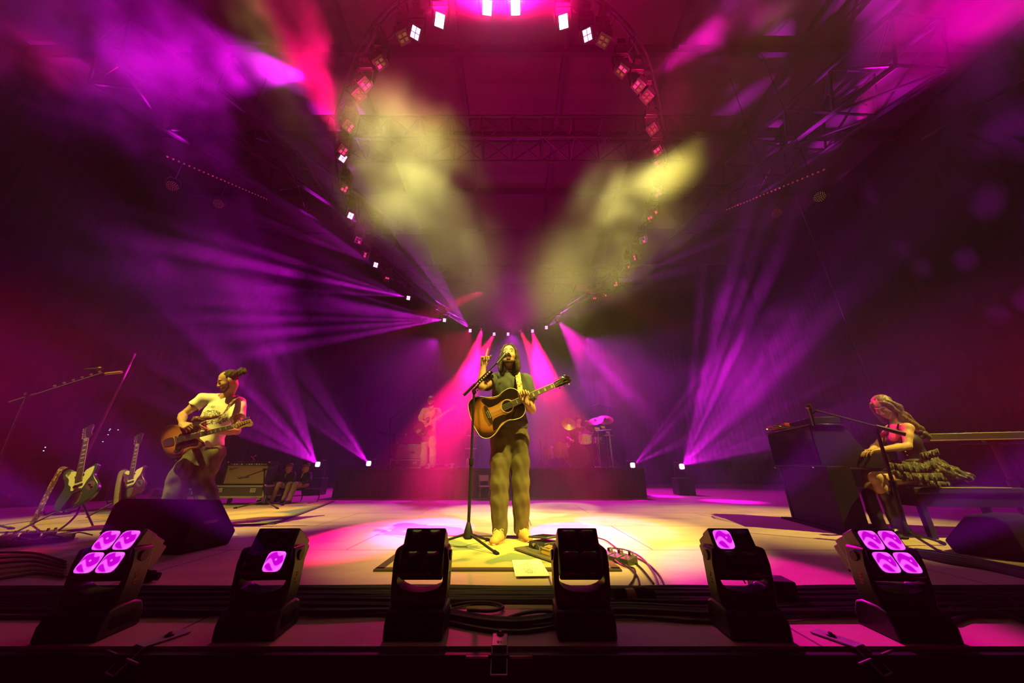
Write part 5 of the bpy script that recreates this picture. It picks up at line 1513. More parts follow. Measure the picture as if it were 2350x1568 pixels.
ribbon([gi @ at(152, 1072, 3.8), gi @ at(138, 1080, 3.75), gi @ at(108, 1135, 3.72), gi @ at(84, 1185, 3.7), gi @ atz(72, 1204, .02)], .085, gi.to_3x3() @ V((1, -.25, -.15)), mat('flower_strap', (.5, .4, .2), .8, build=strap_pat), e1)
gi = T2g.inverted()
ribbon([gi @ at(285, 1080, 5.05), gi @ at(276, 1090, 5.0), gi @ at(268, 1130, 4.9), gi @ at(266, 1162, 4.85)], .09, gi.to_3x3() @ V((1, -.2, -.15)), mat('grey_strap', (.3, .24, .2), .85, build=strap_pat), e2)
# bass
o3 = at(983, 974, BY - .3)
T3 = frame(o3, at(1030, 942, BY - .38) - o3, V((-.5, -.1, .8)))
bg = electric('bass_guitar', 'dark bass guitar with a pale headstock held by the man in the cap', T3, mat('dark_cherry_lacquer', (.08, .015, .012), .25, coat=.5), m_guard, bass=True, m_board=m_maple, kind='s')
gi = T3.inverted()
ribbon([gi @ at(992, 962, BY - .24), gi @ at(1000, 950, BY - .2), gi @ at(1001, 940, BY - .1), gi @ at(998, 937, BY + .05)], .06, gi.to_3x3() @ V((1, 0, .1)), mat('brown_strap', (.07, .03, .03), .8), bg)

# ------------------------------------------------------------------ microphones and stands
m_mic = mat('black_microphone', (.02, .02, .02), .45)
m_grille = mat('microphone_grille', (.05, .05, .05), .35, .7)
def mic(parent, p, d, s=1.0):
    """microphone with its head toward d from point p (clip)"""
    p, d = V(p), V(d).normalized()
    T = frame(p, d, V((0, 0, 1)) if abs(d.z) < .9 else V((1, 0, 0))) @ Matrix.Rotation(R(90), 4, 'Y')
    b = MB().lathe([(.009 * s, -.11 * s), (.0115 * s, -.1 * s), (.016 * s, .03 * s), (.021 * s, .05 * s)], 14, T).build('microphone', m_mic, parent, smooth=True)
    MB().lathe([(.021 * s, .05 * s), (.026 * s, .06 * s), (.027 * s, .08 * s), (.02 * s, .1 * s), (.006 * s, .108 * s)], 16, T).build('microphone_grille', m_grille, b, smooth=True)
    MB().lathe([(.0275 * s, .066 * s), (.0285 * s, .07 * s), (.0275 * s, .074 * s)], 16, T).build('grille_band', m_nickel, b, smooth=True)
def mic_stand(label, foot, top, boom_a, boom_b, mic_d, yaw=0.0, legs=.3, group=None, rh=.12, micp=None, r=.011, legdirs=None, thick=1.0, hub=None):
    foot = V(foot); t = thing('microphone_stand', label, 'microphone stand', foot, group=group)
    L = lambda p: V(p) - foot
    tp = L(top); mid = tp * .52
    pole = MB(); pole.cyl((0, 0, rh), mid, r * 1.25); pole.cyl(mid, tp, r); pole.build('pole', m_black, t, smooth=True)
    MB().cyl(mid - V((0, 0, .03)), mid + V((0, 0, .025)), r * 1.9, 12).build('height_collar', m_matt, t, bevel=.003)
    hb = MB().lathe([(.03, rh - .045), (.042, rh - .03), (.034, rh + .01), (.016, rh + .07), (.013, rh + .075)], 12).build('base_hub', m_black, t, smooth=True)
    for k_, a in enumerate(legdirs or (yaw, yaw + 2 * PI / 3, yaw + 4 * PI / 3)):
        e = V((math.cos(a) * legs, math.sin(a) * legs, .016))
        lg = MB().cyl((math.cos(a) * .02, math.sin(a) * .02, rh - .01), e, .0095).build('leg', m_black, t, smooth=True)
        d = (e - V((0, 0, rh))).normalized(); MB().cyl(e - d * .035, e + d * .01, .0155, 10).build('rubber_foot', m_matt, lg, bevel=.003)
    a, b = L(boom_a), L(boom_b)
    cl = MB(); cl.cyl(tp + V((0, .018, 0)), tp + V((0, -.018, 0)), .02, 12); cl.box(tp, (.03, .03, .04)); cl.build('boom_clutch', m_matt, t, bevel=.002)
    bm = MB(); d = (b - a).normalized(); bm.cyl(a, b, r * .75, 8); bm.cyl(a, a + d * min(.2, (b - a).length * .3), r * 1.35, 10); bm.build('boom', m_black, t, smooth=True)
    mp = L(micp) if micp is not None else b
    MB().cyl(b - d * .01, mp, .007).build('clip', m_matt, t)
    mic(t, mp, mic_d)
    return t
# singer's stand
ft = atz(1073, 1262, 0.0); tp = at(1088, 899, ft.y)
ba_, bb_ = at(1064, 908, ft.y - .02), at(1150, 823, SY - .30)
sst = mic_stand('tall black microphone stand with a row of guitar picks, in front of the singer', ft, tp, ba_, bb_, (at(1163, 808, SY - .2) - bb_), legs=.33, legdirs=(R(-42), R(172), R(64)), r=.0105)
inv_ = Matrix.Translation(-ft)
d_ = (bb_ - ba_).normalized(); up_ = V((-.5, -.5, .7)); up_ = (up_ - d_ * up_.dot(d_)).normalized()
hold = MB().box((0, 0, 0), (.24, .022, .012), T=frame(inv_ @ (tp + d_ * .13 + up_ * .012), d_, up_)).build('pick_holder', m_matt, sst, bevel=.002)
m_pick = mat('pale_picks', (.7, .6, .35), .4)
for i in range(9):
    p = inv_ @ (tp + d_ * (.03 + .025 * i) + up_ * .026); Tn = frame(p, d_, up_)
    MB().prism([(-.011, .009), (-.006, .014), (.006, .014), (.011, .009), (0, -.012)], -.001, .001, Tn @ Matrix.Rotation(R(40), 4, 'Y')).build('guitar_pick', m_pick, hold)
    MB().box((0, -.04, 0), (.008, .014, .014), T=Tn).build('pick_clip', m_matt, hold, bevel=.001)
# pianist's stand
ft5 = V((3.30, 3.22, 0)); tp5 = at(2013, 990, 3.22)
mic_stand('black microphone stand with a long boom reaching over the keyboard to the pianist', ft5, tp5, at(2078, 997, 3.1), at(1870, 942, 3.42), V((-.1, -.15, 1)), legs=.34, yaw=R(10), micp=at(1861, 952, 3.44), r=.014)
# stand at far left
ft6 = V((-5.5, 3.9, 0)); tp6 = at(62, 905, 3.9)
s6 = mic_stand('thin boom microphone stand at the far left with guitar picks along its boom', ft6, tp6, at(20, 925, 3.85), at(236, 856, 4.2), V((1, .05, .06)), legs=.3, yaw=.4, micp=at(215, 847, 4.2))
inv6 = Matrix.Translation(-ft6); d6 = (at(236, 856, 4.2) - at(20, 925, 3.85)).normalized()
for i in range(6):
    p = at(20, 925, 3.85) + d6 * (.34 + .075 * i) + V((0, 0, .022))
    MB().prism([(-.016, .012), (-.009, .02), (.009, .02), (.016, .012), (0, -.014)], -.0015, .0015, frame(inv6 @ p, d6, (0, -.5, .8))).build('guitar_pick', m_pick, s6)
pq = at(20, 925, 3.85) + d6 * .78 - V((0, 0, .03)); MB().cyl(inv6 @ pq, inv6 @ (pq + V((.17, .02, .03))), .018, 10).build('slide_holder', mat('brass_slide', (.7, .5, .2), .3, .8), s6, smooth=True)
# small stands far back
mic_stand('low boom microphone stand left of the bass player', V((at(905, 1075, 9.2).x, 9.2, RZ)), at(906, 998, 9.2), at(870, 993, 9.2), at(925, 998, 9.0), V((1, -.1, -.1)), legs=.25, r=.014)
mic_stand('high boom microphone stand behind the amplifier, left of the bass player', V((at(896, 1070, 9.6).x, 9.6, RZ)), at(896, 962, 9.6), at(896, 962, 9.6), at(950, 924, 9.4), V((1, 0, .5)), legs=.25, r=.012)
mic_stand('overhead microphone stand above the drums', V((at(1395, 1070, 10.2).x, 10.2, RZ)), at(1400, 935, 10.2), at(1412, 937, 10.2), at(1366, 931, 9.9), V((-1, 0, -.4)), legs=.3, r=.012)

# ------------------------------------------------------------------ rugs and papers
def rug_mat(name, c1, c2, c3, sc_):
    def bd(m, nt, b):
        N = nt.nodes.new; L = nt.links.new
        tc = N('ShaderNodeTexCoord'); n = N('ShaderNodeTexNoise'); n.inputs['Scale'].default_value = sc_; n.inputs['Detail'].default_value = 2; n.inputs['Distortion'].default_value = .8; L(tc.outputs['Object'], n.inputs['Vector'])
        cr = N('ShaderNodeValToRGB'); cr.color_ramp.interpolation = 'EASE'; L(n.outputs['Fac'], cr.inputs[0]); e = cr.color_ramp.elements
        e[0].position = .44; e[0].color = (*c1, 1); e[1].position = .58; e[1].color = (*c3, 1); q = e.new(.5); q.color = (*c2, 1)
        f = N('ShaderNodeTexNoise'); f.inputs['Scale'].default_value = 160; f.inputs['Detail'].default_value = 2; L(tc.outputs['Object'], f.inputs['Vector'])
        r = N('ShaderNodeMapRange'); r.inputs['To Min'].default_value = .6; r.inputs['To Max'].default_value = 1.35; L(f.outputs['Fac'], r.inputs['Value'])
        vx = N('ShaderNodeVectorMath'); vx.operation = 'SCALE'; L(cr.outputs[0], vx.inputs[0]); L(r.outputs[0], vx.inputs['Scale']); L(vx.outputs[0], b.inputs['Base Color'])
        bp = N('ShaderNodeBump'); bp.inputs['Strength'].default_value = .5; bp.inputs['Distance'].default_value = .004; L(f.outputs['Fac'], bp.inputs['Height']); L(bp.outputs[0], b.inputs['Normal'])
    return mat(name, c1, .95, build=bd)
m_rug1 = rug_mat('sand_and_olive_pile', (.5, .36, .14), (.42, .33, .14), (.16, .2, .1), 2.6)
m_rug2 = rug_mat('gold_and_grey_pile', (.5, .36, .12), (.4, .3, .11), (.13, .16, .12), 1.1)
m_bord = mat('dark_rug_border', (.06, .035, .03), .95)
def rug(label, c, w, d, rz, m, corner=True):
    t = thing('rug', label, 'rug', (*c, 0), rz)
    MB().box((0, 0, .006), (w, d, .010)).build('pile', m, t, bevel=.002)
    mb = MB(); e = .028
    for q in (-1, 1): mb.box((0, q * (d / 2 - .0), .0062), (w + 2 * e, e * 2, .0112)); mb.box((q * (w / 2), 0, .0062), (e * 2, d, .0112))
    mb.build('border', m_bord, t)
    return t
rug('sand-coloured rug with olive patches and dark border under the singer', (-.09, 3.08), 1.5, 1.12, 0, m_rug1)
rug('gold and grey rug under the guitarist and his amplifiers', (-4.55, 5.55), 2.9, 3.0, R(14), m_rug2)
m_paper = mat('white_paper', (.85, .82, .72), .8)
m_print = mat('grey_print', (.07, .06, .06), .9)
def sheet(name, label, cs, z, lines=True, group=None):
    c = sum(cs, V()) / 4
    t = thing(name, label, 'paper', (c.x, c.y, 0), group=group)
    pts = [V((p.x - c.x, p.y - c.y, z)) for p in cs]
    MB().add(pts + [p + V((0, 0, .0012)) for p in pts], [(0, 3, 2, 1), (4, 5, 6, 7), (0, 1, 5, 4), (1, 2, 6, 5), (2, 3, 7, 6), (3, 0, 4, 7)]).build('paper_sheet', m_paper, t)
    if lines:
        mb = MB(); X = (pts[1] - pts[0]); Yv = (pts[3] - pts[0]); rs = random.Random(9)
        for i, w in enumerate((.12, .3, .2, .42, .34, .46, .18, .26, .12, .0, .4, .3, .5, .2, .3, .22, .34, .16)):
            if w == 0: continue
            y = .12 + i * .042; x0 = .5 - w / 2
            for q in range(int(w * 22) + 1):
                if rs.random() < .25: continue
                a = x0 + q / 22 * 1.0
                p = pts[0] + X * a + Yv * y + V((0, 0, .0016))
                mb.add([p, p + X * .032, p + X * .032 + Yv * .02, p + Yv * .02], [(0, 3, 2, 1)])
        mb.build('printed_lines', m_print, t)
    return t
cs = [atz(*p, 0) for p in ((1175, 1292), (1236, 1291), (1258, 1329), (1183, 1330))]
sheet('set_list', 'white set list on the rug edge, the lower sheet of the two stacked there', [p + V((.012, .014, 0)) for p in cs], .0125, False)
sheet('set_list', 'white set list on the rug edge, the upper sheet with visible lines of text', cs, .0142)
cs = [atz(*p, 0) for p in ((478, 1223), (535, 1221), (548, 1231), (470, 1238))]
sheet('set_list', 'crumpled white set list on the floor beside the black floor monitor', cs, .003)
# ------------------------------------------------------------------ singer's pedal board
m_ped = mat('dark_grey_enamel', (.05, .045, .045), .45)
m_board = mat('board_metal', (.12, .1, .07), .5, .3)
pb0 = atz(1178, 1268, 0); pbx = (atz(1295, 1310, 0) - pb0); ang = math.atan2(pbx.y, pbx.x)
PB = Matrix.Translation((pb0.x, pb0.y, 0)) @ Matrix.Rotation(ang, 4, 'Z')
t = thing('pedal_board', 'flat metal board at the singer\'s feet carrying his effect pedals', 'pedal board', T=PB)
MB().box((.27, .19, .024), (.56, .36, .014)).build('deck', m_board, t, bevel=.004)
mb = MB()
for q in (-1, 1): mb.box((.27, .19 + q * .16, .01), (.5, .02, .02))
mb.build('foot_rail', m_matt, t)
def pedal(label, x, y, w, d, h, m, knobs=2, sw=1, name='effect_pedal', rz=0.0, z=.031, tops=None):
    t = thing(name, label, 'effects pedal', T=PB @ Matrix.Translation((x, y, z)) @ Matrix.Rotation(rz, 4, 'Z'), group=None)
    MB().add([(-w/2, -d/2, 0), (w/2, -d/2, 0), (w/2, d/2, 0), (-w/2, d/2, 0), (-w/2, -d/2, h*.75), (w/2, -d/2, h*.75), (w/2, d/2, h), (-w/2, d/2, h)], [(0,3,2,1),(4,5,6,7),(0,1,5,4),(1,2,6,5),(2,3,7,6),(3,0,4,7)]).build('enclosure', m, t, bevel=.004)
    for i in range(knobs): MB().cyl((-w/2 + w*(i+.7)/(knobs+.4), d*.3, h*.9), (-w/2 + w*(i+.7)/(knobs+.4), d*.3, h + .018), .009, 12).build('knob', m_nickel if i % 2 else m_black, t, bevel=.001)
    for i in range(sw):
        mb = MB(); mb.cyl((-w/2 + w*(i+1)/(sw+1), -d*.28, h*.75), (-w/2 + w*(i+1)/(sw+1), -d*.28, h*.8 + .016), .006, 10); mb.cyl((-w/2 + w*(i+1)/(sw+1), -d*.28, h*.8 + .014), (-w/2 + w*(i+1)/(sw+1), -d*.28, h*.8 + .02), .008, 10); mb.build('footswitch', m_nickel, t)
    return t
# the big rocker pedal
t = thing('volume_pedal', 'large dark rocker pedal at the left end of the pedal board', 'effects pedal', T=PB @ Matrix.Translation((.14, .2, .031)) @ Matrix.Rotation(R(4), 4, 'Z'))
MB().add([(-.1,-.085,0),(.1,-.085,0),(.1,.085,0),(-.1,.085,0),(-.095,-.08,.045),(.095,-.08,.055),(.095,.08,.055),(-.095,.08,.045)], [(0,3,2,1),(4,5,6,7),(0,1,5,4),(1,2,6,5),(2,3,7,6),(3,0,4,7)]).build('enclosure', m_ped, t, bevel=.005)
MB().box((0, 0, .078), (.225, .15, .014), (0, R(-5), 0)).build('treadle', m_ped, t, bevel=.005)
rb = MB()
for i in range(9): rb.box((-.08 + i * .02, 0, .086 + (-.08 + i * .02) * .087), (.008, .12, .004), (0, R(-5), 0))
rb.build('rubber_rib', m_matt, t)
MB().cyl((-.02, -.086, .03), (-.02, -.1, .03), .011, 10).build('jack_plug', m_nickel, t)
pedal('mustard yellow box pedal with a wire guard at the front of the pedal board', .33, .1, .11, .075, .05, mat('mustard_enamel', (.6, .36, .05), .45), 0, 0)
g = [o for o in COL.objects if o.get('label', '').startswith('mustard yellow')][0]
MB().tube(smooth_pts([(-.06, -.046, 0), (-.06, -.046, .035), (-.045, -.046, .045), (.045, -.046, .045), (.06, -.046, .035), (.06, -.046, 0)], 3), .004, 6).build('wire_guard', m_nickel, g, smooth=True)
MB().box((0, .0, .0475), (.06, .04, .001), (R(9), 0, 0)).build('printed_label', mat('brown_print', (.25, .12, .03), .7), g)
MB().cyl((.056, -.01, .02), (.075, -.01, .02), .012, 10).build('jack_plug', mat('red_plug', (.5, .12, .06), .5), g, bevel=.002)
pedal('small black pedal with several chrome knobs behind the yellow box', .36, .19, .12, .08, .04, m_ped, 4, 1)
pedal('dark pedal beside the yellow box, half hidden by the unlit right lamp', .45, .11, .09, .08, .04, m_ped, 3, 1)
pedal('steel pedal with two tall switches at the back right of the pedal board', .36, .30, .14, .07, .055, mat('steel_grey', (.3, .27, .22), .4, .5), 2, 2)
pedal('low pink-lit pedal with a thin body in the middle of the board', .3, .245, .13, .04, .02, mat('greenish_enamel', (.1, .11, .07), .5), 2, 1)
for i in range(4): pedal('small pedal on the floor behind the unlit right lamp, %s from the left' % ('first', 'second', 'third', 'fourth')[i], .46 + i * .085, .44 + i * .01, .07, .1, .05, m_ped, 2, 1, z=.0)
for i, (a, b) in enumerate((((.04, .11, .06), (.26, .07, .05)), ((.3, .2, .07), (.44, .17, .08)), ((.27, .33, .06), (.4, .36, .07)))):
    a, b = PB @ V(a), PB @ V(b)
    tag(MB().tube(smooth_pts([a, a.lerp(b, .3) + V((0, -.03, .03)), a.lerp(b, .7) + V((0, -.03, .03)), b], 6), .0035, 6).build('patch_cable', m_cab[0], smooth=True), 'short patch cable on the singer\'s pedal board, number %s from the left' % ('one', 'two', 'three')[i], 'cable')
# ------------------------------------------------------------------ left: effects board and floor monitor
def strip_board():
    a = atz(-30, 1262, 0); b = atz(168, 1243, 0); d = b - a; d.z = 0
    T = frame(V((a.x, a.y, 0)), d, V((0, 1, 0))) 
    if (T.to_3x3() @ V((0, 0, 1))).z < 0: T = T @ Matrix.Rotation(PI, 4, 'X')
    return T, d.length
SB, SL = strip_board()
yd = 1 if (SB.to_3x3() @ V((0, 1, 0))).y > 0 else -1
t = thing('effects_board', 'long low effects board with many switches on the floor at the left corner', 'pedal board', T=SB)
MB().box((SL / 2, yd * .12, .03), (SL, .26, .03)).build('deck', m_board, t, bevel=.004)
m_cr = mat('cream_enamel', (.6, .5, .3), .4)
xs = 0.02; rp = random.Random(4)
names = ['cream', 'black', 'tan', 'grey', 'steel', 'black']
for i in range(9):
    w = (.1, .12, .09, .2, .09, .11, .1, .09, .09)[i]
    if xs + w > SL: break
    m = (m_cr, m_ped, m_cr, m_cr, m_ped, m_ped, mat('grey_enamel', (.2, .19, .18), .5), m_ped, m_cr)[i]
    p = thing('effect_pedal', '%s effects pedal on the left corner board, %s from the left end' % (('cream', 'black', 'cream', 'wide cream', 'black', 'black', 'grey', 'black', 'cream')[i], ('first', 'second', 'third', 'fourth', 'fifth', 'sixth', 'seventh', 'eighth', 'ninth')[i]), 'effects pedal', T=SB @ Matrix.Translation((xs + w / 2, yd * .12, .046)), group='pedals on the left effects board')
    MB().box((0, 0, .02), (w - .012, .13, .04)).build('enclosure', m, p, bevel=.005)
    for q in range(2): MB().cyl(((q - .5) * w * .4, -.03, .04), ((q - .5) * w * .4, -.03, .058), .006, 8).build('footswitch', m_nickel, p)
    for q in range(2): MB().cyl(((q - .5) * w * .45, .035, .04), ((q - .5) * w * .45, .035, .062), .009, 10).build('knob', m_black if m is m_cr else m_cr, p)
    xs += w
for i in range(5):
    a = SB @ V((.1 + i * .16, yd * -.02, .05)); b = SB @ V((.22 + i * .16, yd * -.03, .04))
    tag(MB().tube(smooth_pts([a, a.lerp(b, .5) + V((0, -.04, .03)), b], 5), .005, 6).build('patch_cable', m_cab[1], smooth=True), 'short looped patch cable at the front of the left effects board', 'cable', 'patch cables of the left effects board')
# floor monitor: wedge
wx = V((.8, -.12, 0)).normalized(); c = V((-2.84, 3.18, 0))
T = Matrix.Translation(c) @ Matrix.Rotation(math.atan2(wx.y, wx.x), 4, 'Z')
t = thing('floor_monitor', 'big black wedge floor monitor standing in front of the guitarist', 'speaker', T=T)
prof = [(-.2, .0), (.2, 0), (.24, .1), (.02, .36), (-.13, .37), (-.17, .33)]
Tp = Matrix(((0, 0, 1, 0), (1, 0, 0, 0), (0, 1, 0, 0), (0, 0, 0, 1)))
MB().prism(prof, -.4, .4, Tp).build('cabinet', m_matt, t, bevel=.012)
MB().box((0, .14, .235), (.72, .005, .26), (R(40), 0, 0)).build('grille', mat('speaker_grille', (.02, .02, .02), .5, .4), t)
for q in (-1, 1): MB().box((q * .395, -.02, .2), (.012, .12, .03)).build('carry_handle', m_black, t, bevel=.004)
# ------------------------------------------------------------------ amplifiers on flight cases
m_tolex = mat('black_tolex', (.008, .007, .009), .75, spec=.25)
m_cloth = mat('tan_grille_cloth', (.34, .23, .13), .9, noise=(120, (.22, .15, .09), .4, .6, (1, 1, 1)))
m_alu = mat('aluminium_trim', (.6, .58, .5), .35, .8)
m_plate = mat('control_plate_black', (.02, .02, .02), .4)
m_case = mat('laminate_case', (.05, .04, .045), .5)
def amp(label, c, w, h, d, rz=0.0, cloth=None, clutter=True):
    t = thing('guitar_amplifier', label, 'amplifier', c, rz)
    mb = MB(); e = .022
    mb.box((0, d / 2, h / 2), (w, d - .03, h)); 
    for x, z, sx, sz in ((0, e / 2, w, e), (0, h - e / 2, w, e), (-w / 2 + e / 2, h / 2, e, h), (w / 2 - e / 2, h / 2, e, h)): mb.box((x, .008, z), (sx, .02, sz))
    mb.build('cabinet', m_tolex, t, bevel=.004)
    MB().box((0, .012, h * .42), (w - 2 * e, .006, h * .74)).build('grille_cloth', cloth or m_cloth, t)
    cp = MB().box((0, .012, h * .875), (w - 2 * e, .008, h * .13), (R(-8), 0, 0)).build('control_panel', m_plate, t)
    for i in range(13):
        if i == 5: continue
        MB().cyl((-w * .38 + i * w * .058, .008, h * .875), (-w * .38 + i * w * .058, -.008, h * .872), .011, 10).build('knob', m_pearl if i % 3 else m_alu, cp)
    MB().box((0, .005, h * .8), (w - 2 * e, .006, .008)).build('trim_strip', m_alu, t)
    lg = MB().tube(smooth_pts([(-w * .42, .004, h * .62), (-w * .39, .004, h * .72), (-w * .37, .004, h * .63), (-w * .35, .004, h * .68), (-w * .32, .004, h * .67), (-w * .3, .004, h * .72), (-w * .28, .004, h * .69), (-w * .24, .004, h * .73)], 4), .004, 5).build('script_logo', m_black, t)
    MB().box((w * .36, .001, h * .875), (w * .14, .004, .014)).build('script_plate', m_alu, cp)
    hd = MB().tube(smooth_pts([(-.09, .1, h), (-.08, .1, h + .018), (.08, .1, h + .018), (.09, .1, h)], 4), .008, 6).build('handle', m_black, t, smooth=True)
    for q in (-1, 1): MB().box((q * (w / 2 - .012), -.003, h - .012), (.026, .006, .026)).build('corner_cap', m_alu, t, bevel=.002)
    return t
def flight_case(label, c, w, h, d, rz=0.0, casters=True, hh=.12, group=None):
    t = thing('flight_case', label, 'case', c, rz, group=group)
    z0 = hh if casters else 0
    MB().box((0, d / 2, z0 + h / 2), (w - .01, d - .01, h - .01)).build('shell', m_case, t, bevel=.003)
    mb = MB()
    for z in (z0 + .012, z0 + h - .012):
        mb.box((0, 0, z), (w, .008, .028)); mb.box((-w / 2, d / 2, z), (.008, d, .028)); mb.box((w / 2, d / 2, z), (.008, d, .028))
    for x in (-w / 2, w / 2): mb.box((x, 0, z0 + h / 2), (.03, .01, h))
    mb.build('edge_trim', m_alu, t)
    for q in (-1, 1):
        l = MB().box((q * w * .3, -.006, z0 + h * .6), (.1, .008, .07)).build('latch', m_alu, t, bevel=.002)
        MB().lathe([(.02, 0), (.018, .008), (.006, .01)], 12, Matrix.Translation((q * w * .3, -.01, z0 + h * .6)) @ Matrix.Rotation(R(90), 4, 'X')).build('latch_key', m_nickel, l, smooth=True)
    for q in (-1, 1):
        for r_ in (0, 1): MB().ball((q * (w / 2), r_ * d, z0 + h), .02, 8).build('ball_corner', m_nickel, t, smooth=True)
    if casters:
        for q in (-1, 1):
            for yy in (.08, d - .08):
                k_ = MB().cyl((q * (w / 2 - .1) - .015, yy, .05), (q * (w / 2 - .1) + .015, yy, .05), .05, 14).build('caster', m_matt, t, bevel=.003)
                MB().box((q * (w / 2 - .1), yy, hh - .02), (.06, .08, .035)).build('caster_fork', m_alu, k_)
    return t
ax = at(553, 1100, 6.6).x
flight_case('black flight case with metal edges on casters under the tan guitar amplifier', (ax + .01, 6.55, 0), .98, .2, .5, 0, True, .13)
amp('tan-fronted guitar amplifier with a row of knobs, on a flight case behind the guitarist', (ax + .05, 6.62, .335), .78, .4, .28)
flight_case('flight case behind the guitarist\'s legs, left of the tan amplifier\'s case', (ax - 1.05, 6.6, 0), .95, .16, .5, 0, True, .12)
amp('dark amplifier half hidden behind the guitarist\'s legs', (ax - 1.0, 6.68, .285), .74, .48, .28, 0, mat('grey_grille_cloth', (.22, .2, .13), .9))
t = thing('speaker_cabinet', 'black cabinet standing just left of the tan amplifier on its case', 'speaker', (ax - .42, 6.85, .33))
MB().box((0, .15, .2), (.26, .3, .4)).build('cabinet', m_tolex, t, bevel=.006)
MB().box((0, -.002, .2), (.22, .004, .34)).build('grille', m_matt, t)
MB().box((.04, .1, .41), (.1, .06, .012)).build('handle', m_alu, t)
# little figure on the amplifier
t = thing('brass_ornament', 'small brass ornament standing on top of the tan amplifier', 'ornament', (at(580, 1056, 6.75).x, 6.76, .735))
m_brass = mat('brass', (.7, .5, .18), .3, .9)
MB().lathe([(.04, 0), (.04, .01), (.01, .014)], 12).build('base', m_brass, t, smooth=True)
MB().tube(smooth_pts([(0, 0, .01), (.01, 0, .04), (-.01, 0, .07), (.03, 0, .11)], 4), [.016 - .0008 * i for i in range(13)], 6).build('figure', m_brass, t, smooth=True)
mb = MB(); mb.cyl((0, 0, .05), (-.04, 0, .08), .007, 6); mb.cyl((0, 0, .05), (.03, 0, .03), .007, 6); mb.ball((-.045, 0, .085), .012, 8); mb.build('ornament_arm', m_brass, t)
# microphone in front of the tan amplifier
mic_stand('low boom microphone stand in front of the tan amplifier', V((at(604, 1150, 6.1).x, 6.15, 0)), at(607, 1078, 6.15), at(636, 1069, 6.2), at(558, 1096, 6.25), V((-1, .2, -.05)), legs=.4, legdirs=(R(200), R(-28), R(80)), r=.012)
# black equipment rack right of the amp
t = thing('equipment_rack', 'small black equipment rack standing between the tan amplifier and the seated figures', 'rack', (at(622, 1120, 7.0).x, 7.0, 0))
MB().box((0, .2, .3), (.2, .36, .6)).build('case', m_tolex, t, bevel=.006)
for i in range(3): MB().box((0, .015, .2 + .16 * i), (.17, .01, .05)).build('rack_unit', m_ped, t, bevel=.002)
# ------------------------------------------------------------------ two seated mannequin figures on a bench
m_khaki = mat('tan_cloth', (.32, .22, .12), .85); m_coat = mat('navy_coat', (.018, .017, .025), .7); m_face = mat('painted_face', (.42, .2, .12), .5); m_hat = mat('black_hat', (.015, .013, .015), .6)
def doll(px, py, y, label, lean):
    t = thing('mannequin', label, 'mannequin', (at(px, py, y).x, y, 0), R(-14)); bpy.context.view_layer.update()
    M_ = t.matrix_basis; Q = lambda x, yy, z: M_ @ V((x, yy, z if z < .33 else .33 + (z - .33) * .86))
    S = SDF(.008, .02)
    S.ell(Q(lean, .0, .66), (.055, .062, .075)); S.cap(Q(lean, 0, .6), Q(0, .02, .56), .028, .035); S.ell(Q(lean - .01, -.06, .65), (.014, .018, .014), k=.01); S.ell(Q(lean, -.03, .615), (.035, .035, .025))
    for q in (-1, 1): S.ell(Q(q * .15 - .02, -.17, .33), (.022, .03, .018))
    S.cap(Q(0, .02, .55), Q(0, .03, .4), .05)
    S.build('body', m_face, t)
    S = SDF(.009, .02); S.ell(Q(0, .03, .46), (.1, .075, .12)); S.ell(Q(0, .03, .36), (.1, .08, .08)); S.cap(Q(-.09, .02, .54), Q(.09, .02, .54), .04)
    for q in (-1, 1): S.chain([Q(q * .11, .02, .53), Q(q * .17, -.02, .41), Q(q * .15 - .02, -.15, .34)], [.038, .033, .028])
    S.build('coat', m_coat, t, post=folds(.002, 30))
    MB().add([(-.02, -.045, .53), (.02, -.045, .53), (.012, -.068, .44), (-.012, -.068, .44)], [(0, 3, 2, 1)]).build('shirt_front', mat('yellow_cravat', (.6, .5, .12), .8), t)
    S = SDF(.008, .015)
    for q in (-1, 1): S.chain([Q(q * .05, .02, .31), Q(q * .065, -.24, .33), Q(q * .065, -.3, .08)], [.06, .048, .036])
    S.build('trousers', m_khaki, t, post=folds(.0025, 40, (1, 1, .6)))
    for q in (-1, 1): S = SDF(.007, .01); S.cap(Q(q * .065, -.29, .04), Q(q * .07, -.39, .03), .032, .026); S.build('shoe', m_shoe_bk, t)
    h = MB().lathe([(.076, 0), (.077, .006), (.062, .012), (.064, .045), (.05, .06), (.01, .064)], 18, Matrix.Translation((lean, -.005, .652))).build('hat', m_hat, t, smooth=True)
    MB().lathe([(.066, .014), (.067, .03)], 18, Matrix.Translation((lean, -.005, .652))).build('hat_band', mat('red_band', (.3, .08, .06), .7), h)
    return t
bxx = at(675, 1140, 7.1).x
doll(657, 1110, 7.1, 'seated mannequin in dark coat, tan trousers and black hat, nearer the amplifier', -.01)
doll(695, 1110, 7.15, 'seated mannequin in dark coat, tan trousers and black hat, right one beside the violet lamp', .0)
t = thing('tubular_bench', 'low bench with curved tube legs under the two mannequins', 'bench', (bxx + .02, 7.1, 0))
MB().box((0, .06, .235), (.72, .26, .03)).build('seat', m_tolex, t, bevel=.008)
for q in (-1, 0, 1):
    MB().tube(smooth_pts([(q * .33, .18, .22), (q * .33 + .02, .2, .1), (q * .33 + .05, .1, .012), (q * .33 + .06, -.12, .012), (q * .33 + .05, -.2, .012)], 5), .011, 8).build('leg', m_steel, t, smooth=True)
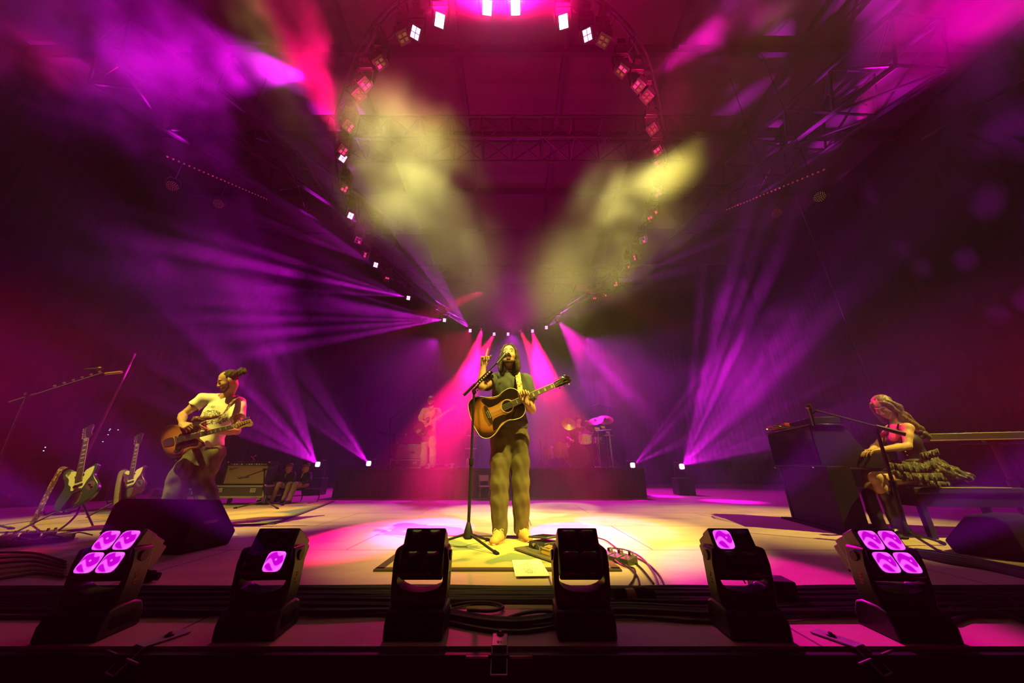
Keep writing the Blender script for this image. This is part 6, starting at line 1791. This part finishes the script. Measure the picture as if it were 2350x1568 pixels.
# ------------------------------------------------------------------ risers
m_carpet = mat('riser_carpet', (.03, .026, .03), .9); m_skirt = mat('riser_skirt', (.06, .035, .045), .95)
def riser(x0, x1, y0, y1, label):
    t = thing('stage_riser', label, 'riser', ((x0 + x1) / 2, y0, 0))
    w = x1 - x0; d = y1 - y0
    MB().box((0, d / 2, RZ - .04), (w, d, .08)).build('deck', m_carpet, t, bevel=.003)
    sk = MB(); n = int(w * 16); vs = []
    for i in range(n + 1):
        o = .012 * math.sin(i * 1.7) + .006 * math.sin(i * .6); vs += [(-w / 2 + w * i / n, .02 + o, RZ - .08), (-w / 2 + w * i / n, .02 + o * 1.6, .005)]
    sk.add(vs, [(2 * i, 2 * i + 1, 2 * i + 3, 2 * i + 2) for i in range(n)])
    for q in (-1, 1): sk.add([(q * w / 2, .02, RZ - .08), (q * w / 2, .02, .005), (q * w / 2, d - .02, .005), (q * w / 2, d - .02, RZ - .08)], [(0, 1, 2, 3)])
    sk.build('skirt', m_skirt, t)
    for q in (-1, 1):
        for yy in (.06, d - .06): MB().cyl((q * (w / 2 - .06), yy, 0), (q * (w / 2 - .06), yy, RZ - .08), .025, 8).build('leg', m_steel, t)
    return t
riser(-4.0, .35, 8.25, 11.2, 'carpeted riser carrying the bass player and his amplifier')
riser(.36, 3.0, 8.25, 11.2, 'carpeted drum riser carrying the drum kit')
ax2 = at(935, 1060, 9.6).x
flight_case('low flight case under the bass amplifier on the riser', (ax2, 9.45, RZ), .8, .22, .5, 0, False)
amp('bass amplifier on a flight case left of the bass player', (ax2 + .03, 9.5, RZ + .225), .68, .42, .3, 0, mat('dim_grille_cloth', (.2, .14, .11), .9))
flight_case('white-edged low case on the riser behind the bass player\'s legs', (at(1006, 1070, 9.8).x, 9.8, RZ), .72, .12, .4, 0, False)
# little things on the riser
p = at(1072, 1074, 8.6); t = thing('water_bottle', 'white water bottle standing on the riser between the singer and the bass player', 'bottle', (p.x, 8.6, RZ))
MB().lathe([(.036, 0), (.038, .01), (.038, .17), (.03, .19), (.016, .2)], 16).build('bottle_body', mat('pale_bottle', (.8, .75, .7), .4), t, smooth=True)
MB().cyl((0, 0, .2), (0, 0, .23), .015, 12).build('cap', m_alu, t)
p = at(1056, 1083, 8.5); t = thing('towel', 'folded pale towel on the riser beside the water bottle', 'towel', (p.x, 8.5, RZ))
MB().box((0, 0, .012), (.16, .1, .022)).build('towel_fold', mat('pale_towel', (.6, .5, .5), .95), t, bevel=.009)
p = at(1113, 1103, 7.9); t = thing('folding_chair', 'small pale folding chair in front of the riser behind the singer', 'chair', (p.x, 7.85, 0), .3)
MB().box((0, 0, .26), (.22, .2, .02)).build('seat', mat('pale_plastic', (.7, .6, .55), .6), t, bevel=.006)
MB().box((0, .1, .42), (.22, .016, .12), (R(-8), 0, 0)).build('backrest', mat('pale_plastic', (.7, .6, .55), .6), t, bevel=.006)
for q in (-1, 1): MB().cyl((q * .1, -.09, 0), (q * .1, .11, .48), .008, 8).build('leg', m_alu, t); MB().cyl((q * .1, .1, 0), (q * .1, -.07, .26), .008, 8).build('leg', m_alu, t)
# music stands / small racks between
for i, (px, py, lb) in enumerate(((1085, 1000, 'upper'), (1080, 1030, 'lower'))):
    p = at(px, py, 10.2); t = thing('rack_shelf', '%s thin equipment shelf on the riser behind the microphone stand pole' % lb, 'shelf', (p.x, 10.2, RZ))
    MB().box((0, .1, p.z - RZ), (.32, .25, .02)).build('shelf_board', m_alu, t)
    for q in (-1, 1): MB().cyl((q * .14, .1 + .02 * i, 0), (q * .14, .1 + .02 * i, p.z - RZ), .012, 8).build('post', m_steel, t)
# ------------------------------------------------------------------ drum kit
m_shell = mat('cream_drum_shell', (.75, .66, .4), .35, coat=.5); m_shellp = mat('clear_pink_shell', (.7, .4, .45), .3, coat=.5); m_head = mat('drum_head', (.75, .72, .65), .6); m_cym = mat('bronze_cymbal', (.5, .36, .16), .38, .85)
m_chrome = mat('chrome', (.75, .74, .74), .15, 1.0)
def drum(label, T, r, h, shell, name='drum', lugs=8, hz=None, legs=0, headm=None):
    t = thing(name, label, 'drum', T=T, group=None)
    sh = MB().lathe([(r, -h / 2), (r, h / 2)], 28).build('drum_shell', shell, t, smooth=True)
    for q in (-1, 1):
        MB().cyl((0, 0, q * (h / 2 + .001)), (0, 0, q * (h / 2 + .004)), r * .97, 28).build('drum_head', headm or m_head, t)
        MB().lathe([(r * .99, q * (h / 2 - .012)), (r * 1.04, q * (h / 2 - .012)), (r * 1.04, q * (h / 2 + .01)), (r * .99, q * (h / 2 + .01))], 28).build('hoop', m_chrome, t, smooth=True)
    for k_ in range(lugs):
        a = 2 * PI * k_ / lugs; MB().box((math.cos(a) * r * 1.03, math.sin(a) * r * 1.03, 0), (.018, .018, h * .35), (0, 0, a)).build('lug', m_chrome, sh, bevel=.003)
    for k_ in range(legs):
        a = 2 * PI * k_ / legs + .5; MB().cyl((math.cos(a) * r * 1.06, math.sin(a) * r * 1.06, h * .1), (math.cos(a) * r * 1.1, math.sin(a) * r * 1.1, hz), .006, 6).build('leg', m_chrome, t)
    return t
KY = 9.15
k = at(1326, 1046, KY); kr = .29
T = Matrix.Translation((k.x, KY + .2, RZ + kr + .01)) @ Matrix.Rotation(R(90), 4, 'X')
kd = drum('kick drum with a dark front head and hand-lettered name', T, kr, .4, m_shell, 'kick_drum', 10, headm=mat('smoky_head', (.05, .03, .035), .25, coat=.5))
text_mesh('Mt. Joy', .11, mat('pale_script', (.8, .75, .65), .7), kd, Matrix.Translation((0, .06, .206)) @ Matrix.Shear('XY', 4, (.25, 0)) if False else Matrix.Translation((0, .06, .207)), 'lettering')
for q in (-1, 1): MB().cyl((q * .28, -.05, .1), (q * .36, -(kr + .005), .2), .01, 8).build('leg', m_chrome, kd)
tilt = lambda px, py, y, rx, ry=0: Matrix.Translation(at(px, py, y)) @ Matrix.Rotation(R(rx), 4, 'X') @ Matrix.Rotation(R(ry), 4, 'Y')
drum('cream rack tom with chrome lugs above the kick drum', tilt(1343, 1006, KY + .15, 14), .165, .24, m_shell, 'tom_drum', 8)
drum('smaller cream tom tilted behind the rack tom, above the kick drum', tilt(1352, 988, KY + .5, 50, 10), .13, .16, m_shell, 'tom_drum', 6)
drum('pink floor tom at the left of the drum kit', tilt(1287, 1034, KY + .1, 0), .2, .36, m_shellp, 'floor_tom', 8, at(1287, 1034, KY + .1).z * -1 + RZ, 3)
drum('second pink floor tom just behind the first', tilt(1262, 1040, KY + .6, 0), .18, .3, m_shellp, 'floor_tom', 8, at(1262, 1040, KY + .6).z * -1 + RZ, 3)
drum('shallow snare drum behind the kick drum at the right of the drummer', tilt(1372, 1012, KY + .6, -4), .17, .13, m_chrome, 'snare_drum', 8)
def cymbal(label, px, py, y, r, rx, ry, n=2):
    p = at(px, py, y); t = thing('cymbal_on_stand', label, 'cymbal', (p.x, y, RZ)); z = p.z - RZ
    T = Matrix.Translation((0, 0, z)) @ Matrix.Rotation(R(rx), 4, 'X') @ Matrix.Rotation(R(ry), 4, 'Y')
    MB().lathe([(r, -.004), (r * .6, .012), (r * .2, .022), (r * .17, .038), (.01, .05), (.004, .046), (r * .17, .032), (r * .6, .009), (r * .995, -.006)], 32, T).build('cymbal', m_cym, t, smooth=True)
    MB().cyl((0, 0, z + .06), (0, 0, .3), .009, 8).build('stand_pole', m_chrome, t)
    for k_ in range(3):
        a = 2 * PI * k_ / 3 + .4; MB().cyl((0, 0, .32), (math.cos(a) * .24, math.sin(a) * .24, .01), .008, 6).build('leg', m_chrome, t)
    MB().cyl((0, 0, z + .045), (0, 0, z + .065), .014, 8).build('wing_nut', m_black, t)
    return t
cymbal('round crash cymbal left of the drummer, facing the audience', 1305, 973, KY + .3, .2, 62, 4)
cymbal('large cymbal right of the drummer, tilted', 1366, 967, KY + .3, .22, 30, -16)
cymbal('high crash cymbal at the right of the drum kit', 1388, 964, KY + .6, .24, 38, -6)
cymbal('low hi-hat cymbal at the right of the drum kit', 1398, 1000, KY + .3, .16, 8, 0)
t = thing('drum_throne', 'round black stool under the drummer', 'stool', (at(1326, 1040, 10.05).x, 10.08, RZ))
MB().lathe([(.15, .40), (.17, .42), (.17, .46), (.14, .48)], 20).build('seat', m_tolex, t, smooth=True)
MB().cyl((0, 0, .1), (0, 0, .4), .02, 10).build('pole', m_chrome, t)
for k_ in range(3): a = 2 * PI * k_ / 3; MB().cyl((0, 0, .2), (math.cos(a) * .22, math.sin(a) * .22, .01), .01, 6).build('leg', m_chrome, t)
# percussion rack at the right of the kit
t = thing('percussion_rack', 'chrome percussion rack with small pads at the right end of the drum riser', 'rack', (at(1392, 1060, 9.0).x, 9.0, RZ))
for q in (-.16, .16): MB().cyl((q, 0, 0), (q * .9, 0, .95), .013, 8).build('post', m_chrome, t)
MB().cyl((-.2, 0, .9), (.2, 0, .94), .011, 8).build('crossbar', m_chrome, t)
for i, (x, z, s) in enumerate(((-.17, .95, .08), (-.02, .99, .07), (.09, .86, .06))): MB().box((x, -.03, z), (s * 1.6, .02, s), (R(-30), 0, R(20 * i))).build('pad', (m_cr, m_cr, m_alu)[i], t, bevel=.006)
for i in range(3): MB().cyl((.02 + .05 * i, -.05, .05), (.1 + .05 * i, -.3, .01), .008, 6).build('leg', m_chrome, t)
rg = random.Random(8)
for i in range(5):
    a = V((rg.uniform(-.3, .3), rg.uniform(-.3, 0), .02))
    MB().cyl(a, a + V((rg.uniform(-.2, .2), rg.uniform(-.1, .1), rg.uniform(0, .05))), .009, 6).build('clamp', m_chrome, t)
for i, (px, py, dx) in enumerate(((1240, 1010, -.1), (1254, 1030, .1))):
    p = at(px, py, 9.1); t = thing('hardware_stand', 'thin chrome stand at the left end of the drum kit, %s one' % ('left', 'right')[i], 'stand', (p.x, 9.1 + .3 * i, RZ))
    MB().cyl((0, 0, .02), (0, 0, p.z - RZ), .01, 8).build('pole', m_chrome, t)
    for k_ in range(3): a = 2 * PI * k_ / 3 + i; MB().cyl((0, 0, .2), (math.cos(a) * .18, math.sin(a) * .18, .01), .008, 6).build('leg', m_chrome, t)
# ------------------------------------------------------------------ right: boxy keyboard, bench, second keyboard
m_pno = mat('black_gloss_panel', (.010, .008, .012), .18, coat=.5); m_pn2 = mat('black_laminate', (.006, .005, .008), .6, spec=.2)
m_mirror = mat('polished_back_panel', (.05, .04, .06), .06, .9)
m_key = mat('ivory_key', (.8, .76, .66), .35)
th = math.atan2(-.24, .97)
PT = Matrix.Translation((3.24, 3.78, 0)) @ Matrix.Rotation(th, 4, 'Z')     # x toward the player, y along the keys
t = thing('stage_piano', 'black boxy upright stage piano shell with a polished back panel', 'piano', T=PT)
LN = 1.04
def slab(name, pts, y0, y1, m, par=None, bev=.004):     # profile in x,z extruded along y
    Tq = Matrix(((1, 0, 0, 0), (0, 0, 1, 0), (0, 1, 0, 0), (0, 0, 0, 1)))
    return MB().prism(pts, y0, y1, Tq).build(name, m, par or t, bevel=bev)
slab('upper_case', [(0, .64), (.56, .60), (.6, .62), (.6, .74), (.42, .775), (.3, 1.03), (0, 1.045)], 0, LN, m_pn2)
slab('top_board', [(-.02, 1.046), (.33, 1.032), (.33, 1.05), (-.02, 1.064)], -.02, LN + .02, m_pno)
MB().box((-.006, LN / 2, .84), (.008, LN - .02, .38)).build('back_panel', m_mirror, t, bevel=.001)
for y0 in (0, LN - .05): slab('side_leg', [(.03, 0), (.24, 0), (.24, .63), (.03, .63)], y0, y0 + .05, m_pn2)
MB().box((.045, LN / 2, .33), (.02, LN - .1, .6)).build('lower_panel', m_pn2, t)
kb = MB(); 
nk_ = 36; kw = (LN - .1) / nk_
ks = MB().box((.51, LN / 2, .765), (.14, LN - .1, .014)).build('key_bed', m_pn2, t)
kk = [MB().box((.51, .05 + kw * (i + .5), .778), (.13, kw * .9, .014)) for i in range(nk_)]
for m_ in kk: kb.add(m_.v, m_.f)
kb.build('white_keys', m_key, t)
bk = MB()
for i in range(nk_ - 1):
    if i % 7 in (2, 6): continue
    bk.box((.485, .05 + kw * (i + 1), .79), (.08, kw * .5, .014))
bk.build('black_keys', m_black, t)
for yy in (.08, LN - .08): MB().cyl((-.03, yy, .622), (-.03, yy + .03, .622), .012, 8).build('hook', m_nickel, t)
MB().cyl((.33, .1, .98), (.38, .1, .975), .008, 8).build('knob', m_alu, t)
# base board with casters
MB().box((.2, LN / 2, .012), (.46, LN + .3, .02)).build('base_board', m_matt, t, bevel=.004)
# synthesiser and red keyboard lying on top
KT = PT @ Matrix.Translation((.02, 0, 1.064))
t2 = thing('synthesiser', 'dark synthesiser lying on top of the stage piano', 'keyboard', T=KT @ Matrix.Translation((.17, .3, .004)))
MB().box((0, 0, .035), (.26, .5, .07)).build('case', m_pn2, t2, bevel=.006)
MB().box((0, 0, .072), (.2, .44, .004)).build('panel', m_ped, t2)
for i in range(6): MB().cyl((-.06, -.18 + .07 * i, .072), (-.06, -.18 + .07 * i, .088), .009, 8).build('knob', m_alu if i % 2 else m_black, t2)
t3 = thing('red_keyboard', 'red keyboard with plugs and cables at the far end of the stage piano top', 'keyboard', T=KT @ Matrix.Translation((.12, .78, .004)) @ Matrix.Rotation(.06, 4, 'Z'))
m_redk = mat('red_lacquer', (.5, .02, .03), .35, coat=.4)
MB().box((0, 0, .03), (.28, .42, .06), (0, R(6), 0)).build('case', m_redk, t3, bevel=.006)
for i in range(5): MB().cyl((-.14, -.16 + .08 * i, .03), (-.18, -.16 + .08 * i, .035), .008, 8).build('jack_plug', m_nickel, t3)
for i in range(3):
    a = KT @ V((-.04, .62 + .1 * i, .04))
    tag(MB().tube(smooth_pts([a, a + V((-.08, -.05, .03 - .02 * i)), a + V((-.1, -.22, -.02)), a + V((-.05, -.42 + .04 * i, -.07 + .02 * i)), a + V((.03, -.5, -.02))], 6), .008, 6).build('keyboard_cable', m_cab[1], smooth=True), 'cable looping over the back edge of the stage piano, %s loop' % ('outer', 'middle', 'inner')[i], 'cable')
# bench
bc = V((at(2150, 1118, 3.7).x - .12, 3.7, 0))
t = thing('piano_bench', 'long black bench with a pale top edge under the pianist', 'bench', (4.30, 3.66, 0), R(-6))
MB().box((0, 0, .41), (.95, .38, .06)).build('seat', m_tolex, t, bevel=.015)
MB().box((0, 0, .33), (.9, .34, .12)).build('apron', m_pn2, t, bevel=.004)
MB().box((.06, -.191, .438), (.6, .004, .006)).build('seat_piping', mat('pale_piping', (.6, .55, .3), .5), t)
for x in (-.42, .42):
    for y in (-.15, .15): MB().box((x, y, .14), (.05, .05, .28)).build('leg', m_black, t, bevel=.003)
# second keyboard on its stand at the right edge
k0 = at(2128, 1010, 3.75); k1 = at(2420, 1008, 3.45)
T = frame(V((k0.x, k0.y, .93)), V((k1.x - k0.x, k1.y - k0.y, 0)), V((0, 1, 0)))
t = thing('stage_keyboard', 'long dark keyboard on a stand at the right edge of the stage', 'keyboard', T=T)
LK = 1.35
MB().box((LK / 2, .16, -.01), (LK, .34, .07)).build('case', m_ped, t, bevel=.008)
MB().box((LK / 2, -.012, -.045), (LK * .98, .006, .008)).build('front_strip', mat('pinkish_strip', (.5, .25, .22), .4), t)
kb = MB(); n = 44
for i in range(n): kb.box((.1 + (LK - .15) * (i + .5) / n, .26, .026), ((LK - .15) / n * .9, .13, .014))
kb.build('white_keys', m_key, t)
for i in range(12): MB().cyl((.3 + .08 * i, .08, .025), (.3 + .08 * i, .08, .048), .011, 8).build('knob', m_black, t)
s0 = V((k0.x + .62, 3.68, 0))
t = thing('keyboard_stand', 'metal column stand with splayed feet under the long keyboard', 'stand', s0)
MB().cyl((0, .02, .86), (.02, .02, .08), .028, 12).build('column', mat('red_brown_metal', (.14, .04, .05), .35, .6), t, smooth=True)
MB().box((0, .02, .865), (.5, .2, .035)).build('top_plate', m_black, t, bevel=.004)
MB().cyl((0, .02, .5), (.01, .02, .44), .04, 12).build('collar', m_black, t, bevel=.003)
MB().tube(smooth_pts([(.03, .0, .84), (.09, -.02, .7), (.08, -.02, .5), (.1, -.04, .3)], 5), .01, 6).build('hanging_cable', m_matt, t, smooth=True)
for q in ((-.34, -.2), (.3, -.28), (-.28, .28), (.34, .26)): MB().cyl((.02, .02, .16), (q[0], q[1], .015), .018, 8).build('leg', m_black, t)
# low black monitor at the right corner
p = atz(2330, 1290, 0)
T = Matrix.Translation((p.x + .22, p.y + .22, 0)) @ Matrix.Rotation(R(24), 4, 'Z')
t = thing('floor_monitor', 'black wedge floor monitor at the bottom right corner below the keyboard stand', 'speaker', T=T)
MB().prism([(-.17, .0), (.17, 0), (.2, .08), (.04, .27), (-.1, .28), (-.15, .24)], -.27, .27, Tp).build('cabinet', m_matt, t, bevel=.012)
MB().box((0, .125, .17), (.48, .005, .18), (R(40), 0, 0)).build('grille', m_matt, t)
# poles
for i, (a, b, r_, lb, mm) in enumerate(((at(309, 812, 6.0), at(212, 1014, 5.6), .02, 'slim reddish pole slanting behind the guitars at the left', mat('reddish_pole', (.16, .05, .07), .5)),
                                (at(1852, 515, 8.5), at(2008, 905, 7.2), .014, 'thin dark cable stretched down behind the pianist', m_steel),
                                (at(2115, 320, 6.5), at(2350, 182, 5.0), .03, 'dark pipe along the right roof edge', m_steel))):
    t = thing(('slanting_pole', 'guy_cable', 'roof_pipe')[i], lb, ('pole', 'cable', 'pipe')[i], a)
    b2 = b
    if i == 0: d = (b - a); b2 = a + d * (a.z / -d.z)          # down to the floor
    if i == 1: d = (b - a); b2 = a + d * (a.z / -d.z); u = a - d * ((10.9 - a.z) / -d.z); MB().cyl(u - a, (0, 0, 0), r_, 6).build('upper_run', mm, t)
    MB().cyl((0, 0, 0), b2 - a, r_, 8).build(('pole_tube', 'lower_run', 'pipe_run')[i], mm, t)
    if i == 0: MB().cyl(b2 - a, b2 - a + V((0, 0, .02)), .12, 16).build('base', m_matt, t)
# status lamps of the gear in the dark
m_blu = mat('blue_white_led', (.1, .1, .15), .4, emis=(.5, .65, 1), es=3)
t = thing('wireless_rack', 'dark equipment rack with tiny blue-white lights in the shadows behind the spare guitars', 'rack', (at(255, 1000, 7.5).x, 7.5, 0))
MB().box((0, .25, .62), (.7, .5, 1.24)).build('case', m_tolex, t, bevel=.01)
for px, py in ((253, 985), (251, 988), (271, 987), (248, 998), (236, 1014)):
    p = at(px, py, 7.49); MB().box(p - V(t.location), (.022, .006, .008)).build('indicator', m_blu, t)
t = thing('wireless_rack', 'dark equipment rack with two faint white lights left of the teal guitar', 'rack', (at(100, 1060, 6.5).x, 6.5, 0))
MB().box((0, .25, .4), (.6, .5, .8)).build('case', m_tolex, t, bevel=.01)
for px, py in ((104, 1027), (100, 1035)):
    p = at(px, py, 6.49); MB().box(p - V(t.location), (.014, .006, .014)).build('indicator', m_blu, t)
for m in bpy.data.materials:      # glowing faces need no light sampling of their own; the lamps carry the light
    if m.name not in ('stage_haze',): m.cycles.emission_sampling = 'NONE'
